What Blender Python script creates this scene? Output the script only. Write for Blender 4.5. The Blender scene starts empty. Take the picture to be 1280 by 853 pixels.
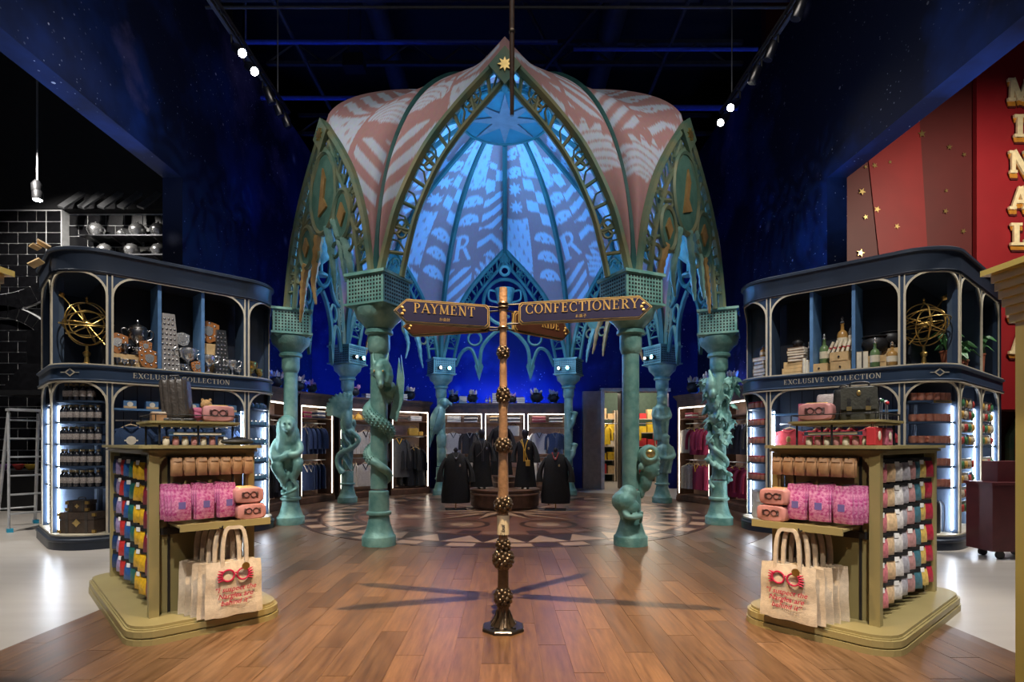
import bpy, bmesh, math, random
import numpy as np
from mathutils import Vector, Matrix
random.seed(7)
PI = math.pi
def R(d): return math.radians(d)
scene = bpy.context.scene
COL = scene.collection
# ------------------------------------------------------------ camera
F, CX, CY, EYE = 691.0, 631.0, 554.5, 1.4
cam = bpy.data.cameras.new('camera'); camo = bpy.data.objects.new('camera', cam); COL.objects.link(camo)
camo.location = (0, 0, EYE); camo.rotation_euler = (R(90), 0, 0)
cam.sensor_width = 36; cam.lens = F/1280*36
cam.shift_x = (640-CX)/1280; cam.shift_y = (CY-426.5)/1280; cam.clip_end = 200; cam.clip_start = .05
scene.camera = camo
def px(x, y, d): return Vector(((x-CX)/F*d, d, EYE+(CY-y)/F*d))
def fl(x, y):
    d = F*EYE/(y-CY); return ((x-CX)/F*d, d)
# ------------------------------------------------------------ world, exposure
w = bpy.data.worlds.new('world'); scene.world = w; w.use_nodes = True
w.node_tree.nodes['Background'].inputs[0].default_value = (.09, .1, .15, 1)
w.node_tree.nodes['Background'].inputs[1].default_value = .16
vs = scene.view_settings; vs.view_transform = 'Standard'; vs.look = 'None'; vs.gamma = 1; vs.use_curve_mapping = False
vs.exposure = 1.1
# ------------------------------------------------------------ ceiling spots (the hall's lamps)
def spot(name, loc, to, power, col=(1, .93, .82), ang=50, blend=.5, size=.06):
    l = bpy.data.lights.new(name, 'SPOT'); l.energy = power; l.color = col; l.spot_size = R(ang); l.spot_blend = blend; l.shadow_soft_size = size
    o = bpy.data.objects.new(name, l); COL.objects.link(o); o.location = loc
    o.rotation_euler = (Vector(to)-Vector(loc)).to_track_quat('-Z', 'Y').to_euler(); return o
def point(name, loc, power, col=(1, 1, 1), size=.1):
    l = bpy.data.lights.new(name, 'POINT'); l.energy = power; l.color = col; l.shadow_soft_size = size
    o = bpy.data.objects.new(name, l); COL.objects.link(o); o.location = loc; return o
def area(name, loc, to, power, sx, sy, col=(1, 1, 1)):
    l = bpy.data.lights.new(name, 'AREA'); l.shape = 'RECTANGLE'; l.size = sx; l.size_y = sy; l.energy = power; l.color = col
    o = bpy.data.objects.new(name, l); COL.objects.link(o); o.location = loc
    o.rotation_euler = (Vector(to)-Vector(loc)).to_track_quat('-Z', 'Y').to_euler(); return o
WARM = (1, .86, .68); NEU = (1, .95, .88)
# key lamp over the signpost: throws the sign shadows on the planks behind it
spot('spot_light', (.04, 2.95, 5.4), (0, 4.3, 0), 1250, (1, .70, .38), 62, .9, .03)
spot('spot_light', (0, -.8, 6.6), (0, 4.2, 1.7), 260, NEU, 30, .6, .05)
# spots on the kiosks
spot('spot_light', (-1.2, .6, 7.0), (-2.4, 4.0, .7), 760, NEU, 34, .7, .06)
spot('spot_light', (1.2, .6, 7.0), (2.4, 4.0, .7), 760, NEU, 34, .7, .06)
spot('spot_light', (-4.3, 1.8, 6.4), (-3.0, 4.7, .8), 300, NEU, 34, .7, .06)
spot('spot_light', (4.3, 1.8, 6.4), (3.0, 4.5, .8), 300, NEU, 34, .7, .06)
# tall units beside the entrance
spot('spot_light', (.6, -.6, 5.0), (2.25, 2.2, 1.5), 260, WARM, 30, .7, .06)
spot('spot_light', (-.6, -.6, 5.0), (-2.3, 2.2, 1.9), 160, WARM, 30, .7, .06)
# spots on cabinets
spot('spot_light', (-3.0, 4.4, 8.2), (-4.9, 8.1, 2.6), 560, NEU, 40, .7, .06)
spot('spot_light', (3.0, 4.4, 8.2), (4.9, 8.1, 2.6), 560, NEU, 40, .7, .06)
# spots on the dome outside and on the columns
spot('spot_light', (-4.4, 5.0, 7.6), (-1.5, 8.4, 5.2), 190, (1, .86, .78), 50, .9, .1)
spot('spot_light', (4.4, 5.0, 7.6), (1.5, 8.4, 5.2), 190, (1, .86, .78), 50, .9, .1)
spot('spot_light', (-3.0, 3.6, 8.3), (-1.8, 7.6, 1.6), 850, NEU, 26, .7, .06)
spot('spot_light', (3.0, 3.6, 8.3), (1.8, 7.6, 1.6), 850, NEU, 26, .7, .06)
spot('spot_light', (-4.4, 6.5, 8.3), (-3.7, 9.6, 1.4), 600, NEU, 26, .7, .06)
spot('spot_light', (4.4, 6.5, 8.3), (3.7, 9.6, 1.4), 600, NEU, 26, .7, .06)
# lamps under the vault: medallion floor, wall units and their tops
for a in range(4):
    th = R(45+90*a)
    spot('spot_light', (.8*math.sin(th), 11.3-.8*math.cos(th), 7.9), (2.1*math.sin(th), 11.3-2.1*math.cos(th), 0), 230, WARM, 56, .7, .06)
for a, pw in ((180, 330), (142, 260), (218, 260), (112, 260), (248, 260)):
    th = R(a); spot('spot_light', (.7*math.sin(th), 11.3-.7*math.cos(th), 7.8), (4.9*math.sin(th), 11.3-4.9*math.cos(th), 2.1), pw, NEU, 30, .6, .05)
# general soft wash of the hall
area('wash_light', (0, 3.0, 10.6), (0, 3.6, 0), 90, 7, 6, (1, .94, .86))
# ------------------------------------------------------------ materials
MAT = {}
def nodes(name):
    m = bpy.data.materials.new(name); m.use_nodes = True; MAT[name] = m
    nt = m.node_tree; return m, nt, nt.nodes['Principled BSDF']
def mat(name, col, rough=.5, metal=0, var=.12, scale=9., bump=.0, col2=None, coat=0, spec=None, alpha=None, sheen=0):
    """procedural: base colour broken up by noise, optional second colour, fine relief"""
    if name in MAT: return MAT[name]
    m, nt, b = nodes(name); N = nt.nodes; L = nt.links
    tc = N.new('ShaderNodeTexCoord'); nz = N.new('ShaderNodeTexNoise'); nz.inputs['Scale'].default_value = scale; nz.inputs['Detail'].default_value = 4
    L.new(tc.outputs['Object'], nz.inputs['Vector'])
    rp = N.new('ShaderNodeValToRGB'); c = Vector(col); 
    c2 = Vector(col2) if col2 else c*(1+var)
    rp.color_ramp.elements[0].position = .35; rp.color_ramp.elements[1].position = .68
    a = c if col2 else c*(1-var)
    rp.color_ramp.elements[0].color = (*a, 1); rp.color_ramp.elements[1].color = (*[min(1, v) for v in c2], 1)
    L.new(nz.outputs['Fac'], rp.inputs['Fac']); L.new(rp.outputs['Color'], b.inputs['Base Color'])
    b.inputs['Roughness'].default_value = rough; b.inputs['Metallic'].default_value = metal
    if coat: b.inputs['Coat Weight'].default_value = coat
    if sheen: b.inputs['Sheen Weight'].default_value = sheen
    if spec is not None: b.inputs['Specular IOR Level'].default_value = spec
    if bump:
        bp = N.new('ShaderNodeBump'); bp.inputs['Strength'].default_value = bump; bp.inputs['Distance'].default_value = .02
        n2 = N.new('ShaderNodeTexNoise'); n2.inputs['Scale'].default_value = scale*4; n2.inputs['Detail'].default_value = 5
        L.new(tc.outputs['Object'], n2.inputs['Vector']); L.new(n2.outputs['Fac'], bp.inputs['Height']); L.new(bp.outputs['Normal'], b.inputs['Normal'])
    return m
def emit(name, col, s):
    m, nt, b = nodes(name)
    b.inputs['Base Color'].default_value = (*col, 1); b.inputs['Emission Color'].default_value = (*col, 1); b.inputs['Emission Strength'].default_value = s
    return m
def glass(name, col=(1, 1, 1), rough=.05):
    m, nt, b = nodes(name)
    b.inputs['Base Color'].default_value = (*col, 1); b.inputs['Transmission Weight'].default_value = .9; b.inputs['Roughness'].default_value = rough; b.inputs['IOR'].default_value = 1.25
    return m
def M(n): return MAT[n]
# ------------------------------------------------------------ mesh helper
class MB:
    def __init__(s): s.v = []; s.f = []; s.m = []; s.cur = 0
    def add(s, vs, fs, T=None):
        b = len(s.v)
        s.v += [tuple(T @ Vector(p)) for p in vs] if T is not None else [tuple(p) for p in vs]
        s.f += [tuple(i+b for i in f) for f in fs]; s.m += [s.cur]*len(fs); return s
    def box(s, c, d, rz=0, T=None, tap=1.):
        x, y, z = d[0]/2, d[1]/2, d[2]/2
        vs = [(-x, -y, -z), (x, -y, -z), (x, y, -z), (-x, y, -z), (-x*tap, -y*tap, z), (x*tap, -y*tap, z), (x*tap, y*tap, z), (-x*tap, y*tap, z)]
        Mx = Matrix.Translation(c) @ Matrix.Rotation(rz, 4, 'Z')
        if T is not None: Mx = T @ Mx
        return s.add(vs, [(0, 3, 2, 1), (4, 5, 6, 7), (0, 1, 5, 4), (1, 2, 6, 5), (2, 3, 7, 6), (3, 0, 4, 7)], Mx)
    def b2(s, x0, x1, y0, y1, z0, z1, T=None): return s.box(((x0+x1)/2, (y0+y1)/2, (z0+z1)/2), (x1-x0, y1-y0, z1-z0), T=T)
    def lathe(s, prof, n=20, c=(0, 0, 0), T=None, cap=True):
        vs = []; fs = []
        for (r, z) in prof:
            for i in range(n):
                a = 2*PI*i/n; vs.append((c[0]+r*math.cos(a), c[1]+r*math.sin(a), c[2]+z))
        for k in range(len(prof)-1):
            for i in range(n):
                j = (i+1) % n; fs.append((k*n+i, k*n+j, (k+1)*n+j, (k+1)*n+i))
        if cap:
            fs.append(tuple(range(n-1, -1, -1))); fs.append(tuple((len(prof)-1)*n+i for i in range(n)))
        return s.add(vs, fs, T)
    def ell(s, c, r, T=None, n=12, k=8, rot=None):
        if not hasattr(r, '__len__'): r = (r, r, r)
        vs = [(0, 0, -1)]; fs = []
        for j in range(1, k):
            ph = -PI/2+PI*j/k
            for i in range(n): vs.append((math.cos(ph)*math.cos(2*PI*i/n), math.cos(ph)*math.sin(2*PI*i/n), math.sin(ph)))
        vs.append((0, 0, 1)); top = len(vs)-1
        for i in range(n):
            fs.append((0, 1+(i+1) % n, 1+i)); fs.append((top, 1+(k-2)*n+i, 1+(k-2)*n+(i+1) % n))
        for j in range(k-2):
            for i in range(n):
                a = 1+j*n+i; b_ = 1+j*n+(i+1) % n; fs.append((a, b_, b_+n, a+n))
        Mx = Matrix.Translation(c) @ (rot if rot is not None else Matrix.Identity(4)) @ Matrix.Diagonal((*r, 1))
        if T is not None: Mx = T @ Mx
        return s.add(vs, fs, Mx)
    def tube(s, pts, r, n=8, T=None, closed=False, cap=True, flat=None):
        pts = [Vector(p) for p in pts]; m = len(pts); vs = []; fs = []
        rr = r if hasattr(r, '__len__') else [r]*m
        up = None
        for i, p in enumerate(pts):
            if closed: t = pts[(i+1) % m]-pts[i-1]
            else: t = pts[min(i+1, m-1)]-pts[max(i-1, 0)]
            t = t.normalized() if t.length > 1e-9 else Vector((0, 0, 1))
            if up is None:
                up = Vector((0, 0, 1)) if abs(t.z) < .9 else Vector((1, 0, 0))
            x = t.cross(up)
            if x.length < 1e-6: x = t.cross(Vector((0, 1, .3)))
            x.normalize(); up = x.cross(t).normalized()
            for k in range(n):
                a = 2*PI*k/n; vs.append(p+x*(math.cos(a)*rr[i])+up*(math.sin(a)*rr[i]*(flat or 1)))
        q = m if closed else m-1
        for i in range(q):
            for k in range(n):
                l = (k+1) % n; i2 = (i+1) % m; fs.append((i*n+k, i2*n+k, i2*n+l, i*n+l))
        if cap and not closed:
            fs.append(tuple(range(n))); fs.append(tuple((m-1)*n+k for k in range(n-1, -1, -1)))
        return s.add(vs, fs, T)
    def prism(s, poly, z0, z1, T=None):
        """polygon (x,y) extruded in z"""
        n = len(poly); vs = [(x, y, z0) for x, y in poly]+[(x, y, z1) for x, y in poly]
        fs = [tuple(range(n-1, -1, -1)), tuple(range(n, 2*n))]+[(i, (i+1) % n, n+(i+1) % n, n+i) for i in range(n)]
        return s.add(vs, fs, T)
    def ring(s, c, R_, r, T=None, n=24, k=6, sx=1, sy=1, arc=2*PI):
        pts = [(c[0]+R_*sx*math.cos(arc*i/n), c[1]+R_*sy*math.sin(arc*i/n), c[2]) for i in range(n if arc >= 2*PI-1e-6 else n+1)]
        return s.tube(pts, r, k, T, closed=arc >= 2*PI-1e-6)
    def mesh(s, name, mats, smooth=False):
        me = bpy.data.meshes.new(name); me.from_pydata(s.v, [], s.f)
        for m in (mats if isinstance(mats, (list, tuple)) else [mats]): me.materials.append(m)
        if any(s.m): me.polygons.foreach_set('material_index', s.m)
        if smooth:
            me.polygons.foreach_set('use_smooth', [True]*len(me.polygons))
            try: me.set_sharp_from_angle(angle=R(42))
            except Exception: pass
        me.update(); return me
    def build(s, name, mats, parent=None, loc=(0, 0, 0), rz=0, smooth=False):
        return ob(name, s.mesh(name, mats, smooth), parent, loc, (0, 0, rz))
def ob(name, me, parent=None, loc=(0, 0, 0), rot=(0, 0, 0), sc=None):
    o = bpy.data.objects.new(name, me); COL.objects.link(o); o.parent = parent
    o.location = loc; o.rotation_euler = rot
    if sc is not None: o.scale = sc if hasattr(sc, '__len__') else (sc, sc, sc)
    return o
def tag(o, label=None, cat=None, group=None, kind=None):
    if label: o['label'] = label
    if cat: o['category'] = cat
    if group: o['group'] = group
    if kind: o['kind'] = kind
    return o
def thing(name, label, cat, loc=(0, 0, 0), rz=0, group=None, sc=None):
    return tag(ob(name, None, None, loc, (0, 0, rz), sc), label, cat, group)
def struct(o): o['kind'] = 'structure'; return o
def copy_tree(o, loc=None, rot=None, label=None, group=None, parent=None, sc=None):
    c = o.copy(); COL.objects.link(c); c.parent = parent
    if loc is not None: c.location = loc
    if rot is not None: c.rotation_euler = rot if hasattr(rot, '__len__') else (0, 0, rot)
    if sc is not None: c.scale = (sc, sc, sc)
    if label: c['label'] = label
    if group: c['group'] = group
    for ch in list(o.children): copy_tree(ch, parent=c)
    return c
def swap(o, old, new):
    """same shape, other material, on a copied tree"""
    for q in [o]+list(o.children):
        if q.data and q.data.materials and q.data.materials[0] is old:
            key = q.data.name+'|'+new.name
            me = bpy.data.meshes.get(key)
            if me is None:
                me = q.data.copy(); me.name = key; me.materials[0] = new
            q.data = me
def cat_rom(P, n):
    """smooth curve through points"""
    P = [Vector(p) for p in P]; out = []
    Q = [2*P[0]-P[1]]+P+[2*P[-1]-P[-2]]
    for i in range(1, len(Q)-2):
        a, b, c, d = Q[i-1:i+3]
        for k in range(n):
            t = k/n; out.append(.5*((2*b)+(c-a)*t+(2*a-5*b+4*c-d)*t*t+(3*b-a-3*c+d)*t**3))
    out.append(P[-1]); return out
def ysurf(x, y, z): return Matrix.Translation((x, y, z)) @ Matrix.Rotation(R(90), 4, 'X')   # local xy -> world xz, facing -y
# ------------------------------------------------------------ serif lettering (hand drawn roman capitals)
def _bar(mb, x0, y0, x1, y1, w, T, d):
    d = d*(1+.03*((len(mb.f)//6) % 11)); dx, dy = x1-x0, y1-y0; l = math.hypot(dx, dy) or 1
    nx, ny = -dy/l*w/2, dx/l*w/2
    mb.prism([(x0+nx, y0+ny), (x0-nx, y0-ny), (x1-nx, y1-ny), (x1+nx, y1+ny)], 0, d, T)
def _arc(mb, cx, cy, rx, ry, a0, a1, w0, w1, T, d, n=14):
    """crescent stroke: thick where horizontal part of the bowl is (contrast)"""
    d = d*(1.015+.03*((len(mb.f)//6) % 11)); ins = []; outs = []
    for i in range(n+1):
        a = R(a0+(a1-a0)*i/n); w_ = w0+(w1-w0)*abs(math.cos(a))
        outs.append((cx+(rx+w_/2)*math.cos(a), cy+(ry+w0/2)*math.sin(a))); ins.append((cx+(rx-w_/2)*math.cos(a), cy+(ry-w0/2)*math.sin(a)))
    for i in range(n): mb.prism([ins[i], outs[i], outs[i+1], ins[i+1]], 0, d, T)
def letter(mb, ch, T, d=.004, slab=False):
    """one capital, 1 unit high, into mb; returns its advance"""
    t, k = (.15, .055) if not slab else (.24, .15)
    sf = .13 if not slab else .16; sh = .045 if not slab else .13
    B = lambda x0, y0, x1, y1, w: _bar(mb, x0, y0, x1, y1, w, T, d)
    def S(x, y, up=False, w_=None): B(x-(w_ or t)/2-sf+.03, y+(sh/2 if not up else -sh/2), x+(w_ or t)/2+sf-.03, y+(sh/2 if not up else -sh/2), sh)
    stem = lambda x: (B(x, 0, x, 1, t), S(x, 0), S(x, 1, True))
    if ch == ' ': return .42
    if ch == 'I': stem(.2); return .46
    if ch == 'L': stem(.2); B(.2, sh/2, .66, sh/2, sh); B(.63, 0, .63, .28, k+.02); return .76
    if ch in 'EF':
        stem(.2); B(.2, 1-sh/2, .64, 1-sh/2, sh); B(.62, 1, .62, .76, k); B(.2, .52, .52, .52, k); B(.5, .42, .5, .62, k)
        if ch == 'E': B(.2, sh/2, .68, sh/2, sh); B(.66, 0, .66, .26, k)
        return .8 if ch == 'E' else .74
    if ch == 'T': B(.4, 0, .4, 1, t); S(.4, 0); B(.04, 1-sh/2, .76, 1-sh/2, sh); B(.06, 1, .06, .74, k); B(.74, 1, .74, .74, k); return .82
    if ch == 'P': stem(.2); _arc(mb, .36, .73, .26, .245, -90, 90, k, t, T, d); B(.2, .975, .36, .975, k); B(.2, .485, .36, .485, k); return .76
    if ch == 'R': stem(.2); _arc(mb, .36, .75, .25, .225, -90, 90, k, t, T, d); B(.2, .975, .36, .975, k); B(.2, .525, .36, .525, k); B(.4, .53, .72, .03, t); S(.76, 0, w_=.06); return .88
    if ch == 'D': stem(.2); _arc(mb, .36, .5, .4, .475, -90, 90, k, t, T, d); B(.2, .975, .36, .975, k); B(.2, .025, .36, .025, k); return .94
    if ch == 'O': _arc(mb, .46, .5, .38, .49, 0, 360, k, t, T, d, 28); return .94
    if ch == 'C': _arc(mb, .46, .5, .38, .49, 42, 318, k, t, T, d, 22); B(.75, .97, .75, .68, k); B(.75, .03, .75, .28, k); return .88
    if ch == 'U': B(.2, .3, .2, 1, t); S(.2, 1, True); B(.72, .3, .72, 1, k); S(.72, 1, True, .06); _arc(mb, .46, .3, .26, .28, 180, 360, k, t*.8, T, d); return .92
    if ch == 'S': _arc(mb, .34, .745, .22, .235, 40, 270, k, t*.9, T, d); _arc(mb, .34, .26, .24, .24, -140, 90, k, t*.9, T, d); B(.53, .98, .53, .74, k); B(.11, .02, .11, .26, k); return .68
    if ch == 'A': B(.08, 0, .42, 1, k+.01); B(.42, 1, .78, 0, t); B(.2, .34, .62, .34, k); S(.08, 0, w_=.06); S(.78, 0); return .86
    if ch == 'V': B(.1, 1, .44, 0, t); B(.44, 0, .74, 1, k+.01); S(.1, 1, True); S(.76, 1, True, .06); return .84
    if ch == 'Y': B(.1, 1, .42, .48, t); B(.74, 1, .42, .48, k+.01); B(.42, 0, .42, .5, t); S(.42, 0); S(.1, 1, True); S(.76, 1, True, .06); return .84
    if ch == 'X': B(.1, 1, .7, 0, t); B(.12, 0, .68, 1, k+.01); S(.1, 1, True); S(.7, 0); S(.12, 0, w_=.06); S(.68, 1, True, .06); return .8
    if ch == 'N': B(.16, 0, .16, 1, k+.02); B(.16, 1, .74, 0, t); B(.76, 0, .76, 1, k+.02); S(.16, 0, w_=.06); S(.12, 1, True, .06); S(.76, 1, True, .06); return .94
    if ch == 'M': B(.14, 0, .18, 1, k+.02); B(.18, 1, .52, .06, t); B(.52, .06, .86, 1, k+.01); B(.88, 0, .88, 1, t); S(.14, 0, w_=.06); S(.88, 0); S(.14, 1, True, .06); S(.9, 1, True, .08); return 1.08
    return .5
def word(txt, h, d, T, track=.06, center=True, slab=False):
    mb = MB(); x = 0; adv = []
    tmp = MB()
    for ch in txt:
        adv.append(x); x += letter(tmp, ch, Matrix.Identity(4))+track
    off = -(x-track)/2 if center else 0
    for ch, a in zip(txt, adv):
        letter(mb, ch, T @ Matrix.Scale(h, 4) @ Matrix.Translation((a+off, 0, 0)), d/h, slab)
    return mb, (x-track)*h
def text_mesh(txt, size, m, shear=0, bold=0, spacing=1., line=1.0):
    """flat print set in Blender's own built-in type"""
    cu = bpy.data.curves.new('print', 'FONT'); cu.body = txt; cu.size = size; cu.shear = shear; cu.align_x = 'CENTER'; cu.offset = bold; cu.resolution_u = 3; cu.extrude = .0006
    cu.space_line = line
    o = bpy.data.objects.new('print', cu); COL.objects.link(o)
    dg = bpy.context.evaluated_depsgraph_get(); me = bpy.data.meshes.new_from_object(o.evaluated_get(dg))
    COL.objects.unlink(o); bpy.data.objects.remove(o)
    me.materials.clear(); me.materials.append(m); return me
# ------------------------------------------------------------ palette
def star_mat(name, base, neb, neb2, dens=1., nebamt=1.):
    m, nt, b = nodes(name); N = nt.nodes; L = nt.links
    geo = N.new('ShaderNodeNewGeometry')
    def math_(op, a, bv, clamp=False):
        n = N.new('ShaderNodeMath'); n.operation = op; n.use_clamp = clamp
        for i, q in enumerate((a, bv)):
            if q is None: continue
            if hasattr(q, 'is_linked'): L.new(q, n.inputs[i])
            else: n.inputs[i].default_value = q
        return n.outputs[0]
    def noise(sc, det=5, rough=.6):
        n = N.new('ShaderNodeTexNoise'); n.inputs['Scale'].default_value = sc; n.inputs['Detail'].default_value = det; n.inputs['Roughness'].default_value = rough
        L.new(geo.outputs['Position'], n.inputs['Vector']); return n.outputs['Fac']
    def stars(sc, rad, keep):
        v = N.new('ShaderNodeTexVoronoi'); v.inputs['Scale'].default_value = sc; L.new(geo.outputs['Position'], v.inputs['Vector'])
        d = math_('LESS_THAN', v.outputs['Distance'], rad)
        s = N.new('ShaderNodeSeparateColor'); L.new(v.outputs['Color'], s.inputs[0])
        k = math_('GREATER_THAN', s.outputs[0], keep); br = math_('MULTIPLY', s.outputs[1], 1.)
        return math_('MULTIPLY', math_('MULTIPLY', d, k), br)
    def mix(f, a, c):
        n = N.new('ShaderNodeMix'); n.data_type = 'RGBA'; L.new(f, n.inputs[0])
        for i, q in ((6, a), (7, c)):
            if hasattr(q, 'is_linked'): L.new(q, n.inputs[i])
            else: n.inputs[i].default_value = (*q, 1)
        return n.outputs[2]
    def ramp(f, p0, p1):
        n = N.new('ShaderNodeMapRange'); L.new(f, n.inputs[0]); n.inputs[1].default_value = p0; n.inputs[2].default_value = p1; n.inputs[4].default_value = nebamt; return n.outputs[0]
    c = mix(ramp(noise(.32), .5, .72), base, neb)
    c = mix(ramp(noise(.42, 7, .62), .56, .8), c, neb2)
    # galaxies: soft stretched blobs
    v = N.new('ShaderNodeTexVoronoi'); v.inputs['Scale'].default_value = .62; L.new(geo.outputs['Position'], v.inputs['Vector'])
    g = ramp(v.outputs['Distance'], .14, 0.)
    c = mix(math_('MULTIPLY', math_('POWER', g, 2.2), noise(3., 6)), c, (.75, .75, .95))
    s = math_('ADD', stars(2.6, .07, .35), math_('ADD', stars(7., .10, .66), stars(13., .13, .82)), True)
    s = math_('MULTIPLY', s, ramp(noise(.5, 3), .42, .66))
    c = mix(s, c, (.85, .88, 1))
    L.new(c, b.inputs['Base Color']); b.inputs['Roughness'].default_value = .6; b.inputs['Specular IOR Level'].default_value = .25
    return m
star_mat('star_wall', (.006, .010, .032), (.016, .05, .22), (.2, .16, .3))
star_mat('star_back', (.008, .016, .13), (.015, .035, .28), (.05, .08, .4))
star_mat('star_soffit', (.10, .17, .34), (.13, .22, .45), (.3, .3, .42))
mat('dark_ceiling', (.012, .012, .014), .8)
mat('black_metal', (.02, .02, .022), .45, .3)
mat('truss_metal', (.075, .077, .085), .5, .4)
mat('truss_blue_lit', (.03, .07, .5), .5, .1)  # blue light on the overhead pipes, painted into the base colour
mat('aluminium', (.55, .56, .57), .35, .35)
mat('steel', (.55, .56, .58), .3, .9)
mat('dark_steel', (.06, .06, .065), .35, .8)
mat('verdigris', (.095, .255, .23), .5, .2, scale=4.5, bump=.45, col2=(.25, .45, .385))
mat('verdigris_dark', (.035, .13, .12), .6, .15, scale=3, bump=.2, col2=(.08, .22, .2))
mat('verdigris_gold', (.075, .17, .125), .55, .2, scale=2.6, bump=.3, col2=(.20, .20, .10))
mat('rust_gold', (.32, .20, .07), .5, .3, scale=6, bump=.3, col2=(.45, .30, .12))
mat('rib_teal', (.012, .07, .07), .5, .1, scale=4, col2=(.025, .11, .105))
mat('disc_teal', (.012, .085, .105), .6, .1, scale=3, col2=(.022, .12, .145))
mat('star_grey', (.13, .115, .12), .5, .2, scale=6, bump=.2)
mat('kiosk_olive', (.30, .245, .105), .42, 0, var=.06, scale=3)
mat('kiosk_inner', (.24, .20, .085), .5, 0, var=.08, scale=3)
mat('navy_paint', (.018, .026, .043), .38, 0, var=.1, scale=4)
mat('navy_band', (.026, .047, .088), .38, 0, var=.1, scale=4)
mat('navy_inner', (.035, .06, .10), .5, 0, var=.15, scale=4)
mat('navy_dark', (.008, .011, .018), .5, 0, var=.1)
mat('panel_blue', (.14, .19, .28), .42, 0, var=.12, scale=3)
mat('shelf_blue', (.09, .2, .38), .45)
mat('cream_trim', (.55, .49, .37), .45, 0, var=.08)
mat('gold', (.75, .55, .22), .3, .9, scale=14)
mat('brass', (.50, .33, .10), .32, .9, scale=14)
mat('bronze', (.13, .10, .075), .33, .85, var=.3, scale=14, bump=.2)
mat('silver', (.66, .66, .66), .26, .85, scale=12)
mat('silver_dark', (.34, .33, .33), .3, 1, scale=12)
mat('copper', (.62, .27, .19), .3, .55, scale=12)
mat('wood_brown', (.10, .048, .027), .45, 0, var=.3, scale=7)
mat('wood_shelf', (.21, .115, .07), .5, 0, var=.2, scale=7)
mat('wood_back', (.36, .23, .16), .5, 0, var=.2, scale=5)
mat('wood_light', (.62, .42, .2), .5, 0, var=.15, scale=10)
mat('post_wood', (.25, .15, .09), .42, 0, var=.25, scale=16, bump=.3)
mat('door_trim', (.30, .23, .16), .5)
mat('door_dark', (.09, .055, .035), .5)
mat('paper', (.72, .64, .48), .7)
mat('white', (.8, .8, .8), .5); mat('cream', (.75, .68, .55), .6)
mat('black_cloth', (.006, .006, .0065), .85, var=.3, scale=20, bump=.2)
mat('black_plastic', (.015, .015, .016), .4)
mat('red_wall', (.26, .008, .014), .55, var=.05, scale=2)
mat('red_stripe', (.20, .008, .009), .6, var=.06, scale=2)
mat('red_stripe_dark', (.085, .008, .008), .6, var=.06, scale=2)
mat('red_cart', (.10, .02, .022), .35)
mat('tile_black', (.005, .005, .006), .25, var=.3)
mat('grout', (.55, .55, .55), .8)
emit('led_white', (.82, .90, 1), 24.)
emit('led_warm', (1, .90, .76), 6.5)
emit('led_blue', (.01, .10, 1), 14.)
emit('lamp_white', (1, .95, .86), 60.)
emit('lamp_cyan', (.2, .75, 1), 30.)
glass('glass_clear')
# ============================================================ SETTING
C0 = Vector((0, 11.3, 0)); RC = 4.09            # pavilion axis and column circle
def plank_mat():
    m, nt, b = nodes('plank'); N = nt.nodes; L = nt.links
    oi = N.new('ShaderNodeObjectInfo'); tc = N.new('ShaderNodeTexCoord'); mp = N.new('ShaderNodeMapping'); mp.inputs['Scale'].default_value = (14, 1.3, 1)
    ad = N.new('ShaderNodeVectorMath'); ad.operation = 'ADD'; L.new(tc.outputs['Object'], ad.inputs[0])
    sc = N.new('ShaderNodeVectorMath'); sc.operation = 'SCALE'; sc.inputs[0].default_value = (7, 31, 3); L.new(oi.outputs['Random'], sc.inputs['Scale']); L.new(sc.outputs[0], ad.inputs[1])
    L.new(ad.outputs[0], mp.inputs['Vector'])
    nz = N.new('ShaderNodeTexNoise'); nz.inputs['Scale'].default_value = 2.2; nz.inputs['Detail'].default_value = 7; nz.inputs['Roughness'].default_value = .62; L.new(mp.outputs[0], nz.inputs['Vector'])
    r1 = N.new('ShaderNodeValToRGB'); r1.color_ramp.elements[0].color = (.085, .042, .019, 1); r1.color_ramp.elements[1].color = (.215, .118, .060, 1); r1.color_ramp.elements[0].position = .3; r1.color_ramp.elements[1].position = .72
    L.new(nz.outputs['Fac'], r1.inputs['Fac'])
    hs = N.new('ShaderNodeHueSaturation'); L.new(r1.outputs[0], hs.inputs['Color'])
    mr = N.new('ShaderNodeMapRange'); mr.inputs[3].default_value = .72; mr.inputs[4].default_value = 1.25; L.new(oi.outputs['Random'], mr.inputs[0]); L.new(mr.outputs[0], hs.inputs['Value'])
    L.new(hs.outputs[0], b.inputs['Base Color'])
    rr = N.new('ShaderNodeMapRange'); rr.inputs[3].default_value = .26; rr.inputs[4].default_value = .46; L.new(nz.outputs['Fac'], rr.inputs[0]); L.new(rr.outputs[0], b.inputs['Roughness']); b.inputs['Specular IOR Level'].default_value = .34
    return m
def plankfield_mat():
    m, nt, b = nodes('plank_field'); N = nt.nodes; L = nt.links
    tc = N.new('ShaderNodeTexCoord'); rot = N.new('ShaderNodeMapping'); rot.inputs['Rotation'].default_value = (0, 0, R(90)); L.new(tc.outputs['Object'], rot.inputs['Vector'])
    br = N.new('ShaderNodeTexBrick'); br.inputs['Scale'].default_value = 1; br.inputs['Brick Width'].default_value = 1.25; br.inputs['Row Height'].default_value = .19; br.inputs['Mortar Size'].default_value = .003
    br.inputs['Color1'].default_value = (.105, .06, .036, 1); br.inputs['Color2'].default_value = (.175, .104, .065, 1); br.inputs['Mortar'].default_value = (.04, .022, .013, 1)
    L.new(rot.outputs[0], br.inputs['Vector']); L.new(br.outputs['Color'], b.inputs['Base Color']); b.inputs['Roughness'].default_value = .33
    return m
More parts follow.
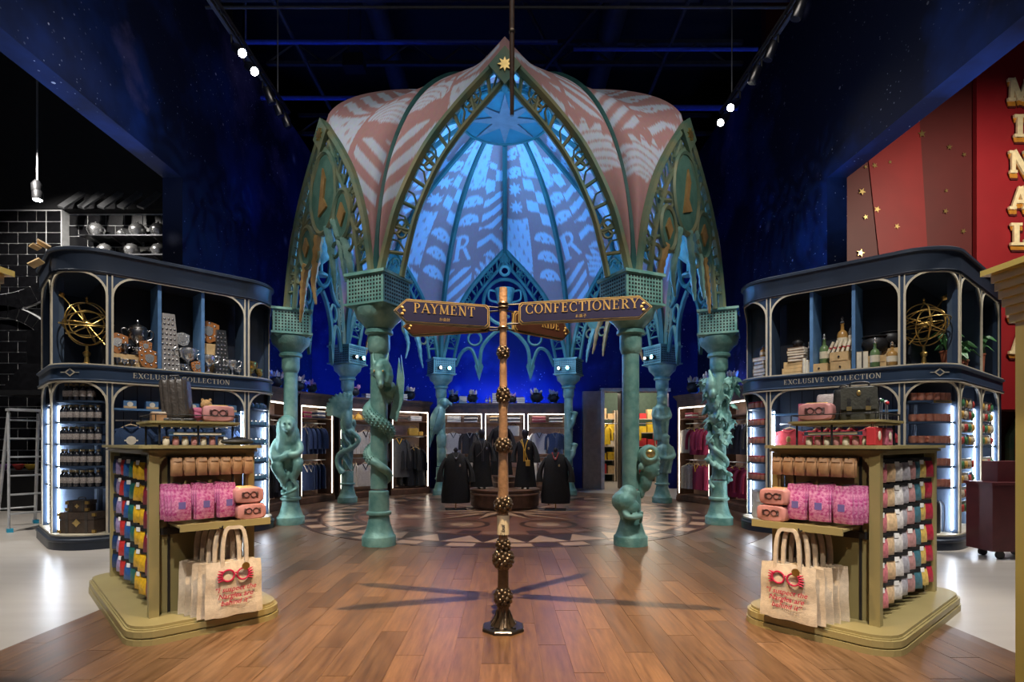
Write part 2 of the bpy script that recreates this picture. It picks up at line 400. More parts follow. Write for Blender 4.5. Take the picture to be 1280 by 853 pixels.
def pale_mat():
    m, nt, b = nodes('pale_floor'); N = nt.nodes; L = nt.links
    tc = N.new('ShaderNodeTexCoord'); mp = N.new('ShaderNodeMapping'); mp.inputs['Scale'].default_value = (.5, 3.5, 1); L.new(tc.outputs['Object'], mp.inputs['Vector'])
    nz = N.new('ShaderNodeTexNoise'); nz.inputs['Scale'].default_value = 2; nz.inputs['Detail'].default_value = 6; L.new(mp.outputs[0], nz.inputs['Vector'])
    r = N.new('ShaderNodeValToRGB'); r.color_ramp.elements[0].color = (.40, .36, .32, 1); r.color_ramp.elements[1].color = (.54, .50, .45, 1); L.new(nz.outputs['Fac'], r.inputs['Fac']); L.new(r.outputs[0], b.inputs['Base Color'])
    b.inputs['Roughness'].default_value = .3; return m
plank_mat(); plankfield_mat(); pale_mat()
mb = MB(); mb.b2(-19, 19, -4, 25, -.1, 0); floor = struct(mb.build('floor', M('pale_floor')))
mb = MB(); mb.b2(-3.4, 3.4, -3.5, 8.2, .0, .004); mb.build('plank_field', M('plank_field'), floor)
mb = MB(); mb.lathe([(4.95, 0), (4.95, .005)], 64, (0, 11.3, 0)); mb.build('plank_field', M('plank_field'), floor)
pl = MB(); pl.b2(-.094, .094, -.623, .623, 0, .006); plm = pl.mesh('plank', M('plank'))
random.seed(3)
W_, L_ = .19, 1.25
nc = int(6.8/W_)
for i in range(nc):
    x = -3.4+W_*(i+.5)+.02; off = ((i*.37) % 1)*L_
    y = 2.6-off+L_/2
    while y-L_/2 < 8.15:
        if y+L_/2 > 2.9 and y+L_/2 < 8.4: ob('plank', plm, floor, (x, y, .003+random.uniform(0, .0008)))
        y += L_
# ---- inlaid medallion
med = thing('floor_medallion', 'large round inlaid wood compass medallion in the floor under the dome', 'floor inlay', (0, 11.3, 0))
mat('inlay_tan', (.38, .235, .15), .3, var=.1, scale=5); mat('inlay_dark', (.045, .022, .016), .28, var=.2, scale=5); mat('inlay_red', (.145, .06, .04), .28, var=.2, scale=5); mat('inlay_mid', (.18, .085, .055), .28, var=.2, scale=5)
mb = MB(); mb.lathe([(3.97, .005), (3.97, .009)], 96); mb.build('medallion_ground', M('inlay_red'), med)
def sector(r0, r1, a0, a1, z0=.008, z1=.011, n=3):
    p = [(r1*math.sin(a0+(a1-a0)*i/n), -r1*math.cos(a0+(a1-a0)*i/n)) for i in range(n+1)]+[(r0*math.sin(a1-(a1-a0)*i/n), -r0*math.cos(a1-(a1-a0)*i/n)) for i in range(n+1)]
    m_ = MB(); m_.prism(p, z0, z1); return m_
def tri(r0, r1, a, da, z1=.011):
    m_ = MB(); m_.prism([(r1*math.sin(a-da), -r1*math.cos(a-da)), (r1*math.sin(a+da), -r1*math.cos(a+da)), (r0*math.sin(a), -r0*math.cos(a))], .008, z1); return m_
for (r0, r1) in ((3.9, 3.97), (3.58, 3.62), (2.9, 2.96)):
    for q in range(4): sector(r0, r1, q*PI/2, (q+1)*PI/2, n=24).build('inlay_ring', M('inlay_dark'), med)
n = 60
sg = [sector(3.64, 3.88, 0, 2*PI/n*.94, n=2).mesh('inlay_block', M(k)) for k in ('inlay_tan', 'inlay_dark')]
for i in range(n): ob('inlay_block', sg[i % 2], med, (0, 0, 0), (0, 0, 2*PI*i/n))
n = 36
tg = [tri(3.02, 3.55, 0, PI/n*.95).mesh('inlay_triangle', M('inlay_tan')), ]
def tri_up(r0, r1, a, da):
    m_ = MB(); m_.prism([(r0*math.sin(a-da), -r0*math.cos(a-da)), (r1*math.sin(a), -r1*math.cos(a)), (r0*math.sin(a+da), -r0*math.cos(a+da))], .008, .0105); return m_
td = tri_up(3.0, 3.56, 0, PI/n*1.05).mesh('inlay_triangle', M('inlay_dark'))
for i in range(n):
    ob('inlay_triangle', tg[0], med, rot=(0, 0, 2*PI*i/n)); ob('inlay_triangle', td, med, rot=(0, 0, 2*PI*(i+.5)/n))
n = 48
q0 = [sector(2.55, 2.86, 0, 2*PI/n*.9, n=2).mesh('inlay_block', M(k)) for k in ('inlay_mid', 'inlay_dark', 'inlay_mid')]
for i in range(n): ob('inlay_block', q0[i % 3], med, rot=(0, 0, 2*PI*i/n))
for k in range(8):
    a = R(22.5+45*k); c = (1.95*math.sin(a), -1.95*math.cos(a))
    for (r0, r1, mm) in ((.42, .5, 'inlay_dark'), (.28, .41, 'inlay_mid'), (0.001, .2, 'inlay_tan')):
        m_ = MB(); nn = 28
        m_.prism([(r1*math.cos(2*PI*i/nn), r1*math.sin(2*PI*i/nn)) for i in range(nn)], .008, .0095+(.5-r1)*.004); m_.build('inlay_roundel', M(mm), med, (*c, 0))
for k in range(16):
    a = 2*PI*k/16; L1 = 1.9 if k % 2 == 0 else 1.3; h = PI/16
    for s in (-1, 1):
        m_ = MB(); P = [(0, 0), (.5*math.sin(a+s*h*2), -.5*math.cos(a+s*h*2)), (L1*math.sin(a), -L1*math.cos(a))]
        if s > 0: P = P[::-1]
        m_.prism(P, .008, .012+.0005*(k % 2)); m_.build('inlay_star_ray', M('inlay_tan' if s < 0 else 'inlay_dark'), med)
# ---- walls
def yz_prism(poly, x0, x1):
    T = Matrix(((0, 0, 1, 0), (1, 0, 0, 0), (0, 1, 0, 0), (0, 0, 0, 1)))   # (a,b,c) -> (c,a,b)
    m_ = MB(); m_.prism(poly, x0, x1, T); return m_
pw = [(-3.9, 6.35), (10.29, 6.35), (10.29, 0), (17.2, 0), (17.2, 10.4), (-3.9, 10.4)]
struct(yz_prism(pw, -6.37, -6.0).build('wall_left', M('star_wall')))
struct(yz_prism(pw, 6.0, 6.37).build('wall_right', M('star_wall')))
mb = MB(); mb.b2(-6.4, 2.45, 17.2, 17.5, 0, 10.4); mb.b2(2.45, 5.1, 17.2, 17.5, 3.0, 10.4); mb.b2(5.1, 6.4, 17.2, 17.5, 0, 10.4)
struct(mb.build('wall_back', M('star_back')))
mb = MB(); mb.b2(-19, 19, -4, 25, 13.2, 13.4); struct(mb.build('ceiling', M('dark_ceiling')))
mb = MB(); mb.b2(-19, 19, 24.6, 25, 0, 13.2); struct(mb.build('wall_far', M('dark_ceiling')))
mb = MB(); mb.b2(-18.9, -18.6, -4, 24.6, 0, 13.2); struct(mb.build('wall_outer_left', M('dark_ceiling')))
mb = MB(); mb.b2(18.6, 18.9, -4, 24.6, 0, 13.2); struct(mb.build('wall_outer_right', M('dark_ceiling')))
# ---- overhead steelwork
def lattice(y, z, x0, x1, h=.55, step=.75):
    t = thing('roof_truss', '', 'truss', (0, y, z))
    for k in range(2):
        m_ = MB(); m_.b2(x0, x1, -.05, .05, k*h-.045, k*h+.045); m_.build('chord', M('truss_metal'), t)
    m_ = MB(); x = x0; u = 0
    while x+step <= x1+1e-6:
        a, b = (0, h) if u == 0 else (h, 0)
        m_.tube([(x, 0, a), (x+step, 0, b)], .028, 5); x += step; u = 1-u
    m_.build('web_bars', M('truss_metal'), t); return t
for y, z, nm in ((7.2, 10.9, 'nearest to the shop entrance'), (9.4, 11.4, 'just before the tip of the dome'), (11.8, 10.9, 'directly over the dome crown'), (14.4, 11.3, 'behind the dome crown'), (16.6, 10.7, 'close to the starry back wall')):
    t = lattice(y, z, -6.2, 6.2); t['label'] = 'dark lattice roof truss '+nm
for k, (x, y, z, r) in enumerate(((-3.1, 0, 11.9, .28), (2.7, 0, 12.0, .3))):
    mb = MB(); mb.tube([(x, 4, z), (x, 17, z)], r, 14); o = mb.build('ventilation_duct', M('truss_metal'), smooth=True)
    tag(o, ['round dark duct running under the ceiling beside the black spot track pair', 'round dark duct under the ceiling on the red wall side'][k], 'duct')
tubes = [((-6, 12.6, 10.55), (1.2, 12.6, 10.55), .05, 'truss_blue_lit', 'blue-lit pipe crossing in front of the dome crown'),
         ((-6, 13.6, 9.9), (-2.6, 13.6, 9.9), .05, 'truss_blue_lit', 'blue-lit pipe behind the dome on the tiled room side'),
         ((1.6, 12.9, 10.6), (5.9, 12.9, 10.6), .045, 'truss_blue_lit', 'blue-lit pipe crossing above the dome on the red wall side'),
         ((2.2, 14.0, 9.9), (5.9, 14.0, 9.9), .07, 'truss_blue_lit', 'thick blue-lit pipe behind the dome on the red wall side'),
         ((-5.9, 10.9, 10.0), (5.9, 10.9, 10.0), .03, 'truss_metal', 'thin grey conduit crossing the whole hall over the dome'),
         ((-5.9, 8.2, 10.5), (5.9, 8.6, 10.5), .035, 'truss_metal', 'thin dark conduit crossing the hall ahead of the dome'),
         ((-2.2, 6.5, 11.2), (1.9, 15.5, 11.2), .05, 'truss_metal', 'slanting pipe running over the dome between the trusses'),
         ((4.6, 7.0, 11.0), (.6, 15.0, 11.0), .05, 'truss_metal', 'slanting pipe running over the dome from the red wall side'),
         ((-4.9, 6.5, 10.8), (-4.9, 15.5, 10.8), .05, 'truss_metal', 'straight pipe running beside the starry wall near the tiled room'),
         ((3.9, 6.5, 10.8), (3.9, 15.5, 10.8), .05, 'truss_metal', 'straight pipe running beside the starry wall near the red room')]
for a, b, r, m_, lb in tubes:
    q = MB(); q.tube([a, b], r, 8); tag(q.build('ceiling_pipe', M(m_), smooth=True), lb, 'pipe')
lb6 = ['beside the duct', 'over the dome crown', 'near the back wall', 'by the red room wall', 'by the tiled room wall', 'ahead of the dome']
for k, (x, y) in enumerate(((-1.8, 8.6), (.9, 10.6), (-3.7, 13.6), (4.4, 11.6), (-4.6, 9.2), (2.0, 8.2))):
    t = thing('ceiling_speaker_box', 'dark equipment box hung from the roof steel '+lb6[k], 'equipment box', (x, y, 10.75))
    q = MB(); q.box((0, 0, 0), (.5, .35, .3)); q.build('housing', M('black_metal'), t); q = MB(); q.tube([(-.15, 0, .15), (-.15, 0, 2.4)], .015, 5); q.tube([(.15, 0, .15), (.15, 0, 2.4)], .015, 5); q.build('hanger', M('truss_metal'), t)
# ---- tiled room beyond the left opening
mb = MB(); mb.b2(-18.6, -10.42, 13.0, 13.3, 0, 6.9); mb.b2(-10.42, -6.4, 13.24, 13.5, 0, 6.9)
mb.b2(-18.6, -6.4, 13.5, 13.7, 6.9, 13.2)
tw = struct(mb.build('wall_tiled', [M('grout')]))
mb = MB(); mb.b2(-18.6, -6.4, 13.0, 13.6, 6.92, 13.2); struct(mb.build('wall_upper_black', M('dark_ceiling')))
def tile_mesh(w_, h_): q = MB(); q.b2(-w_/2, w_/2, -.02, 0, -h_/2, h_/2); return q.mesh('tile', M('tile_black'))
TW, TH = .44, .256
t1 = tile_mesh(TW-.022, TH-.022); t2 = tile_mesh(.34-.022, TH-.022); t3 = tile_mesh(.2, TH-.022)
for r_ in range(27):
    z = 6.87-TH*(r_+.5)
    if z < .1: break
    for c in range(4):
        x = -10.78-TW*(c+.5)+(0 if r_ % 2 else TW/2)
        if c == 0 and r_ % 2 == 0: ob('tile', t3, tw, (-10.78-TW/4, 13.0, z)); continue
        ob('tile', t1, tw, (x, 13.0, z))
    ob('tile', t2, tw, (-10.6, 13.0, z))
for r_ in range(7):
    z = 6.87-TH*(r_+.5)
    for c in range(7):
        x = -10.42+TW*(c+.5)-(TW/2 if r_ % 2 else 0); ob('tile', t1, tw, (x, 13.24, z))
# radiating arch stones on that wall
ar = thing('tile_arch', 'radiating black tile arches with pale joints on the tiled wall', 'arch', (0, 0, 0))
def vouss(cx, cz, r0, r1, a0, a1, y=12.9):
    q = MB(); n_ = 3; P = [(cx+r1*math.cos(a0+(a1-a0)*i/n_), cz+r1*math.sin(a0+(a1-a0)*i/n_)) for i in range(n_+1)]+[(cx+r0*math.cos(a1-(a1-a0)*i/n_), cz+r0*math.sin(a1-(a1-a0)*i/n_)) for i in range(n_+1)]
    q.prism(P, -.05, .03, Matrix.Translation((0, y, 0)) @ Matrix.Rotation(R(90), 4, 'X')); q.build('arch_tile', M('tile_black'), ar)
def ringback(cx, cz, r0, r1, a0, a1, y=12.93):
    q = MB(); n_ = 30
    for i in range(n_):
        b0 = a0+(a1-a0)*i/n_; b1 = a0+(a1-a0)*(i+1)/n_
        q.prism([(cx+r1*math.cos(b0), cz+r1*math.sin(b0)), (cx+r1*math.cos(b1), cz+r1*math.sin(b1)), (cx+r0*math.cos(b1), cz+r0*math.sin(b1)), (cx+r0*math.cos(b0), cz+r0*math.sin(b0))], -.03, .03, Matrix.Translation((0, y, 0)) @ Matrix.Rotation(R(90), 4, 'X'))
    q.build('arch_joint', M('grout'), ar)
c1 = px(-6, 270, 12.9); c2 = px(-2, 470, 12.9)
ringback(c1.x, c1.z, 1.83, 2.26, R(-90), R(-28)); ringback(c2.x, c2.z, 1.35, 1.66, R(0), R(100)); 
for k in range(7): vouss(c1.x, c1.z, 1.85, 2.24, R(-90+9*k), R(-90+9*k+8.3))
for k in range(11): vouss(c2.x, c2.z, 1.37, 1.64, R(0+9*k), R(9*k+8.2))
# counter, hood and small things by the tiled wall
ct = thing('serving_counter', 'long black counter standing before the tiled wall', 'counter', (-9.8, 11.8, 0))
q = MB(); q.b2(-1.9, 1.5, -.4, .4, .08, .78); q.build('body', M('black_plastic'), ct)
q = MB(); q.b2(-1.95, 1.55, -.46, .46, .78, .84); q.build('worktop', M('dark_steel'), ct)
q = MB(); q.b2(-1.9, 1.5, -.34, .34, 0, .08); q.build('plinth', M('black_metal'), ct)
hd = thing('chimney_hood', 'black flared chimney hood on the tiled wall above the counter', 'hood', (-10.1, 12.4, 2.55))
q = MB(); q.box((0, 0, .3), (1.6, .9, .6), tap=.6); q.build('flare', M('tile_black'), hd); q = MB(); q.box((0, .1, .95), (.9, .6, .8)); q.build('stack', M('tile_black'), hd); q = MB(); q.box((0, 0, -.05), (1.68, .96, .1)); q.build('rim', M('black_metal'), hd)
for k, (x, cn, c, nm) in enumerate(((-10.2, 'bowl_red', (.5, .05, .04), 'red'), (-9.95, 'bowl_yellow', (.7, .45, .05), 'yellow'), (-10.5, 'bowl_violet', (.3, .12, .4), 'violet'))):
    mat(cn, c, .4); q = MB(); q.lathe([(.03, 0), (.05, .01), (.1, .09), (.11, .12), (.1, .12), (.045, .03)], 18)
    tag(q.build('mixing_bowl', M(cn), loc=(x, 11.6, .84), smooth=True), nm+' bowl standing on the black counter', 'bowl')
# silver vessels on glass shelves
for k, (y_, xs) in enumerate(((296, (120, 152, 172, 198)), (320, (131, 165, 198)))):
    a = px(104, y_, 12.9); b = px(208, y_, 12.9)
    t = thing('bracket_shelf', ['upper narrow shelf of round silver vessels on the tiled wall', 'lower narrow shelf of round silver vessels on the tiled wall'][k], 'shelf', (0, 0, 0))
    q = MB(); q.b2(a.x, b.x, 12.75, 13.2, a.z-.03, a.z); q.build('board', M('dark_steel'), t)
    for i in range(4):
        x = a.x+(b.x-a.x)*(i+.5)/4; q = MB(); q.tube([(x, 13.2, a.z-.10), (x, 12.8, a.z-.03)], .02, 6); q.tube([(x, 13.2, a.z-.01), (x, 13.2, a.z-.10)], .025, 6); q.build('bracket', M('silver_dark'), t)
    for i, x_ in enumerate(xs):
        rr = .1 if x_ == 152 else (.185 if k == 0 else .165)
        p = px(x_, y_, 12.95); t = thing('silver_vessel', ['round silver lidded vessel on the upper bracket shelf', 'round silver lidded vessel on the lower bracket shelf'][k] if rr > .15 else 'small silver lidded jug on the upper bracket shelf', 'vessel', (p.x, 12.95, a.z), 0, 'silver vessels on bracket shelves')
        q = MB(); q.lathe([(.35*rr, 0), (.7*rr, .15*rr), (rr, .8*rr), (.98*rr, 1.1*rr), (.6*rr, 1.65*rr), (.2*rr, 1.8*rr)], 20); q.build('bowl', M('silver'), t, smooth=True)
        q = MB(); q.ell((0, 0, 1.88*rr), .14*rr); q.build('knob', M('silver_dark'), t, smooth=True)
# slanted light panels under that room's ceiling
for k in range(5):
    p = px(100+24*k, 250, 13.0)
    q = MB(); q.box((0, 0, 0), (.16, .05, 1.0)); o = q.build('ceiling_light_bar', M('steel')); o.location = (p.x, 12.9, 7.15); o.rotation_euler = (R(-38), R(18), 0)
    tag(o, 'slanted pale ceiling bar above the tiled wall', 'ceiling bar', 'slanted bars above the tiled wall')
for k, (x, y_) in enumerate(((46, 238), (47, 248))):
    p = px(x, y_, 11.5); t = thing('ceiling_lamp', ['upper hanging spot lamp before the tiled wall', 'lower hanging spot lamp before the tiled wall'][k], 'lamp', p)
    q = MB(); q.lathe([(.09, -.03), (.1, .12), (.05, .2)], 16); q.build('shade', M('black_metal'), t, smooth=True)
    q = MB(); q.lathe([(.075, -.045), (.075, -.03)], 16); q.build('bulb', M('lamp_white'), t)
    q = MB(); q.tube([(0, 0, .2), (0, 0, 13.2-p.z)], .012, 6); q.build('cord', M('steel'), t)
spot('spot_light', (-9.8, 10.4, 7.6), (-10, 12.9, 4.2), 520, NEU, 95, .7, .05)
spot('spot_light', (-8.3, 6.5, 8.6), (-7.2, 7.2, 0), 1100, NEU, 60, .7, .05)
spot('spot_light', (8.6, 6.2, 8.6), (7.0, 6.6, 0), 1100, NEU, 60, .7, .05)
spot('spot_light', (10.6, 8.4, 7.6), (11.2, 13.4, 5.2), 620, WARM, 110, .7, .06)
# stepladder
def stepladder():
    t = thing('stepladder', 'aluminium stepladder with blue rubber feet beside the navy cabinet', 'ladder', (-7.95, 9.15, 0), R(52))
    mat('foot_blue', (.02, .35, .55), .5)
    for s in (-1, 1):
        q = MB(); q.tube([(s*.27, -.42, .03), (s*.2, 0, 1.95)], .03, 4, flat=.6); q.build('rail', M('aluminium'), t)
        q = MB(); q.tube([(s*.25, .55, .03), (s*.19, .05, 1.9)], .024, 4); q.build('rear_leg', M('aluminium'), t)
        for yy in (-.42, .55):
            q = MB(); q.box((s*.26, yy, .03), (.075, .075, .06)); q.build('foot', M('foot_blue'), t)
    for k in range(6):
        z = .28+.3*k; f_ = z/1.95; q = MB(); q.b2(-.26+.06*f_, .26-.06*f_, -.45+.42*f_, -.35+.42*f_, z-.012, z+.012); q.build('step', M('aluminium'), t)
    q = MB(); q.b2(-.22, .22, -.12, .12, 1.93, 1.97); q.build('top_platform', M('aluminium'), t)
    q = MB(); q.tube([(-.24, .48, .3), (.24, .48, .3)], .015, 6); q.build('brace', M('aluminium'), t)
stepladder()
# ---- red room beyond the right opening
YR = 13.5
def wallpoly(pts, y, dep, mname, name, parent):
    P = [px(a, b, y) for a, b in pts]; q = MB(); q.prism([(p.x, p.z) for p in P], 0, dep, Matrix.Translation((0, y, 0)) @ Matrix.Rotation(R(90), 4, 'X')); return q.build(name, M(mname), parent)
mb = MB(); mb.b2(6.4, 18.6, 13.56, 13.8, 2.2, 13.2); rw = struct(mb.build('wall_red', M('red_stripe_dark')))
wallpoly([(1030, 512), (1118, 512), (1088, 240), (1066, 40), (1030, 40)], YR+.05, .02, 'red_stripe_dark', 'stripe_panel', rw)
wallpoly([(1118.6, 512), (1170, 512), (1148.5, 160), (1139, 20), (1065, 20), (1088.6, 240)], YR+.05, .04, 'red_stripe', 'stripe_panel', rw)
wallpoly([(1170.6, 512), (1221, 512), (1223, 102), (1224, 20), (1139.4, 20), (1149, 160)], YR+.05, .02, 'red_stripe_dark', 'stripe_panel', rw)
random.seed(11)
def star5(r, n=5, q=.42): return [(r*(1 if i % 2 == 0 else q)*math.sin(PI*i/n), r*(1 if i % 2 == 0 else q)*math.cos(PI*i/n)) for i in range(2*n)]
q = MB(); q.prism(star5(.085), 0, .01, Matrix.Rotation(R(90), 4, 'X')); stm = q.mesh('gold_star', M('gold'))
for k in range(42):
    x = random.uniform(1064, 1218); y = random.uniform(120, 480)
    p = px(x, y, YR); ob('gold_star', stm, rw, (p.x, YR, p.z), (0, random.uniform(-.5, .5), 0), random.uniform(.55, 1.25))
sb = thing('sign_board', 'tall red sign board with cream vertical slab letters', 'sign', (0, YR-.12, 0))
P = [px(1221, 512, YR-.12), px(1400, 20, YR-.12)]
q = MB(); q.b2(P[0].x, P[1].x, 0, .12, P[0].z, P[1].z); q.build('board', M('red_wall'), sb)
mat('letter_cream', (.80, .68, .42), .5); mat('letter_orange', (.55, .24, .03), .5)
for k, ch in enumerate('MINALIMA'):
    top = 101+44.9*k; bot = top+28; c = px(1271.5, bot, YR-.14); h = 28/F*(YR-.14)
    wq, wid = word(ch, h, .05, Matrix.Rotation(R(90), 4, 'X'), slab=True); wq.build('letter', M('letter_cream'), sb, (c.x, -.07, c.z))
    for j in range(6):
        wq, wid = word(ch, h, .02, Matrix.Rotation(R(90), 4, 'X'), slab=True); wq.build('letter_side', M('letter_orange' if j < 4 else 'red_stripe_dark'), sb, (c.x+.014*(j+1), -.058+.008*j, c.z-.022*(j+1)))
mb = MB(); mb.b2(6.4, 18.6, 15.05, 15.2, 0, 2.4); struct(mb.build('wall_red_recess', M('red_stripe_dark')))
dr = thing('red_door', 'red panelled door in an ornate arch beneath the red sign', 'door', (0, 14.9, 0))
a = px(1247, 640, 14.9); b = px(1290, 532, 14.9)
q = MB(); q.b2(a.x+.35, b.x+.6, -.06, 0, 0, b.z); q.build('leaf', M('red_wall'), dr)
for k in range(3): q = MB(); q.b2(a.x+.5+.42*k, a.x+.84+.42*k, -.09, -.06, .3, b.z-.2); q.build('panel', M('red_stripe'), dr)
q = MB(); q.tube([(a.x+.28, -.05, 0), (a.x+.28, -.05, b.z-.3), (a.x+.5, -.05, b.z+.1), (a.x+1.1, -.05, b.z+.3), (b.x+.8, -.05, b.z+.3)], .1, 8); q.build('arch_moulding', M('verdigris_gold'), dr, smooth=True)
cr = thing('red_trolley', 'dark red box trolley on castors beside the navy cabinet', 'trolley', (0, 0, 0))
q = MB(); q.b2(5.84, 6.5, 6.62, 7.0, .1, .9); q.build('body', M('red_cart'), cr); q = MB(); q.b2(5.82, 6.52, 6.6, 7.02, .9, .93); q.build('top', M('red_cart'), cr)
q = MB(); q.b2(6.02, 6.5, 6.75, 6.98, .93, 1.18); q.build('raised_back', M('red_cart'), cr)
for (x, y) in ((5.99, 6.69), (6.4, 6.69), (5.99, 6.93), (6.4, 6.93)):
    q = MB(); q.lathe([(.05, -.015), (.05, .015)], 14, T=Matrix.Translation((x, y, .05)) @ Matrix.Rotation(R(90), 4, 'X')); q.build('castor', M('black_plastic'), cr)
# ---- back room behind the doorway
mat('green_room', (.05, .085, .06), .7); mat('room_beige', (.5, .42, .32), .6)
mb = MB(); mb.b2(2.2, 6.4, 21.0, 21.2, 0, 4); struct(mb.build('wall_stockroom', M('green_room')))
mb = MB(); mb.b2(2.0, 2.2, 17.5, 21.2, 0, 4); mb.b2(6.4, 6.6, 17.5, 21.2, 0, 4); struct(mb.build('wall_stockroom_sides', M('green_room')))
mb = MB(); mb.b2(2.0, 6.6, 17.5, 21.2, 4, 4.1); struct(mb.build('ceiling_stockroom', M('dark_ceiling')))
point('point_light', (3.5, 18.6, 3.3), 70, WARM, .2); point('point_light', (5.0, 19.6, 3.3), 60, WARM, .2)
mb = MB(); mb.b2(2.40, 2.95, 16.95, 17.18, 0, 3.0); d1 = struct(mb.build('door_1', M('door_trim')))
mb = MB(); mb.b2(2.95, 3.05, 16.9, 17.18, 0, 3.06); mb.build('jamb', M('cream'), d1)
mb = MB(); mb.b2(3.55, 3.9, 16.9, 17.4, 0, 3.0); struct(mb.build('trim_1', M('door_dark')))
mb = MB(); mb.b2(2.95, 5.1, 17.0, 17.18, 3.0, 3.1); struct(mb.build('trim_2', M('cream')))
# ============================================================ PAVILION
ZS = 3.66                                              # springing height
ANG = [25, 65, 115, 155, 205, 245, 295, 335]           # column bearings from the entrance side
def cyl(a, r, z): a = R(a); return Vector((r*math.sin(a), 11.3-r*math.cos(a), z))
pav = thing('domed_pavilion', 'round domed pavilion of patterned vaults on green bronze columns', 'pavilion', (0, 0, 0))
def groin(t):
    ps = t*R(76.5); return RC*math.cos(ps), ZS+4.62*math.sin(ps)
HA = [(1, 0), (.935, .16), (.845, .335), (.64, .575), (.385, .765), (.13, .92), (0, 1)]
HC = cat_rom([(a, b, 0) for a, b in HA], 12)
_l = [0]
for i in range(1, len(HC)): _l.append(_l[-1]+(Vector((HC[i].x*1.75, HC[i].y*3, 0))-Vector((HC[i-1].x*1.75, HC[i-1].y*3, 0))).length)
def half_arch(t):
    s = t*_l[-1]
    for i in range(1, len(_l)):
        if _l[i] >= s-1e-9:
            f = (s-_l[i-1])/max(1e-9, _l[i]-_l[i-1]); p = HC[i-1].lerp(HC[i], f); return p.x, p.y
    return 0, 1
def cell(i):
    a0, a1 = ANG[i-1], ANG[i]
    if i == 0: a0 -= 360
    mid = (a0+a1)/2; hw = (a1-a0)/2; big = hw > 22
    return mid, hw, (6.72 if big else 6.36)
def arch_pt(i, s, t, inset=0., out=0.):
    """s=-1/1 side, t 0 column .. 1 apex; inset towards the middle of the opening"""
    mid, hw, za = cell(i)
    x, y = half_arch(t); Rc = RC*math.cos(R(hw))+out; half = RC*math.sin(R(hw))
    sc = (half-inset)/half; k = 1-inset*1.15/(za-ZS)
    m_ = R(mid); n_ = Vector((math.sin(m_), -math.cos(m_), 0)); u = Vector((math.cos(m_), math.sin(m_), 0))
    return Vector((0, 11.3, 0))+n_*Rc+u*(s*x*half*sc)+Vector((0, 0, ZS+y*(za-ZS)*k))
def web(i, s, nt=150, nv=84):
    mid, hw, za = cell(i); colA = mid+s*hw
    V = np.zeros((nt+1, nv+1, 3)); 
    rz = 2.15 if hw < 22 else 1.9; rend, zend = groin(1)
    for a in range(nt+1):
        t = a/nt; p = arch_pt(i, s, t, out=.06); r, z = groin(min(1, t/.86))
        # at the crown the groin end slides to the ridge so that all webs close on the disc
        gm = cyl(mid+s*hw*(1-max(0, (t-.86)/.14)), r, z)
        for b in range(nv+1):
            v = b/nv; q = p.lerp(gm, v)
            bz = (za+(zend-za)*v**(.58 if hw < 22 else .5))-(za+(zend-za)*v)
            q.z += bz*t**1.6*.95
            rad = Vector((q.x, q.y-11.3, 0)); 
            if rad.length > .1: q += rad.normalized()*(.34*math.sin(PI*v)*math.sin(PI*min(1, t*1.05))*(.6 if t < .8 else .6*(1-(t-.8)/.2)))
            V[a, b] = q
    return V
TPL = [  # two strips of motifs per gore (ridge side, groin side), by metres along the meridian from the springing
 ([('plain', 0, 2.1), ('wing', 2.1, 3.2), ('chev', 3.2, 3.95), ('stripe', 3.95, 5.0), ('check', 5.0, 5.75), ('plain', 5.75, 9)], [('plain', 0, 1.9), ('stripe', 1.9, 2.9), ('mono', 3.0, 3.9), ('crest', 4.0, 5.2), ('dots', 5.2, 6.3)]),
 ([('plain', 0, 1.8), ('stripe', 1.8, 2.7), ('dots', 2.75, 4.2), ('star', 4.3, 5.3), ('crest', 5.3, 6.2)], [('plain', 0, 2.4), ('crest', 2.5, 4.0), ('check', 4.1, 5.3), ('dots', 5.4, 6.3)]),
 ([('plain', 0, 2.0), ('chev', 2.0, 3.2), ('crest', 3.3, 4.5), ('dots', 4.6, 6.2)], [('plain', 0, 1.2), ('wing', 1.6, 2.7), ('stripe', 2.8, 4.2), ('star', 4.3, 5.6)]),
 ([('plain', 0, 1.6), ('dots', 1.8, 3.2), ('stripe', 3.3, 4.6), ('check', 4.7, 6.0)], [('stripe', 1.3, 2.6), ('wing', 2.7, 3.9), ('chev', 4.0, 5.4), ('plain', 5.4, 7)]),
]
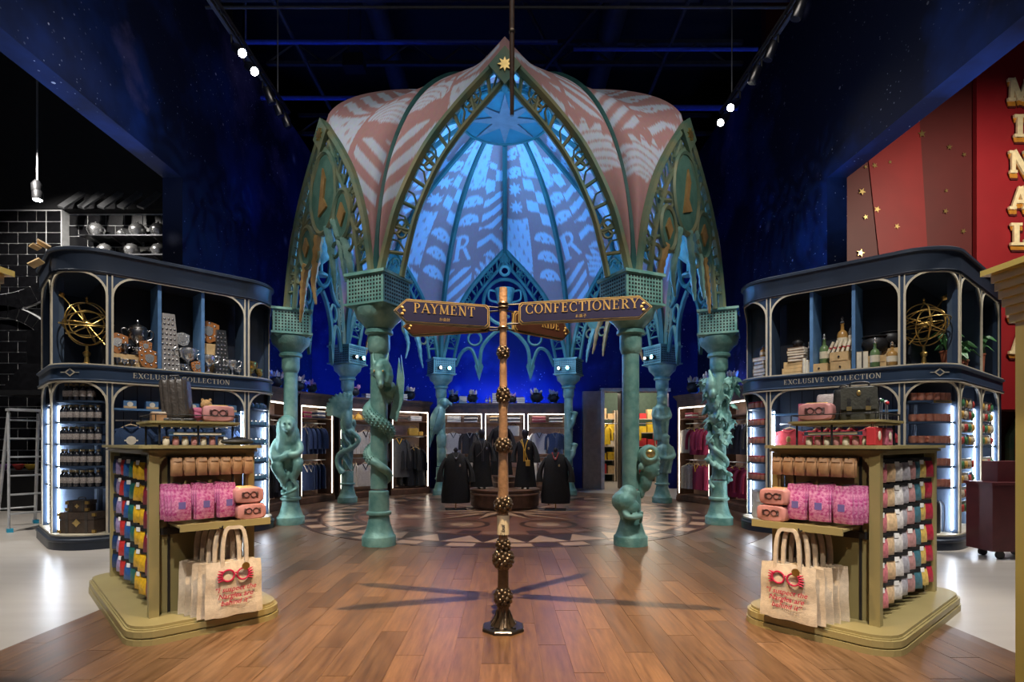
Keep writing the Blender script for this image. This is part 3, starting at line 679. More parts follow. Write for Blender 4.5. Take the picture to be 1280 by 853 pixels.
def motif(k, th, ph, w_):
    """projected light pattern painted onto the vault cloth; th 0..1 across the gore (ridge to groin), ph elevation degrees, w_ metres wide -> 0..1"""
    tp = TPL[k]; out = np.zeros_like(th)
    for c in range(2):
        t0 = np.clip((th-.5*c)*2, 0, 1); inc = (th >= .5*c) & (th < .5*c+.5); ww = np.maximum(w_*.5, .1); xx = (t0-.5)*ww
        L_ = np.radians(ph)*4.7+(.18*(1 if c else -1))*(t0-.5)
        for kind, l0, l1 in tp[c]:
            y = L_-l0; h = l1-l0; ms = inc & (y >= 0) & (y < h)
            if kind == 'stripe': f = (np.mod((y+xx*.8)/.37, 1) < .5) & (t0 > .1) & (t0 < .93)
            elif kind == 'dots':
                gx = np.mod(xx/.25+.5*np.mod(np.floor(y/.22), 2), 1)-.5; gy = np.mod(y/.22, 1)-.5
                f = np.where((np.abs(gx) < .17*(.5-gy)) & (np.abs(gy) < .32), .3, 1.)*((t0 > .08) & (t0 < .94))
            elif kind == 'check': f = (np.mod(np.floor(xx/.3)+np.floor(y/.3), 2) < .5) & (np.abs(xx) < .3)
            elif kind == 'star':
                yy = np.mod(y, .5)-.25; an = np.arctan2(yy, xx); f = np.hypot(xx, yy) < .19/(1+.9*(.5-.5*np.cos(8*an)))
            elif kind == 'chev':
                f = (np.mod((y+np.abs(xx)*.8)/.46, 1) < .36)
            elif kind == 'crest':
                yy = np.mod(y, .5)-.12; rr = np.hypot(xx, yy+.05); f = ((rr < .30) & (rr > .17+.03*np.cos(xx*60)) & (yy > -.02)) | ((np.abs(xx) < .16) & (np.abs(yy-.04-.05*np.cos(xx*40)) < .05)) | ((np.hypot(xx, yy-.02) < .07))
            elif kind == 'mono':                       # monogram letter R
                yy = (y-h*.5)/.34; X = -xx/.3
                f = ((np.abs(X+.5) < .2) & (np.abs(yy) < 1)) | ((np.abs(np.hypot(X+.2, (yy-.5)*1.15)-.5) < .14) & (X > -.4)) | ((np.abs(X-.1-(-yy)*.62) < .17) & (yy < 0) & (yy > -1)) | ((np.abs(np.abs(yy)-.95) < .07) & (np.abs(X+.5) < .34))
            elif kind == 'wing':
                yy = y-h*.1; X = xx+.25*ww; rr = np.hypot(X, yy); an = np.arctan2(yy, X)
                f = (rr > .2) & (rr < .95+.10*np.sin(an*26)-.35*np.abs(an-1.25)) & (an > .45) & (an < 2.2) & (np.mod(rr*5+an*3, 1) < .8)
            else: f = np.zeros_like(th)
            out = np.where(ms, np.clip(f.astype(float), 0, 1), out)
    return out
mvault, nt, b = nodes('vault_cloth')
vc = nt.nodes.new('ShaderNodeVertexColor'); vc.layer_name = 'print'; nz = nt.nodes.new('ShaderNodeTexNoise'); nz.inputs['Scale'].default_value = 40  # layer holds the projected light pattern as painted colour
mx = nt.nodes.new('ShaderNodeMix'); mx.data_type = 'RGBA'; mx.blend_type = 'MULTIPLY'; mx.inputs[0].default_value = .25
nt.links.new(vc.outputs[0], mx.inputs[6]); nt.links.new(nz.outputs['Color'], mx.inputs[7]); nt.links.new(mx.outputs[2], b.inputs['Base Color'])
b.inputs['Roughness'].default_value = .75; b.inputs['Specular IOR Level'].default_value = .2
CB = np.array((.41, .245, .25)); CP = np.array((.50, .60, .74))  # shell colour, and the colour painted where the projected light pattern falls
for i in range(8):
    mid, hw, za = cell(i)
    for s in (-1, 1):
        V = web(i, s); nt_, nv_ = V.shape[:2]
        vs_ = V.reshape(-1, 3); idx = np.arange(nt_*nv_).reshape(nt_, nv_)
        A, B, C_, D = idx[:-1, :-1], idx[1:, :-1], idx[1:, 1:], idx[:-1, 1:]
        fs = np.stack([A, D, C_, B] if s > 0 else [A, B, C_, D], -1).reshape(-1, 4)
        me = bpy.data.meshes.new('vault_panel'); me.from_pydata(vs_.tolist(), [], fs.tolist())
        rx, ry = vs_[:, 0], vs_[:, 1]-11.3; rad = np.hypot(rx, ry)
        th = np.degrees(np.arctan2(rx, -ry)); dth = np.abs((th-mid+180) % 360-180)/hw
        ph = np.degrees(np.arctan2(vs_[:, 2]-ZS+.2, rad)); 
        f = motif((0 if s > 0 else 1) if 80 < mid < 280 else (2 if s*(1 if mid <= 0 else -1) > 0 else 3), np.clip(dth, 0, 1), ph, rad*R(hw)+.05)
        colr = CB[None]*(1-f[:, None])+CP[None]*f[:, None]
        ca = me.color_attributes.new('print', 'FLOAT_COLOR', 'POINT'); ca.data.foreach_set('color', np.hstack([colr, np.ones((len(colr), 1))]).astype(np.float32).ravel())  # projected light pattern goes into the panel colours
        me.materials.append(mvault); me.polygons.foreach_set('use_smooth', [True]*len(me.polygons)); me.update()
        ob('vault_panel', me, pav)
mat('medallion_green', (.05, .15, .12), .6, .1, scale=5, bump=.3, col2=(.09, .22, .18))
# ribs on the groins and on the ridges
for i in range(8):
    P = []
    for k in range(33):
        t = k/32; r, z = groin(t); P.append(cyl(ANG[i], r+.015, z))
    mb = MB(); mb.tube(P, .075, 6); mb.build('groin_rib', M('rib_teal'), pav, smooth=True)
    mid, hw, za = cell(i); V = web(i, 1, 40, 40); P = [Vector(V[-1, b])-Vector((0, 0, .13)) for b in range(0, 41, 2)]
    mb = MB(); mb.tube(P, .06, 6); mb.build('ridge_rib', M('rib_teal'), pav, smooth=True)
# arch frames and tracery
def arch_line(i, inset, out, n=26, t0=0.):
    L = [arch_pt(i, -1, t0+(1-t0)*k/n, inset, out) for k in range(n+1)]; Rr = [arch_pt(i, 1, t0+(1-t0)*k/n, inset, out) for k in range(n+1)]
    return L+Rr[::-1][1:]
for i in range(8):
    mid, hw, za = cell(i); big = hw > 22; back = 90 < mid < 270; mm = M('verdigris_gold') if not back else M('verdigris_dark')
    w1 = .30
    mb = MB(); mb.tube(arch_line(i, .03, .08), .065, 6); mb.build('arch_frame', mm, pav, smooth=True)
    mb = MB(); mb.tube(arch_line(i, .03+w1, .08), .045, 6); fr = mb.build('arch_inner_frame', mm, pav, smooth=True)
    mb = MB()                                           # quatrefoils and cross pieces between the two rails
    for s in (-1, 1):
        for k in range(1, 10):
            t = k/10; a = arch_pt(i, s, t, .03, .08); c = arch_pt(i, s, t, .03+w1, .08); mb.tube([a, c], .028, 5)
            if k % 3 == 2:
                m_ = (a+c)/2; nv = Vector((math.sin(R(mid)), -math.cos(R(mid)), 0)); T = Matrix.Translation(m_) @ nv.to_track_quat('Z', 'Y').to_matrix().to_4x4()
                for q in range(4): mb.ring((.065*math.cos(q*PI/2), .065*math.sin(q*PI/2), 0), .06, .018, T, 12, 5)
            a2 = arch_pt(i, s, t+.05, .03, .08); c2 = arch_pt(i, s, t+.05, .03+w1, .08); mb.tube([c, (a2+c2)/2, a2], .014, 4)
    mb.build('arch_tracery', mm, pav)
    nv = Vector((math.sin(R(mid)), -math.cos(R(mid)), 0)); ap = arch_pt(i, 1, 1, .2, .12)
    mb = MB(); T = Matrix.Translation(ap+nv*.02) @ nv.to_track_quat('Z', 'Y').to_matrix().to_4x4()
    mb.prism([(.22*math.cos(2*PI*k/4), .26*math.sin(2*PI*k/4)) for k in range(4)], -.03, .03, T); o = mb.build('apex_plate', mm, pav)
    mb = MB(); mb.prism(star5(.1, 8, .5), .03, .05, T); mb.build('apex_star', M('gold'), o)
def frame_T(i, out=.08):
    mid, hw, za = cell(i); m_ = R(mid); n_ = Vector((math.sin(m_), -math.cos(m_), 0)); u = Vector((math.cos(m_), math.sin(m_), 0))
    o = Vector((0, 11.3, 0))+n_*(RC*math.cos(R(hw))+out)
    return Matrix(((u.x, 0, n_.x, o.x), (u.y, 0, n_.y, o.y), (0, 1, 0, 0), (0, 0, 0, 1)))   # local x along chord, y up, z outward
def medallion(i, x, z, rx, rz_, parent, kind):
    T = frame_T(i) @ Matrix.Translation((x, z, 0)); n = 26
    q = MB(); q.prism([(rx*math.cos(2*PI*k/n), rz_*math.sin(2*PI*k/n)) for k in range(n)], -.03, .03, T); o = q.build('medallion', M('medallion_green'), parent)
    q = MB(); q.tube([T @ Vector((rx*math.cos(2*PI*k/n), rz_*math.sin(2*PI*k/n), .02)) for k in range(n)], .045, 6, closed=True); q.build('medallion_rim', M('verdigris_gold'), o, smooth=True)
    q = MB()
    if kind == 'leaf': q.prism([(-.3*rx, -.55*rz_), (.35*rx, -.4*rz_), (.1*rx, -.15*rz_), (.25*rx, .3*rz_), (.05*rx, .6*rz_), (-.1*rx, .1*rz_)], .03, .06, T)
    else: q.prism([(.45*rx*math.cos(2*PI*k/4), .5*rz_*math.sin(2*PI*k/4)) for k in range(4)], .03, .06, T)
    q.build('medallion_relief', M('rust_gold'), o)
def pendant(i, pts, parent, r=.06, mm='rust_gold'):
    T = frame_T(i); P = cat_rom([(a, b, 0) for a, b in pts], 6)
    n = len(P); q = MB(); q.tube([T @ p for p in P], [r*(1-.8*(k/n)**1.4)*(1+.16*math.sin(k*2.4)) for k in range(n)], 7); q.build('root_pendant', M(mm), parent, smooth=True)
for i in range(8):
    mid, hw, za = cell(i)
    if hw > 22: continue
    big_r = .44
    medallion(i, 0, 5.25, .40, .62, pav, 'leaf'); medallion(i, -.56, 4.55, .22, .32, pav, 'd'); medallion(i, .58, 4.75, .24, .36, pav, 'd')
    for pts in ([(-.6, 4.3), (-.72, 4.0), (-.78, 3.66), (-.85, 3.4)], [(-.2, 4.65), (-.3, 4.25), (-.38, 3.95), (-.3, 3.6)], [(.1, 4.7), (.22, 4.3), (.3, 3.9), (.33, 3.66)], [(.6, 4.4), (.72, 4.1), (.82, 3.8), (.86, 3.55)], [(.3, 4.75), (.5, 4.35), (.6, 3.95), (.66, 3.75)]):
        pendant(i, pts, pav, .075, random.choice(('rust_gold', 'verdigris')))
    T = frame_T(i)
    for (a, b) in (((-.3, 5.7), (-.15, 6.0)), ((.3, 5.7), (.15, 6.0)), ((-.45, 5.0), (-.8, 4.9)), ((.45, 5.1), (.8, 5.0)), ((-.75, 4.4), (-1.0, 4.3)), ((.8, 4.6), (1.0, 4.4)), ((-.4, 4.7), (-.15, 4.65)), ((.4, 4.8), (.15, 4.7))):
        q = MB(); q.tube([T @ Vector((*a, 0)), T @ Vector((*b, 0))], .035, 6); q.build('tracery_bar', M('verdigris_gold'), pav, smooth=True)
    for (x, y) in ((-.5, 5.0), (.5, 5.25), (0, 6.0), (-.3, 4.35), (.35, 4.3), (.75, 4.3), (-.85, 4.15)): q = MB(); q.ring((x, y, 0), .11, .028, T, 14, 5); q.build('tracery_ring', M('verdigris_gold'), pav, smooth=True)
# lancet tracery in the far wide arches
for i in range(8):
    mid, hw, za = cell(i)
    if hw < 22 or abs(mid) < 5: continue
    T = frame_T(i, .05)
    q = MB(); n = 28
    q.tube([T @ Vector((.58*math.cos(2*PI*k/n), 5.25+.62*math.sin(2*PI*k/n), 0)) for k in range(n)], .05, 6, closed=True)
    for s in (-1, 1):
        q.tube([T @ p for p in cat_rom([(s*.05, 4.55, 0), (s*.35, 4.35, 0), (s*.62, 4.0, 0), (s*.68, 3.5, 0), (s*.7, 3.35, 0)], 5)], .055, 6)
        q.tube([T @ p for p in cat_rom([(s*1.35, 3.5, 0), (s*1.15, 3.9, 0), (s*.9, 3.95, 0), (s*.7, 3.4, 0)], 5)], .05, 6)
        q.tube([T @ p for p in cat_rom([(s*1.2, 4.5, 0), (s*.85, 4.6, 0), (s*.55, 4.95, 0)], 5)], .05, 6)
        q.ring((s*.82, 4.25, 0), .18, .035, T, 16, 5)
        q.prism([(s*.7-.12, 3.5), (s*.7, 3.1), (s*.7+.12, 3.5), (s*.7, 3.75)], -.03, .03, T)
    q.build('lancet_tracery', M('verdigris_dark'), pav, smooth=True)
    q = MB(); q.ring((0, 6.1, 0), .12, .04, T, 16, 5); q.build('roundel', M('verdigris'), pav)
    # two-handled cup roundel
    q = MB(); TT = T @ Matrix.Translation((0, 4.82, 0)) @ Matrix.Rotation(R(-90), 4, 'X')
    q.lathe([(.13, 0), (.14, .04), (.04, .1), (.04, .25), (.2, .4), (.26, .7), (.27, .78), (.22, .78)], 18, T=TT)
    for s in (-1, 1): q.tube([TT @ p for p in cat_rom([(s*.24, 0, .72), (s*.42, 0, .74), (s*.42, 0, .5), (s*.2, 0, .42)], 5)], .03, 6)
    q.build('cup_ornament', M('verdigris'), pav, smooth=True)
# crown disc
q = MB(); q.lathe([(.92, 0), (.98, .05), (.98, .14), (.9, .16)], 48, (0, 11.3, 8.02)); dc = q.build('ceiling_disc', M('disc_teal'), pav, smooth=True)
q = MB(); q.ring((0, 11.3, 8.03), .93, .04, None, 48, 6); q.build('disc_rim', M('rib_teal'), dc, smooth=True)
q = MB(); q.prism([(.86*(1 if k % 2 == 0 else .32)*math.sin(PI*k/8), .86*(1 if k % 2 == 0 else .32)*math.cos(PI*k/8)) for k in range(16)], -.03, 0, Matrix.Translation((0, 11.3, 8.02))); q.build('disc_star', M('star_grey'), dc)
# ------------------------------------------------------------ columns
CBASE = [(.23, 0), (.23, .125), (.222, .14), (.205, .15), (.178, .22), (.148, .33), (.135, .415), (.165, .425), (.172, .445), (.165, .465), (.14, .475), (.135, .74), (.118, .755)]
CCAP = [(.115, 2.62), (.13, 2.64), (.15, 2.70), (.15, 2.88), (.19, 2.90), (.19, 2.94), (.17, 2.96), (.24, 3.05), (.30, 3.10), (.33, 3.22)]
q = MB(); q.lathe(CBASE, 28); m_base = q.mesh('base', M('verdigris'), True)
q = MB(); q.lathe([(.115, .78), (.115, 2.64)], 20); m_shaft = q.mesh('shaft', M('verdigris'), True)
q = MB(); q.lathe(CCAP, 28); m_cap = q.mesh('capital', M('verdigris'), True)
q = MB(); q.lathe([(.33, 3.20), (.46, 3.26)], 4, T=Matrix.Rotation(R(45), 4, 'Z')); q.box((0, 0, 3.45), (.60, .60, .40)); q.box((0, 0, 3.66), (.66, .66, .04)); q.box((0, 0, 3.26), (.66, .66, .03))
m_box = q.mesh('perforated_box', M('verdigris'))
q = MB()                                               # dark punched holes, one grid per face
for f in range(4):
    T = Matrix.Rotation(f*PI/2, 4, 'Z')
    for a in range(11):
        for b_ in range(7): q.box((-.25+.05*a, -.301, 3.30+.05*b_), (.026, .006, .026), T=T)
m_holes = q.mesh('punched_grid', M('black_metal'))
q = MB(); q.lathe([(.045, 0), (.055, .03), (.05, .10)], 14, T=Matrix.Rotation(R(90), 4, 'X')); m_lamp = q.mesh('projector', M('black_metal'), True)
q = MB(); q.lathe([(.04, .1), (.04, .105)], 14, T=Matrix.Rotation(R(90), 4, 'X')); m_lens_c = q.mesh('lens', M('lamp_cyan')); 
q = MB(); q.lathe([(.028, .1), (.028, .105)], 14, T=Matrix.Rotation(R(90), 4, 'X')); m_lens_w = q.mesh('lens', M('lamp_white'))
columns = []
for i, a in enumerate(ANG):
    p = cyl(a, RC, 0); c = ob('column', m_shaft, pav, p, (0, 0, R(a))); columns.append(c)
    ob('base', m_base, c); ob('capital', m_cap, c); ob('perforated_box', m_box, c)
    ob('punched_grid', m_holes, c)['kind'] = 'stuff'
    for sx, lens in ((-.14, m_lens_w), (.1, m_lens_c)):
        inner = 90 < a < 270
        if not inner and sx > 0: continue
        # lamps sit on the face towards the middle of the hall
        TT = Matrix.Rotation(PI if inner else 0, 4, 'Z')
        v = TT @ Vector((sx, -.30, 3.40))
        if inner: ob('projector', m_lamp, c, v, (0, 0, PI)); ob('lens', lens, c, v, (0, 0, PI))
# blue up-lights on the capitals, aimed into the vault
for i, a in enumerate(ANG):
    p = cyl(a, RC-.42, 3.75)
    far = 90 < a < 270
    spot('blue_uplight', p, cyl(a+180, 2.4, 7.0), 230, (.05, .42, 1), 100, .8, .08)
    spot('violet_uplight', p, cyl(a+180, 3.0, 5.6), 44, (.5, .36, 1), 110, .8, .08)
# ============================================================ SIGNPOST
PX, PY = -.012, 4.14
sp = thing('signpost', 'knobbly bronze and wood signpost with four pointed signs on octagonal foot', 'signpost', (PX, PY, .006))
zz = lambda y: EYE+(CY-y)*PY/F
q = MB(); q.lathe([(.165, 0), (.165, .022), (.155, .03)], 8, T=Matrix.Rotation(R(22.5), 4, 'Z')); fp = q.build('foot_plate', M('dark_steel'), sp)
for k in range(4):
    q = MB(); q.lathe([(.014, .03), (.014, .042)], 6); q.build('bolt', M('black_metal'), fp, (.115*math.cos(R(45+90*k)), .115*math.sin(R(45+90*k)), 0))
prof = [(.030, zz(700)), (.036, zz(668)), (.041, zz(640)), (.040, zz(610)), (.034, zz(560)), (.033, zz(525)), (.037, zz(505)), (.030, zz(490)), (.026, zz(440)), (.029, zz(400)), (.031, zz(365)), (.030, zz(361))]
q = MB(); q.lathe(prof, 18); q.build('post', M('post_wood'), sp, smooth=True)
q = MB(); q.lathe([(.088, .03), (.075, .05), (.052, .085), (.044, .13), (.040, zz(715)), (.034, zz(690))], 20)
for k in range(9):
    a = 2*PI*k/9; q.tube([(.085*math.cos(a), .085*math.sin(a), .035), (.062*math.cos(a+.1), .062*math.sin(a+.1), .08), (.043*math.cos(a+.2), .043*math.sin(a+.2), .15)], [.018, .013, .006], 6)
q.build('root_flare', M('bronze'), sp, smooth=True)
def cluster(y, r, h, nb):
    z = zz(y); q = MB(); q.ell((0, 0, z), (r*.86, r*.86, h*.9), n=14, k=10)
    for i in range(nb):
        ph = math.acos(1-2*(i+.5)/nb); th = PI*(1+5**.5)*i
        d = Vector((math.sin(ph)*math.cos(th), math.sin(ph)*math.sin(th), math.cos(ph)))
        q.ell((d.x*r*.84, d.y*r*.84, z+d.z*h*.84), r*.30, n=8, k=6)
    return q.build('knob_cluster', M('bronze'), sp, smooth=True)
for y, r, h, nb in ((442, .047, .06, 30), (496, .052, .082, 40), (558, .060, .065, 40), (632, .066, .072, 44), (700, .076, .085, 54), (683, .055, .06, 34), (748, .066, .085, 48)): cluster(y, r, h, nb)
q = MB(); q.lathe([(.046, zz(669)), (.046, zz(645))], 20, cap=False); pb = q.build('paper_band', M('paper'), sp, smooth=True)
tm = text_mesh('E bul', .045, M('black_plastic'), shear=.25)
o = ob('print', tm, pb, (.012, -.0468, zz(664)), (R(90), R(-90), 0))
# signs: local x = reading direction, y up, z towards the viewer
mat('sign_navy', (.0045, .006, .042), .5, spec=.25); mat('sign_brown', (.030, .012, .010), .45, spec=.3); mat('sign_gold', (.36, .26, .10), .42, .5)
def arm_sign(side, yaw, z0, L, h, txt, jp, panel, th, x_off=.14):
    """side -1/1: points towards that side; yaw: turn about the post, positive = towards the viewer"""
    u = Vector((math.cos(yaw), -side*math.sin(yaw)*side*1.0, 0)) if False else None
    d = Vector((side*math.cos(yaw), -math.sin(yaw), 0)); rd = d*side; n = rd.cross(Vector((0, 0, 1)))
    T = Matrix(((rd.x, 0, n.x, 0), (rd.y, 0, n.y, 0), (0, 1, 0, z0), (0, 0, 0, 1)))
    c = .07; tip = .09
    def outline(g):
        P = [(x_off+g+.02, g), (x_off+g, g+.02), (x_off+g, h-g-.02), (x_off+g+.02, h-g), (x_off+L-tip, h-g), (x_off+L-g*1.2, h/2), (x_off+L-tip, g)]
        return [(side*a, b) for a, b in (P if side > 0 else P[::-1])]
    def outl(g):
        P = outline(g); return P if side < 0 else P[::-1]
    q = MB(); q.prism(outl(0), -.016, .010, T); pn = q.build('sign_panel', M('sign_gold'), sp)
    q = MB(); q.prism(outl(.006), -.019, .013, T); q.build('sign_edge', M('black_metal'), pn)
    q = MB(); q.prism(outl(.012), -.021, .0145, T); q.build('sign_border', M('sign_gold'), pn)
    q = MB(); q.prism(outl(.017), -.023, .016, T); q.build('sign_field', M(panel), pn)
    if txt:
        wq, wd = word(txt, th, .003, T @ Matrix.Translation((side*(x_off+L*.48), h*.46, .016)), track=.09); wq.build('lettering', M('sign_gold'), pn)
        cu = text_mesh(jp, th*.40, M('sign_gold')) if jp else None
        if cu: o = ob('small_lettering', cu, pn); o.matrix_local = T @ Matrix.Translation((side*(x_off+L*.48), h*.19, .0165))
    q = MB()
    for k in range(3): q.ell((side*(x_off+L-.06-.012*(k % 2)), h/2+(k-1)*.022, .017), (.013, .011, .006), T=T)
    q.build('tip_ornament', M('sign_gold'), pn)
    q = MB(); q.tube([T @ Vector((0, h*.93, 0)), T @ Vector((side*(x_off+.05), h*.93, 0))], .007, 6); q.tube([T @ Vector((0, h*.06, 0)), T @ Vector((side*(x_off+.05), h*.06, 0))], .007, 6); q.build('bracket', M('dark_steel'), pn)
arm_sign(-1, R(17), 2.245, .70, .175, 'PAYMENT', 'お会計', 'sign_navy', .068, .11)
arm_sign(1, R(13), 2.275, .96, .165, 'CONFECTIONERY', 'お菓子', 'sign_navy', .068, .12)
arm_sign(-1, R(-17), 2.235, .72, .165, '', '', 'sign_brown', .05, .11)
arm_sign(1, R(-42), 2.245, .64, .16, '', '', 'sign_brown', .06, .1)
dd = Vector((math.cos(R(42)), math.sin(R(42)), 0)); nn = dd.cross(Vector((0, 0, 1)))
T = Matrix(((dd.x, 0, nn.x, 0), (dd.y, 0, nn.y, 0), (0, 1, 0, 2.245), (0, 0, 0, 1)))
wq, wd = word('RIDE', .062, .003, T @ Matrix.Translation((.50, .075, .016)), track=.09); wq.build('lettering', M('sign_gold'), sp)
for z in (2.26, 2.41, 2.44): q = MB(); q.ring((0, 0, z), .033, .009, None, 18, 6); q.build('clamp_ring', M('bronze'), sp, smooth=True)
# ============================================================ KIOSKS
def rrect(x0, x1, y0, y1, r, n=5):
    out = []
    for cx, cy, a0 in ((x1-r, y1-r, 0), (x0+r, y1-r, 90), (x0+r, y0+r, 180), (x1-r, y0+r, 270)):
        for k in range(n+1): a = R(a0+90*k/n); out.append((cx+r*math.cos(a), cy+r*math.sin(a)))
    return out
ORDN = ['first', 'second', 'third', 'fourth', 'fifth', 'sixth', 'seventh', 'eighth']
class Kiosk:
    """u runs along the tote face, v along the packet face; origin at the near body corner"""
    def __init__(s, o, ang, mirror, Lu, Lv, label):
        s.o = Vector((*o, 0)); s.ang = ang; s.mir = mirror; s.Lu = Lu; s.Lv = Lv
        if not mirror: s.u = Vector((math.cos(ang), math.sin(ang), 0)); s.v = Vector((-math.sin(ang), math.cos(ang), 0))
        else: s.u = Vector((-math.cos(ang), math.sin(ang), 0)); s.v = Vector((math.sin(ang), math.cos(ang), 0))
        s.T = Matrix(((s.u.x, s.v.x, 0, s.o.x), (s.u.y, s.v.y, 0, s.o.y), (0, 0, 1, 0), (0, 0, 0, 1)))
        s.root = thing('display_kiosk', label, 'kiosk', (0, 0, 0)); s.body()
    def p(s, u, v, z): return s.T @ Vector((u, v, z))
    def face_u(s):   # z rotation of an item built facing -y so that it looks out of the tote face (-v)
        d = -s.v; return math.atan2(d.y, d.x)+PI/2
    def face_v(s):   # ... looking out of the packet face (-u)
        d = -s.u; return math.atan2(d.y, d.x)+PI/2
    def part(s, mb, name, m, parent=None):
        me_ = MB(); me_.v = [tuple(s.T @ Vector(p)) for p in mb.v]; me_.f = [f[::-1] for f in mb.f] if s.mir else mb.f; me_.m = mb.m
        return me_.build(name, M(m) if isinstance(m, str) else m, parent or s.root)
    def body(s):
        Lu, Lv = s.Lu, s.Lv; O = 'kiosk_olive'
        for z0, z1, g, r in ((0, .05, .22, .2), (.05, .062, .205, .19), (.062, .105, .215, .2), (.105, .115, .2, .19), (.115, .135, .19, .18)):
            q = MB(); q.prism(rrect(-g*.9, Lu+g*.9, -g*1.25, Lv+g, r), z0, z1); s.part(q, 'plinth_step', O)
        q = MB(); q.b2(.2, .48, .06, Lv-.06, .135, 1.3); s.part(q, 'core', 'kiosk_inner')
        q = MB(); q.b2(.03, Lu-.03, .05, .075, .135, 1.33); s.part(q, 'back_panel', 'kiosk_inner')
        q = MB(); q.b2(.03, Lu-.03, Lv-.075, Lv-.05, .135, 1.33); s.part(q, 'back_panel', 'kiosk_inner')
        for (a, b) in ((0, 0), (Lu, 0), (0, Lv), (Lu, Lv)):
            q = MB(); x = a-.035 if a == 0 else a-.03; y = b-.03 if b == 0 else b-.035
            q.b2(x, x+.065, y, y+.065, .135, 1.33); s.part(q, 'corner_post', O)
            sg = 1 if a == 0 else -1; q = MB()                     # little curved bracket under the top
            for k in range(5):
                t = k/5; q.b2(min(a+sg*.03, a+sg*(.03+.07*t)), max(a+sg*.03, a+sg*(.03+.07*t)+.001), y+.01, y+.05, 1.23+.02*k, 1.25+.02*k)
            s.part(q, 'post_bracket', O)
        for u_ in (.105, Lu-.105):
            q = MB(); q.b2(u_-.008, u_+.008, .04, .05, .14, 1.3); s.part(q, 'slotted_rail', 'black_metal')
        for z0, z1, g, r in ((1.318, 1.335, .04, .06), (1.335, 1.352, .07, .08), (1.352, 1.362, .055, .07), (1.362, 1.385, .10, .1)):
            q = MB(); q.prism(rrect(-g, Lu+g, -g, Lv+g, r), z0, z1); s.part(q, 'top_moulding', O)
        # shelf on the tote face
        q = MB(); q.b2(.1, Lu+.06, -.30, .05, .80, .815); sh = s.part(q, 'shelf', O); q = MB(); q.b2(.1, Lu+.06, -.315, -.30, .775, .825); s.part(q, 'shelf_strip', O, sh)
        q = MB(); q.b2(.05, Lu-.05, .03, .05, .72, .77); s.part(q, 'cross_rail', 'black_metal')
        # pegs of the packet face
        s.rows = [1.255-.178*k for k in range(6)]; s.np = 8
        q = MB(); 
        for z in s.rows: q.b2(.185, .2, .08, Lv-.08, z-.012, z+.018)
        s.part(q, 'peg_rail', 'black_metal')['kind'] = 'stuff'
        for z in s.rows:
            for k in range(s.np):
                y = .13+(Lv-.26)*k/(s.np-1); q = MB(); q.tube([(.2, y, z), (.03, y, z), (.02, y, z+.02)], .005, 5); s.part(q, 'peg', 'black_metal')
        # raised tier
        tx0, tx1, ty0, ty1 = .02, Lu-.02, .12, .72
        for (a, b) in ((tx0+.05, ty0+.05), (tx1-.05, ty0+.05), (tx0+.05, ty1-.05), (tx1-.05, ty1-.05), ((tx0+tx1)/2, ty0+.03)):
            q = MB(); q.tube([(a, b, 1.385), (a, b, 1.54)], .008, 6); s.part(q, 'tier_rod', 'black_metal')
        q = MB(); q.prism(rrect(tx0, tx1, ty0, ty1, .08), 1.54, 1.555); s.part(q, 'tier_shelf', O); q = MB(); q.prism(rrect(tx0-.02, tx1+.02, ty0-.02, ty1+.02, .09), 1.555, 1.572); s.part(q, 'tier_shelf', O)
        q = MB(); q.tube([(a, b, 1.62) for a, b in rrect(tx0, tx1, ty0, ty1, .08, 3)], .004, 5, closed=True)
        for a, b in ((tx0+.02, ty0+.02), (tx1-.02, ty0+.02), (tx1-.02, ty1-.02), (tx0+.02, ty1-.02)): q.tube([(a, b, 1.57), (a, b, 1.62)], .004, 5)
        s.part(q, 'guard_wire', 'black_metal')
KL = Kiosk((-2.56, 4.03), R(43), False, .66, 1.72, 'olive kiosk hung with navy, yellow and maroon packets beside the bottle cabinet')
KR = Kiosk((2.575, 3.84), R(50), True, .66, 1.42, 'olive kiosk hung with pink, grey and teal packets beside the copper mug cabinet')
# packets
def packet_mesh(nm, w_, h_, t_, m_, shape=0):
    q = MB(); n = 6; V = []                                       # pillow shape with pinched header
    for iz in range(n+1):
        z = -h_*iz/n; bul = math.sin(PI*max(0, (iz-1)/(n-1)))**.6 if iz > 1 else 0
        ww = w_*(.86 if iz == 0 else 1)
        V += [(-ww/2, -.002-t_*.15*bul, z), (-ww/4, -.002-t_/2*bul, z), (ww/4, -.002-t_/2*bul, z), (ww/2, -.002-t_*.15*bul, z), (ww/2, .002+t_*.15*bul, z), (ww/4, .002+t_/2*bul, z), (-ww/4, .002+t_/2*bul, z), (-ww/2, .002+t_*.15*bul, z)]
    fs = [(i*8+k, i*8+(k+1) % 8, (i+1)*8+(k+1) % 8, (i+1)*8+k) for i in range(n) for k in range(8)]+[tuple(range(7, -1, -1)), tuple(n*8+k for k in range(8))]
    q.add(V, fs); return q.mesh(nm, m_, True)
PC = {'navy': (.012, .04, .13), 'lilac': (.32, .25, .45), 'red': (.5, .03, .03), 'royal blue': (.02, .10, .33), 'dark green': (.02, .13, .11), 'yellow': (.72, .42, .02), 'maroon': (.19, .015, .035),
      'rose pink': (.65, .2, .24), 'pale yellow': (.7, .5, .3), 'white': (.7, .68, .68), 'silver grey': (.45, .44, .5), 'dusty pink': (.5, .26, .26), 'teal': (.06, .17, .22), 'mustard': (.68, .47, .12), 'crimson': (.42, .02, .05)}
for n_, c in PC.items(): mat('packet_'+n_, c, .4, var=.25, scale=24)
q = MB(); q.box((0, -.016, -.022), (.045, .004, .035)); tagm = q.mesh('price_tag', M('white'))
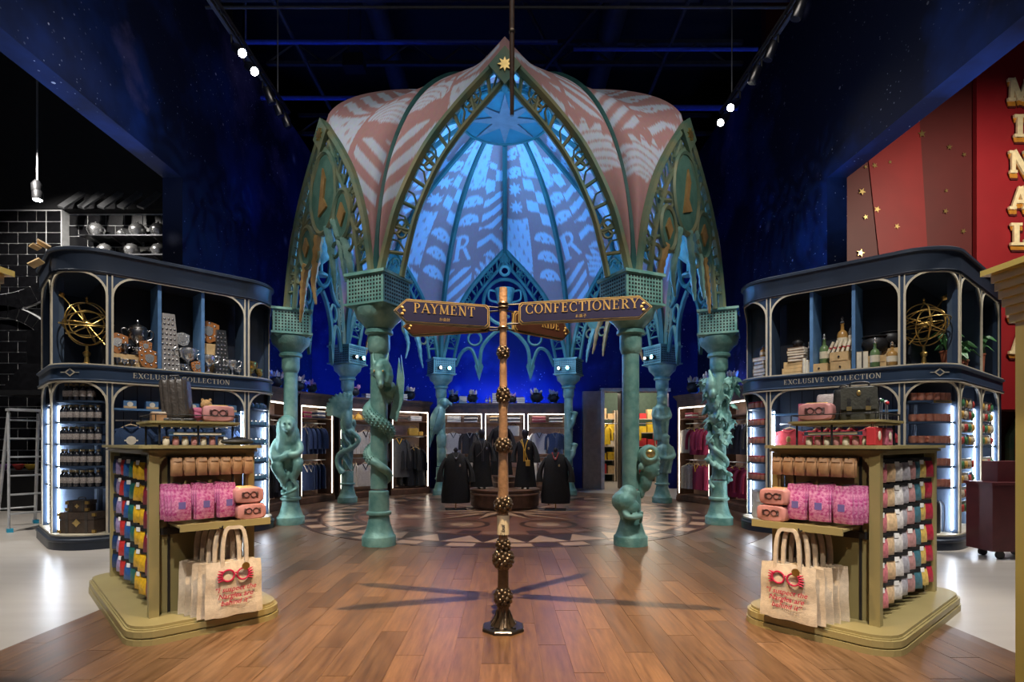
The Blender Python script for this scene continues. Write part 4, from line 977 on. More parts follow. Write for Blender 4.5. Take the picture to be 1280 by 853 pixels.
q = MB(); q.box((0, 0, .0), (.11, .016, .03)); hcm = q.mesh('hanger_card', M('black_plastic'))
pk = {n_: packet_mesh('hanging_packet', .135, .15, .036, M('packet_'+n_)) for n_ in PC}
ordw = ['top', 'second', 'third', 'fourth', 'fifth', 'bottom']
def hang(K, seq, what):
    rz = K.face_v()
    for r_, z in enumerate(K.rows):
        for k in range(K.np):
            y = .13+(K.Lv-.26)*k/(K.np-1)
            for j in range(2):
                c = seq[k][j]; pos = K.p(.01+.08*j, y+random.uniform(-.006, .006), z+.012)
                o = ob('hanging_packet', pk[c], None, pos, (random.uniform(-.12, .02), 0, rz+(.4 if not K.mir else -.4)+random.uniform(-.15, .15)))
                tag(o, f'{c} packet hanging in the {ordw[r_]} row of the {what}', 'packet', f'packets on the {what}')
                ob('hanger_card', hcm, o)
                if (k+j) % 2 == 0: ob('price_tag', tagm, o)
hang(KL, [('maroon', 'maroon'), ('yellow', 'maroon'), ('yellow', 'yellow'), ('dark green', 'dark green'), ('royal blue', 'royal blue'), ('red', 'yellow'), ('lilac', 'lilac'), ('navy', 'navy')], 'kiosk with navy and yellow packets')
hang(KR, [('rose pink', 'rose pink'), ('pale yellow', 'rose pink'), ('white', 'silver grey'), ('silver grey', 'white'), ('dusty pink', 'dusty pink'), ('teal', 'teal'), ('mustard', 'teal'), ('crimson', 'crimson')], 'kiosk with pink and grey packets')
# brown wrapped packets, pink tinsel packets, pouches, totes
mat('kraft_card', (.42, .27, .17), .5); mat('kraft', (.36, .2, .10), .3, var=.2, scale=20, coat=.5); mat('tinsel', (.48, .05, .24), .2, col2=(.74, .30, .52), scale=55, bump=.6, coat=.6); mat('pouch_pink', (.48, .21, .20), .55, var=.08, scale=20); mat('pouch_print', (.07, .03, .03), .6)
mat('canvas', (.60, .50, .385), .8, var=.1, scale=30, bump=.2); mat('bag_print', (.45, .01, .06), .7)
kp = packet_mesh('wrapped_packet', .066, .135, .035, M('kraft')); tp = packet_mesh('tinsel_packet', .125, .26, .06, M('tinsel'))
q = MB(); q.box((0, -.012, -.018), (.05, .006, .022)); kh = q.mesh('header_card', M('kraft_card'))
q = MB(); q.box((0, -.030, -.15), (.045, .004, .05)); tl = q.mesh('printed_label', mat('label_blue', (.16, .12, .36), .4))
def glasses(T, r, m_, name, parent, lash=True):
    q = MB()
    for s in (-1, 1):
        q.ring((s*r*1.25, 0, 0), r, r*.16, T, 20, 6)
        if lash:
            for k in range(5): a = R(-40+20*k); q.tube([T @ Vector((s*(r*1.25+r*math.cos(a)), r*math.sin(a), 0)), T @ Vector((s*(r*1.25+r*1.75*math.cos(a*.6)), r*1.5*math.sin(a), 0))], [r*.22, r*.07], 5)
    q.tube([T @ Vector((-r*.3, r*.2, 0)), T @ Vector((0, r*.42, 0)), T @ Vector((r*.3, r*.2, 0))], r*.15, 5)
    return q.build(name, m_, parent)
def pouch_mesh():
    q = MB(); n = 18; V = []; prof = [(-.055, .82), (-.045, .95), (0, 1.0), (.045, .95), (.055, .82)]
    def sq(a, w_, h_): c, s_ = math.cos(a), math.sin(a); e = .45; return (w_*math.copysign(abs(c)**e, c), h_*math.copysign(abs(s_)**e, s_))
    for y, k in prof:
        for i in range(n): a, b = sq(2*PI*i/n, .11*k, .062*k); V.append((a, y, .062+b))
    fs = [(j*n+i, j*n+(i+1) % n, (j+1)*n+(i+1) % n, (j+1)*n+i) for j in range(4) for i in range(n)]+[tuple(range(n-1, -1, -1)), tuple(4*n+i for i in range(n))]
    q.add(V, [f[::-1] for f in fs]); return q.mesh('pouch_body', M('pouch_pink'), True)
pmesh = pouch_mesh()
def pouch(pos, rz, label, group=None, sc=1.):
    t = thing('cosmetic_pouch', label, 'pouch', pos, rz, group, sc)
    ob('body', pmesh, t); glasses(Matrix.Translation((0, -.058, .068)) @ Matrix.Rotation(R(90), 4, 'X'), .021, M('pouch_print'), 'glasses_print', t)
    q = MB(); q.tube([(-.1, -.02, .1), (-.06, -.02, .122), (.06, -.02, .122), (.1, -.02, .1)], .004, 5); q.build('zip', M('brass'), t)
    return t
def tote_mesh(jit):
    """sagging canvas bag with two handles; hangs from z=0"""
    rnd = random.Random(jit); q = MB(); nx, nz = 8, 9; w_, h_, t_ = .38, .40, .018
    F_, B_ = [], []
    for iz in range(nz+1):
        for ix in range(nx+1):
            x = (ix/nx-.5)*w_*(1+.06*iz/nz); z = -.25-h_*iz/nz+rnd.uniform(-.004, .004)
            f = math.sin(PI*ix/nx)*(.25+.75*math.sin(PI*min(1, iz/nz*1.0)))
            wob = .008*math.sin(ix*1.4+jit)+.006*math.sin(iz*1.1+jit*2)
            F_.append((x, -t_*f+wob, z)); B_.append((x, t_*f+wob+.003, z))
    n = (nx+1)*(nz+1); fs = []
    for iz in range(nz):
        for ix in range(nx):
            a = iz*(nx+1)+ix; fs += [(a, a+nx+1, a+nx+2, a+1), (n+a, n+a+1, n+a+nx+2, n+a+nx+1)]
    edge = [ix for ix in range(nx+1)]+[iz*(nx+1)+nx for iz in range(1, nz+1)]+[nz*(nx+1)+ix for ix in range(nx-1, -1, -1)]+[iz*(nx+1) for iz in range(nz-1, 0, -1)]
    for i in range(len(edge)): a, b = edge[i], edge[(i+1) % len(edge)]; fs.append((a, b, n+b, n+a))
    q.add(F_+B_, fs)
    return q.mesh('bag_body', M('canvas'), True)
def handle_mesh(side):
    q = MB(); P = cat_rom([(-.085, side*.008, -.29), (-.08, side*.008, -.12), (-.055, side*.004, -.012), (0, 0, 0), (.055, side*.004, -.012), (.08, side*.008, -.12), (.085, side*.008, -.29)], 5)
    V = []; fs = []
    for i, p in enumerate(P):
        t = (P[min(i+1, len(P)-1)]-P[max(0, i-1)]).normalized(); n_ = Vector((t.z, 0, -t.x))*.013
        V += [p+n_+Vector((0, -.002, 0)), p-n_+Vector((0, -.002, 0)), p-n_+Vector((0, .002, 0)), p+n_+Vector((0, .002, 0))]
    for i in range(len(P)-1):
        for k in range(4): l = (k+1) % 4; fs.append((i*4+k, i*4+l, i*4+4+l, i*4+4+k))
    q.add(V, fs); return q.mesh('handle', M('canvas'), True)
totem = [tote_mesh(k*1.7+1) for k in range(4)]; hm = [handle_mesh(s) for s in (-1, 1)]
msg = text_mesh('“I suspect the\nNargles are\nbehind it”', .052, M('bag_print'), shear=.28, bold=.0004, line=.95)
def furnish(K, what, pink_n):
    rz = K.face_u(); mir = -1 if K.mir else 1
    # bar with wrapped packets
    for k in range(7):
        for j in range(2):
            pos = K.p(.13+.083*k, -.10+.05*j, 1.295); o = ob('wrapped_packet', kp, None, pos, (0, 0, rz+random.uniform(-.08, .08)))
            tag(o, f'brown packet, {["front", "rear"][j]} one on the {ORDN[k]} peg from the corner post, {what}', 'packet', f'brown packets on the {what}'); ob('header_card', kh, o)
        q = MB(); q.tube([(.13+.083*k, .05, 1.297), (.13+.083*k, -.12, 1.297)], .004, 5); K.part(q, 'peg', 'black_metal')
    # tinsel packets on three pegs
    for k in range(3):
        nst = 6 if k == 0 else 4
        for j in range(nst):
            pos = K.p(.13+.155*k-(.012*j if k == 0 else 0), -.21+.052*j, 1.105-.004*(j % 3)); o = ob('tinsel_packet', tp, None, pos, (0, 0, rz+random.uniform(-.16, .16)))
            tag(o, f'pink tinsel packet on {["corner-post peg", "middle peg", "peg by pouches"][k]} of the {what}', 'packet', f'pink tinsel packets on the {what}'); ob('printed_label', tl, o)
        q = MB(); q.tube([(.13+.155*k, .05, 1.108), (.13+.155*k, -.23, 1.108)], .004, 5); K.part(q, 'peg', 'black_metal')
    for j in range(2):
        for d in range(2):
            nm = ['lower', 'upper'][j]
            pouch(K.p(.60-.02*j, -.22+.125*d, .8155+.125*j), rz+random.uniform(-.04, .04), f'pink glasses-print pouch, {nm} {"front" if d == 0 else "rear"} of four on the {what} shelf', f'pouches on the {what} shelf')
    # totes: stack hung outwards from the panel, the outer one printed
    for j in range(9):
        out = .02+.035*j; front = j == 8
        pos = K.p(.36+.012*j-(.03 if j % 2 else 0), -out-.02, .775)
        t = thing('tote_bag', (f'printed canvas tote with red glasses, front one on the {what}' if front else f'plain cream canvas tote, {ORDN[7-j]} behind the printed one on the {what}'), 'tote bag', pos, rz+random.uniform(-.07, .07)*(0 if front else 1), f'totes on the {what}')
        ob('body', totem[j % 4], t)
        for h_ in hm: ob('handle', h_, t)
        if front:
            glasses(Matrix.Translation((-.0, -.030, -.345)) @ Matrix.Rotation(R(90), 4, 'X'), .042, M('bag_print'), 'glasses_print', t)
            ob('lettering', msg, t, (0, -.027, -.462), (R(90), 0, 0))
            q = MB(); q.lathe([(.028, 0), (.028, .006)], 14, T=Matrix.Translation((.07, -.03, -.29)) @ Matrix.Rotation(R(90), 4, 'X')); q.build('swing_badge', M('brass'), t)
    q = MB(); q.tube([(.36, .05, .78), (.36, -.36, .78), (.36, -.37, .80)], .006, 6); K.part(q, 'tote_peg', 'black_metal')
furnish(KL, 'navy packet kiosk', 3); furnish(KR, 'pink packet kiosk', 3)
# ---- things on the kiosk tops
mat('leather_dark', (.055, .045, .038), .42, var=.25, scale=14, bump=.3, spec=.6); mat('leather_black', (.018, .018, .018), .45, var=.2, scale=14, bump=.2); mat('leather_olive', (.045, .045, .035), .5, var=.2, scale=14, bump=.2)
mat('tan_plush', (.42, .25, .1), .9, bump=.5, scale=30); mat('rose_cloth', (.42, .10, .17), .7, bump=.3, scale=20); mat('grey_knit', (.50, .44, .43), .9, bump=.4, scale=30)
def soft_box(w_, d_, h_, r, tap=1., n=3):
    q = MB(); P0 = rrect(-w_/2, w_/2, -d_/2, d_/2, r, n); q2 = []
    zs = [(0, .9), (r*.5, .98), (r, 1), (h_-r, tap), (h_-r*.4, tap*.97), (h_, tap*.86)]; N_ = len(P0); V = []; fs = []
    for z, k in zs: V += [(a*k, b*k, z) for a, b in P0]
    for j in range(len(zs)-1):
        for i in range(N_): fs.append((j*N_+i, j*N_+(i+1) % N_, (j+1)*N_+(i+1) % N_, (j+1)*N_+i))
    fs += [tuple(range(N_-1, -1, -1)), tuple((len(zs)-1)*N_+i for i in range(N_))]; q.add(V, fs); return q
t = thing('leather_case', 'upright dark ribbed leather suitcase standing on top of the kiosk tier', 'suitcase', KL.p(.22, .28, 1.6), KL.face_u()-R(28))
soft_box(.20, .15, .30, .03).build('body', M('leather_dark'), t, smooth=True)
for k in range(4):
    q = MB(); x = -.075+.05*k; q.tube([(x, -.08, .01), (x, -.085, .15), (x, -.08, .295), (x, .0, .31), (x, .08, .295), (x, .085, .15), (x, .08, .01)], .008, 6); q.build('rib_strap', M('leather_dark'), t, smooth=True)
q = MB(); q.tube([(-.04, 0, .3), (-.03, 0, .335), (.03, 0, .335), (.04, 0, .3)], .009, 6); q.build('grip', M('leather_black'), t)
t.rotation_euler[1] = R(-5)
t = thing('keepsake_box', 'small dark strapped box under the upright leather suitcase', 'box', KL.p(.22, .28, 1.574), KL.face_u()-R(20)); t.scale = (1, 1, .2)
soft_box(.24, .18, .12, .015).build('body', M('leather_black'), t, smooth=True); q = MB(); q.b2(-.05, -.03, -.095, .095, 0, .122); q.b2(.03, .05, -.095, .095, 0, .122); q.build('strap', M('leather_dark'), t)
pouch(KL.p(.50, .24, 1.574), KL.face_u()-R(10), 'pink pouch with round glasses beside the upright leather suitcase', None, 1.1)
t = thing('plush_toy', 'small tan plush head peeping over the pink pouch', 'plush toy', KL.p(.46, .42, 1.574)); q = MB(); q.ell((0, 0, .06), (.05, .045, .06)); q.build('torso', M('tan_plush'), t, smooth=True); q = MB(); q.ell((0, 0, .15), (.045, .042, .045)); hd_ = q.build('head', M('tan_plush'), t, smooth=True)
for s in (-1, 1): q = MB(); q.ell((s*.032, 0, .19), (.014, .008, .014)); q.build('ear', M('tan_plush'), hd_, smooth=True)
t = thing('folded_scarf', 'crumpled rose cloth lying behind the pink pouch', 'scarf', KL.p(.34, .44, 1.574)); q = MB(); q.ell((0, 0, .05), (.11, .07, .05)); q.ell((.05, .02, .09), (.07, .05, .035)); q.build('cloth', M('rose_cloth'), t, smooth=True)
t = thing('gift_carton', 'low card carton at the rim of the tier with the leather suitcase', 'carton', KL.p(.08, .26, 1.574), KL.face_u()); q = MB(); q.box((0, 0, .03), (.1, .07, .06)); q.build('tray', M('kraft'), t); q = MB(); q.box((0, 0, .064), (.09, .06, .012)); q.build('insert', M('cream'), t)
def jar_row(K, what, v=.2):
    for k in range(7):
        t = thing('little_jar', f'little {"pink" if k % 2 else "cream"} jar, {ORDN[k]} from the corner post under the tier of the {what}', 'jar', K.p(.12+.065*k, v, 1.3855), 0, f'jars under the tier of the {what}')
        q = MB(); q.lathe([(.02, 0), (.024, .01), (.024, .045), (.018, .052)], 12); q.build('glass', M('pouch_pink') if k % 2 else M('paper'), t, smooth=True)
        q = MB(); q.lathe([(.021, .052), (.021, .068)], 12); q.build('lid', M('kraft'), t)
    t = thing('price_rail', f'blue price rail below the tier of the {what}', 'price rail', K.p(.33, .16, 1.475), K.face_u()); q = MB(); q.box((0, 0, 0), (.40, .01, .028)); q.build('strip', M('shelf_blue'), t); q = MB(); q.box((0, -.007, 0), (.34, .004, .016)); q.build('insert', M('cream'), t)
jar_row(KL, 'navy packet kiosk'); jar_row(KR, 'pink packet kiosk')
t = thing('black_bag', 'flat black shoulder bag lying on the kiosk top', 'bag', KL.p(.74, .22, 1.386), KL.face_u()); t.location = KL.p(.60, .08, 1.386)
q = MB(); q.ell((0, 0, .028), (.13, .075, .028)); q.build('body', M('leather_black'), t, smooth=True); q = MB(); q.tube(cat_rom([(-.12, 0, .03), (-.06, -.04, .05), (.03, .02, .062), (.12, 0, .03)], 5), .007, 6); q.build('strap', M('leather_black'), t)
# right tier
t = thing('satchel', 'dark olive buckled satchel standing on the kiosk tier', 'satchel', KR.p(.18, .26, 1.5735), KR.face_u()+R(14))
soft_box(.25, .10, .25, .03, .9).build('body', M('leather_olive'), t, smooth=True)
q = MB(); q.box((0, -.058, .16), (.23, .014, .16)); fl_ = q.build('flap', M('leather_olive'), t)
for s in (-1, 1): q = MB(); q.b2(s*.06-.012, s*.06+.012, -.072, -.064, .04, .16); st_ = q.build('strap', M('leather_black'), t); q = MB(); q.b2(s*.06-.016, s*.06+.016, -.078, -.07, .07, .1); q.build('buckle', M('gold'), st_)
q = MB(); q.ell((0, -.068, .2), (.014, .008, .02)); q.build('clasp', M('gold'), t); q = MB(); q.tube(cat_rom([(-.06, 0, .24), (-.05, 0, .28), (.05, 0, .28), (.06, 0, .24)], 5), .008, 6); q.build('grip', M('leather_black'), t)
t = thing('black_backpack', 'black backpack behind the olive satchel', 'backpack', KR.p(.34, .42, 1.5735), KR.face_u()+R(8)); soft_box(.17, .12, .25, .04, .85).build('body', M('leather_black'), t, smooth=True); q = MB(); q.tube(cat_rom([(-.03, 0, .24), (-.02, 0, .28), (.02, 0, .28), (.03, 0, .24)], 5), .007, 6); q.build('grip', M('leather_black'), t)
pouch(KR.p(.46, .22, 1.574), KR.face_u()+R(6), 'pink pouch with round glasses beside the olive satchel', None, 1.15)
t = thing('knit_cushion', 'grey knitted cushion standing behind the pink pouch', 'cushion', KR.p(.45, .40, 1.5735), KR.face_u()); soft_box(.17, .07, .22, .03, .9).build('body', M('grey_knit'), t, smooth=True); q = MB(); q.b2(-.08, .08, -.037, -.03, .10, .118); q.build('ribbon', M('bag_print'), t)
t = thing('picture_book', 'rose picture book standing at the end of the kiosk tier', 'book', KR.p(.58, .32, 1.5735), KR.face_u()+R(10)); q = MB(); q.box((0, 0, .075), (.11, .02, .15)); q.build('cover', M('rose_cloth'), t); q = MB(); q.box((.004, 0, .075), (.106, .014, .144)); q.build('pages', M('cream'), t)
mat('toy_red', (.5, .03, .04), .5); mat('toy_green', (.05, .2, .1), .6)
for k in range(4):
    t = thing('pen_topper', ['red', 'white', 'green', 'grey'][k]+' topped pen in the cup at the tier end', 'pen', KR.p(.02+.02*k, .34+.02*(k % 2), 1.5735)); q = MB(); q.tube([(0, 0, 0), (.004*k, .004, .11+.01*k)], .004, 6); q.build('barrel', M('steel'), t); q = MB(); q.ell((.004*k, .004, .125+.01*k), .013); q.build('topper', M(['toy_red', 'white', 'toy_green', 'silver'][k]), t, smooth=True)
for k in range(2):
    t = thing('shopping_bag', ['red printed gift bag under the tier next to the corner', 'pink printed gift bag under the tier beside the red one'][k], 'gift bag', KR.p(.06+.0*k, .18+.24*k, 1.3855), KR.face_v()); soft_box(.15, .06, .13, .006).build('body', M('toy_red') if k == 0 else M('rose_cloth'), t); q = MB(); q.ell((0, -.034, .07), (.03, .006, .035)); q.build('printed_figure', M('cream'), t, smooth=True)
    q = MB(); q.tube(cat_rom([(-.04, 0, .125), (-.03, 0, .16), (.03, 0, .16), (.04, 0, .125)], 4), .003, 5); q.build('handle', M('cream'), t)
# ============================================================ TALL YELLOW UNITS AT THE ENTRANCE
mat('unit_yellow', (.52, .40, .09), .45, var=.08, scale=3)
for sx, xo, nm in ((1, 2.235, 'red room'), (-1, 2.30, 'tiled room')):
    t = thing('tall_display_unit', f'tall yellow shop unit with stepped cornice by the entrance on the {nm} side', 'display unit', (0, 0, 0))
    def bb(x0, x1, y0, y1, z0, z1, name, m_='unit_yellow'):
        q = MB(); q.b2(min(sx*x0, sx*x1), max(sx*x0, sx*x1), y0, y1, z0, z1); q.build(name, M(m_), t)
    bb(xo, xo+.06, 2.34, 2.42, 0, 1.94, 'corner_post'); bb(xo, xo+.06, 1.3, 1.36, 0, 1.94, 'corner_post'); bb(xo+.06, xo+.6, 1.33, 2.36, 0, 1.94, 'body')
    for k in range(6): bb(xo-.016*k-.01, xo+.62, 1.28-.016*k, 2.44, 1.93+.035*k, 1.965+.035*k, 'cornice_step')
    bb(xo-.12, xo+.62, 1.16, 2.46, 2.14, 2.165, 'cornice_top')
# ============================================================ NAVY CABINETS
class Path:
    def __init__(s, P, r):
        P = [Vector((*p, 0)) for p in P]; s.pts = []; s.marks = []
        for i, p in enumerate(P):
            if i in (0, len(P)-1): s.pts.append(p); continue
            a = (P[i-1]-p).normalized(); b = (P[i+1]-p).normalized(); an = a.angle(b); tl_ = r/math.tan(an/2)
            s0 = p+a*tl_; c = p+(a+b).normalized()*(r/math.sin(an/2)); s.marks.append(len(s.pts)); n = 12
            v0 = s0-c; tot = PI-an; sg = 1 if a.cross(b).z < 0 else -1
            for k in range(n+1): s.pts.append(c+Matrix.Rotation(-sg*-tot*k/n, 3, 'Z') @ v0)
            s.marks.append(len(s.pts)-1)
        s.cum = [0]
        for i in range(1, len(s.pts)): s.cum.append(s.cum[-1]+(s.pts[i]-s.pts[i-1]).length)
        s.L = s.cum[-1]; s.ms = [s.cum[m] for m in s.marks]
        m = sum(s.pts, Vector())/len(s.pts); p0 = s.pts[len(s.pts)//2]; t = s.tan(s.L/2); s.sg = 1
        s.sg = 1 if s.nrm(s.L/2).dot(p0-m) > 0 else -1
    def seg(s, x):
        x = min(max(x, 0), s.L)
        for i in range(1, len(s.cum)):
            if s.cum[i] >= x-1e-9: return i-1, (x-s.cum[i-1])/max(1e-9, s.cum[i]-s.cum[i-1])
        return len(s.cum)-2, 1
    def tan(s, x):
        i, f = s.seg(x)
        def tv(j): j = min(max(j, 0), len(s.pts)-1); return (s.pts[min(j+1, len(s.pts)-1)]-s.pts[max(j-1, 0)]).normalized()
        return tv(i).lerp(tv(i+1), f).normalized() if True else None
    def nrm(s, x): t = s.tan(x); return Vector((t.y, -t.x, 0))*s.sg
    def at(s, x, off=0, z=0):
        i, f = s.seg(x); p = s.pts[i].lerp(s.pts[i+1], f)+s.nrm(x)*off; return Vector((p.x, p.y, z))
    def rot(s, x): n_ = s.nrm(x); return math.atan2(n_.y, n_.x)+PI/2    # for things built facing -y
    def stops(s, a, b, step=.12):
        k = max(1, int((b-a)/step)); return sorted(set([a+(b-a)*i/k for i in range(k+1)]+[c for c in s.cum if a < c < b]))
    def sweep(s, mb, prof, a=None, b=None, step=.15):
        """closed profile [(off,z)] swept along the path"""
        a = 0 if a is None else a; b = s.L if b is None else b; S = s.stops(a, b, step); n = len(prof); V = []; fs = []
        for x in S: V += [s.at(x, o, z) for o, z in prof]
        for i in range(len(S)-1):
            for k in range(n): l = (k+1) % n; fs.append((i*n+k, i*n+l, (i+1)*n+l, (i+1)*n+k))
        fs += [tuple(range(n)), tuple((len(S)-1)*n+k for k in range(n-1, -1, -1))]
        if s.sg < 0: fs = [f[::-1] for f in fs]
        mb.add(V, fs); return mb
    def ribbon(s, mb, P, w_, o0, o1):
        """strip of width w_ along a (s,z) polyline, from offset o0 to o1"""
        Q = []
        for i in range(len(P)-1):
            n = max(1, int(math.hypot(P[i+1][0]-P[i][0], P[i+1][1]-P[i][1])/.15))
            for k in range(n): Q.append((P[i][0]+(P[i+1][0]-P[i][0])*k/n, P[i][1]+(P[i+1][1]-P[i][1])*k/n))
        Q.append(P[-1]); V = []; fs = []
        for i, (x, z) in enumerate(Q):
            a = Q[max(0, i-1)]; b = Q[min(len(Q)-1, i+1)]; dx, dz = b[0]-a[0], b[1]-a[1]; l = math.hypot(dx, dz) or 1
            nx, nz = -dz/l*w_/2, dx/l*w_/2
            V += [s.at(x+nx, o1, z+nz), s.at(x-nx, o1, z-nz), s.at(x-nx, o0, z-nz), s.at(x+nx, o0, z+nz)]
        for i in range(len(Q)-1):
            for k in range(4): l = (k+1) % 4; fs.append((i*4+k, i*4+l, i*4+4+l, i*4+4+k))
        fs += [(0, 1, 2, 3), tuple((len(Q)-1)*4+k for k in (3, 2, 1, 0))]; mb.add(V, fs); return mb
Z1, Z2, Z3, Z4, Z5, Z6 = .20, 2.19, 2.22, 2.44, 3.66, 3.98
DP = .46; DU = .535
ORD = ['first', 'second', 'third', 'fourth', 'fifth', 'sixth', 'seventh', 'eighth', 'ninth']
class Cabinet:
    def __init__(s, P, label, sides, txt_s):
        s.p = Path(P, .55); p = s.p; s.root = thing('navy_cabinet', label, 'cabinet', (0, 0, 0)); rt = s.root
        a1, a2, b1, b2 = p.ms; s.ms = p.ms
        bd = lambda mb, nm, m_, par=None: mb.build(nm, M(m_), par or rt, smooth=True)
        bd(p.sweep(MB(), [(.05, 0), (.05, .10), (.06, .11), (.06, .135), (.03, .15), (.03, .17), (.0, .18), (-DP, .18), (-DP, 0)]), 'plinth', 'navy_paint')
        bd(p.sweep(MB(), [(.02, .18), (.02, .2), (-DP, .2), (-DP, .18)]), 'floor_trim', 'cream_trim')
        bd(p.sweep(MB(), [(.03, Z3), (.045, Z3+.02), (.02, Z3+.035), (.02, Z4-.05), (.05, Z4-.03), (.05, Z4-.012), (.0, Z4), (-DU, Z4), (-DU, Z3)]), 'band', 'navy_band')
        bd(p.sweep(MB(), [(.03, Z4-.004), (.03, Z4+.012), (.0, Z4+.012), (0, Z4-.004)]), 'band_line', 'cream_trim'); bd(p.sweep(MB(), [(.035, Z3-.014), (.035, Z3), (.0, Z3), (0, Z3-.014)]), 'band_line', 'cream_trim')
        bd(p.sweep(MB(), [(.02, Z5), (.03, Z5+.02), (.015, Z5+.03), (.02, Z6-.1), (.035, Z6-.06), (.055, Z6-.05), (.055, Z6-.015), (.035, Z6), (-DU, Z6), (-DU, Z5)]), 'cornice', 'navy_paint')
        bd(p.sweep(MB(), [(-DP, .2), (-DP, Z3), (-DP-.03, Z3), (-DP-.03, .2)]), 'lower_back', 'panel_blue'); bd(p.sweep(MB(), [(-DU, Z4), (-DU, Z5), (-DU-.012, Z5), (-DU-.012, Z4)]), 'upper_back', 'navy_dark')
        x = .15
        while x < p.L:                                                # board joints of the backs
            mb = MB(); p.ribbon(mb, [(x, .2), (x, Z3)], .008, -DP-.001, -DP+.004); mb.build('board_joint', M('navy_dark'), rt); x += .17
        Q = [p.at(0, -.545), p.at((a1+a2)/2, -.538), p.at((b1+b2)/2, -.538), p.at(p.L, -.545)]
        mb = MB(); mb.prism([(v.x, v.y) for v in (Q if p.sg > 0 else Q[::-1])], .02, Z6-.02); mb.build('carcass_core', M('navy_dark'), rt)
        s.posts = [.08, a1, a2, b1, b2]+[b2+d for d in sides]
        s.panels = []
        for x0, x1 in zip(s.posts[:-1], s.posts[1:]): s.panels.append((x0+.03, x1-.03))
        for x in s.posts:
            for z0, z1, r_ in ((.2, Z3, 0), (Z4, Z5, 1)):
                mb = MB(); p.ribbon(mb, [(x, z0), (x, z1)], .075, -.07, .0); mb.build('post', M('navy_band'), rt)
        for (x0, x1) in s.panels:
            for z0, z1 in ((.2, Z3-.01), (Z4+.01, Z5)): s.frame(x0, x1, z0, z1)
        # partitions at the panel posts, deep into the carcass
        for x in s.posts[1:-1]:
            mb = MB(); q0 = [(x-.012, -DP), (x+.012, -.07)]
            for z0, z1, m_ in ((.2, Z3, 'panel_blue'), (Z4, Z5, 'navy_inner')):
                dq = -DP if z0 < 1 or x not in (b1, b2) else -.13
                V = [p.at(x-.012, dq, z0), p.at(x+.012, dq, z0), p.at(x+.012, -.06, z0), p.at(x-.012, -.06, z0)]; V += [Vector((v.x, v.y, z1)) for v in V]
                mb = MB(); mb.add(V, [(0, 3, 2, 1), (4, 5, 6, 7), (0, 1, 5, 4), (1, 2, 6, 5), (2, 3, 7, 6), (3, 0, 4, 7)]); mb.build('partition', M(m_), rt)
        for x in (.004, p.L-.004):                                     # end walls of the carcass
            V = [p.at(x-.004, -DU-.05, .2), p.at(x+.004, -DU-.05, .2), p.at(x+.004, 0, .2), p.at(x-.004, 0, .2)]; V += [Vector((v.x, v.y, Z5)) for v in V]
            mb = MB(); mb.add(V, [(0, 3, 2, 1), (4, 5, 6, 7), (0, 1, 5, 4), (1, 2, 6, 5), (2, 3, 7, 6), (3, 0, 4, 7)]); mb.build('end_wall', M('navy_paint'), rt)
    def frame(s, x0, x1, z0, z1):
        p = s.p; w_ = x1-x0; r = min(.30, w_*.36); n = 8
        arc = lambda cx, cz, a0, a1: [(cx+r*math.cos(R(a0+(a1-a0)*k/n)), cz+r*math.sin(R(a0+(a1-a0)*k/n))) for k in range(n+1)]
        A = arc(x0+r, z1-r, 180, 90); B = arc(x1-r, z1-r, 90, 0)
        mb = MB(); p.ribbon(mb, [(x0, z0)]+A+B+[(x1, z0)], .026, -.004, .012); tr = mb.build('arch_trim', M('cream_trim'), s.root)
        mb = MB(); p.ribbon(mb, [(x0-.002, z1-r), (x0-.002, z1), (x0+r, z1)], .018, -.01, .010); mb.build('corner_trim', M('cream_trim'), tr)
        mb = MB(); p.ribbon(mb, [(x1-r, z1), (x1+.002, z1), (x1+.002, z1-r)], .018, -.01, .010); mb.build('corner_trim', M('cream_trim'), tr)
        for arc_, cor in ((A, (x0, z1)), (B, (x1, z1))):
            V = []; fs = []
            for o in (.002, -.03):
                for (a, b) in arc_: V.append(p.at(a, o, b))
                V.append(p.at(cor[0], o, cor[1]))
            m_ = len(arc_)
            for k in range(m_-1): fs += [(k, k+1, m_), (m_+1+k+1, m_+1+k, 2*m_+1), (k, m_+1+k, m_+1+k+1, k+1)]
            mb = MB(); mb.add(V, fs); mb.build('spandrel', M('navy_band'), s.root)
    def shelf(s, k, z, m_='navy_band', d0=-DP, d1=-.04, lip=True, th=.025):
        x0, x1 = s.panels[k]; mb = MB(); s.p.sweep(mb, [(d1, z-th), (d1, z), (d0, z), (d0, z-th)], x0+.0, x1-.0); mb.build('shelf', M(m_), s.root)
    def led(s, k, side, z0=.24, z1=Z3-.32, off=-.06, ins=.03):
        x0, x1 = s.panels[k]; x = x0+ins if side < 0 else x1-ins; mb = MB(); s.p.ribbon(mb, [(x, z0), (x, z1)], .013, off-.012, off); mb.build('light_strip', M('led_white'), s.root)
        c = s.p.at(x, off-.02, (z0+z1)/2)
    def at(s, k, f, off, z): x0, x1 = s.panels[k]; return s.p.at(x0+(x1-x0)*f, off, z)
    def rot(s, k, f): x0, x1 = s.panels[k]; return s.p.rot(x0+(x1-x0)*f)
CL = Cabinet([(-4.62, 10.02), (-3.66, 9.05), (-5.68, 7.02), (-6.9, 8.22)], 'curved navy cabinet with trophies above and dark bottles below', [1.0], 0)
CR = Cabinet([(4.75, 9.92), (3.69, 9.05), (5.67, 7.05), (8.1, 9.02)], 'curved navy cabinet with books and cauldrons above and copper mugs below', [1.22, 2.44], 0)
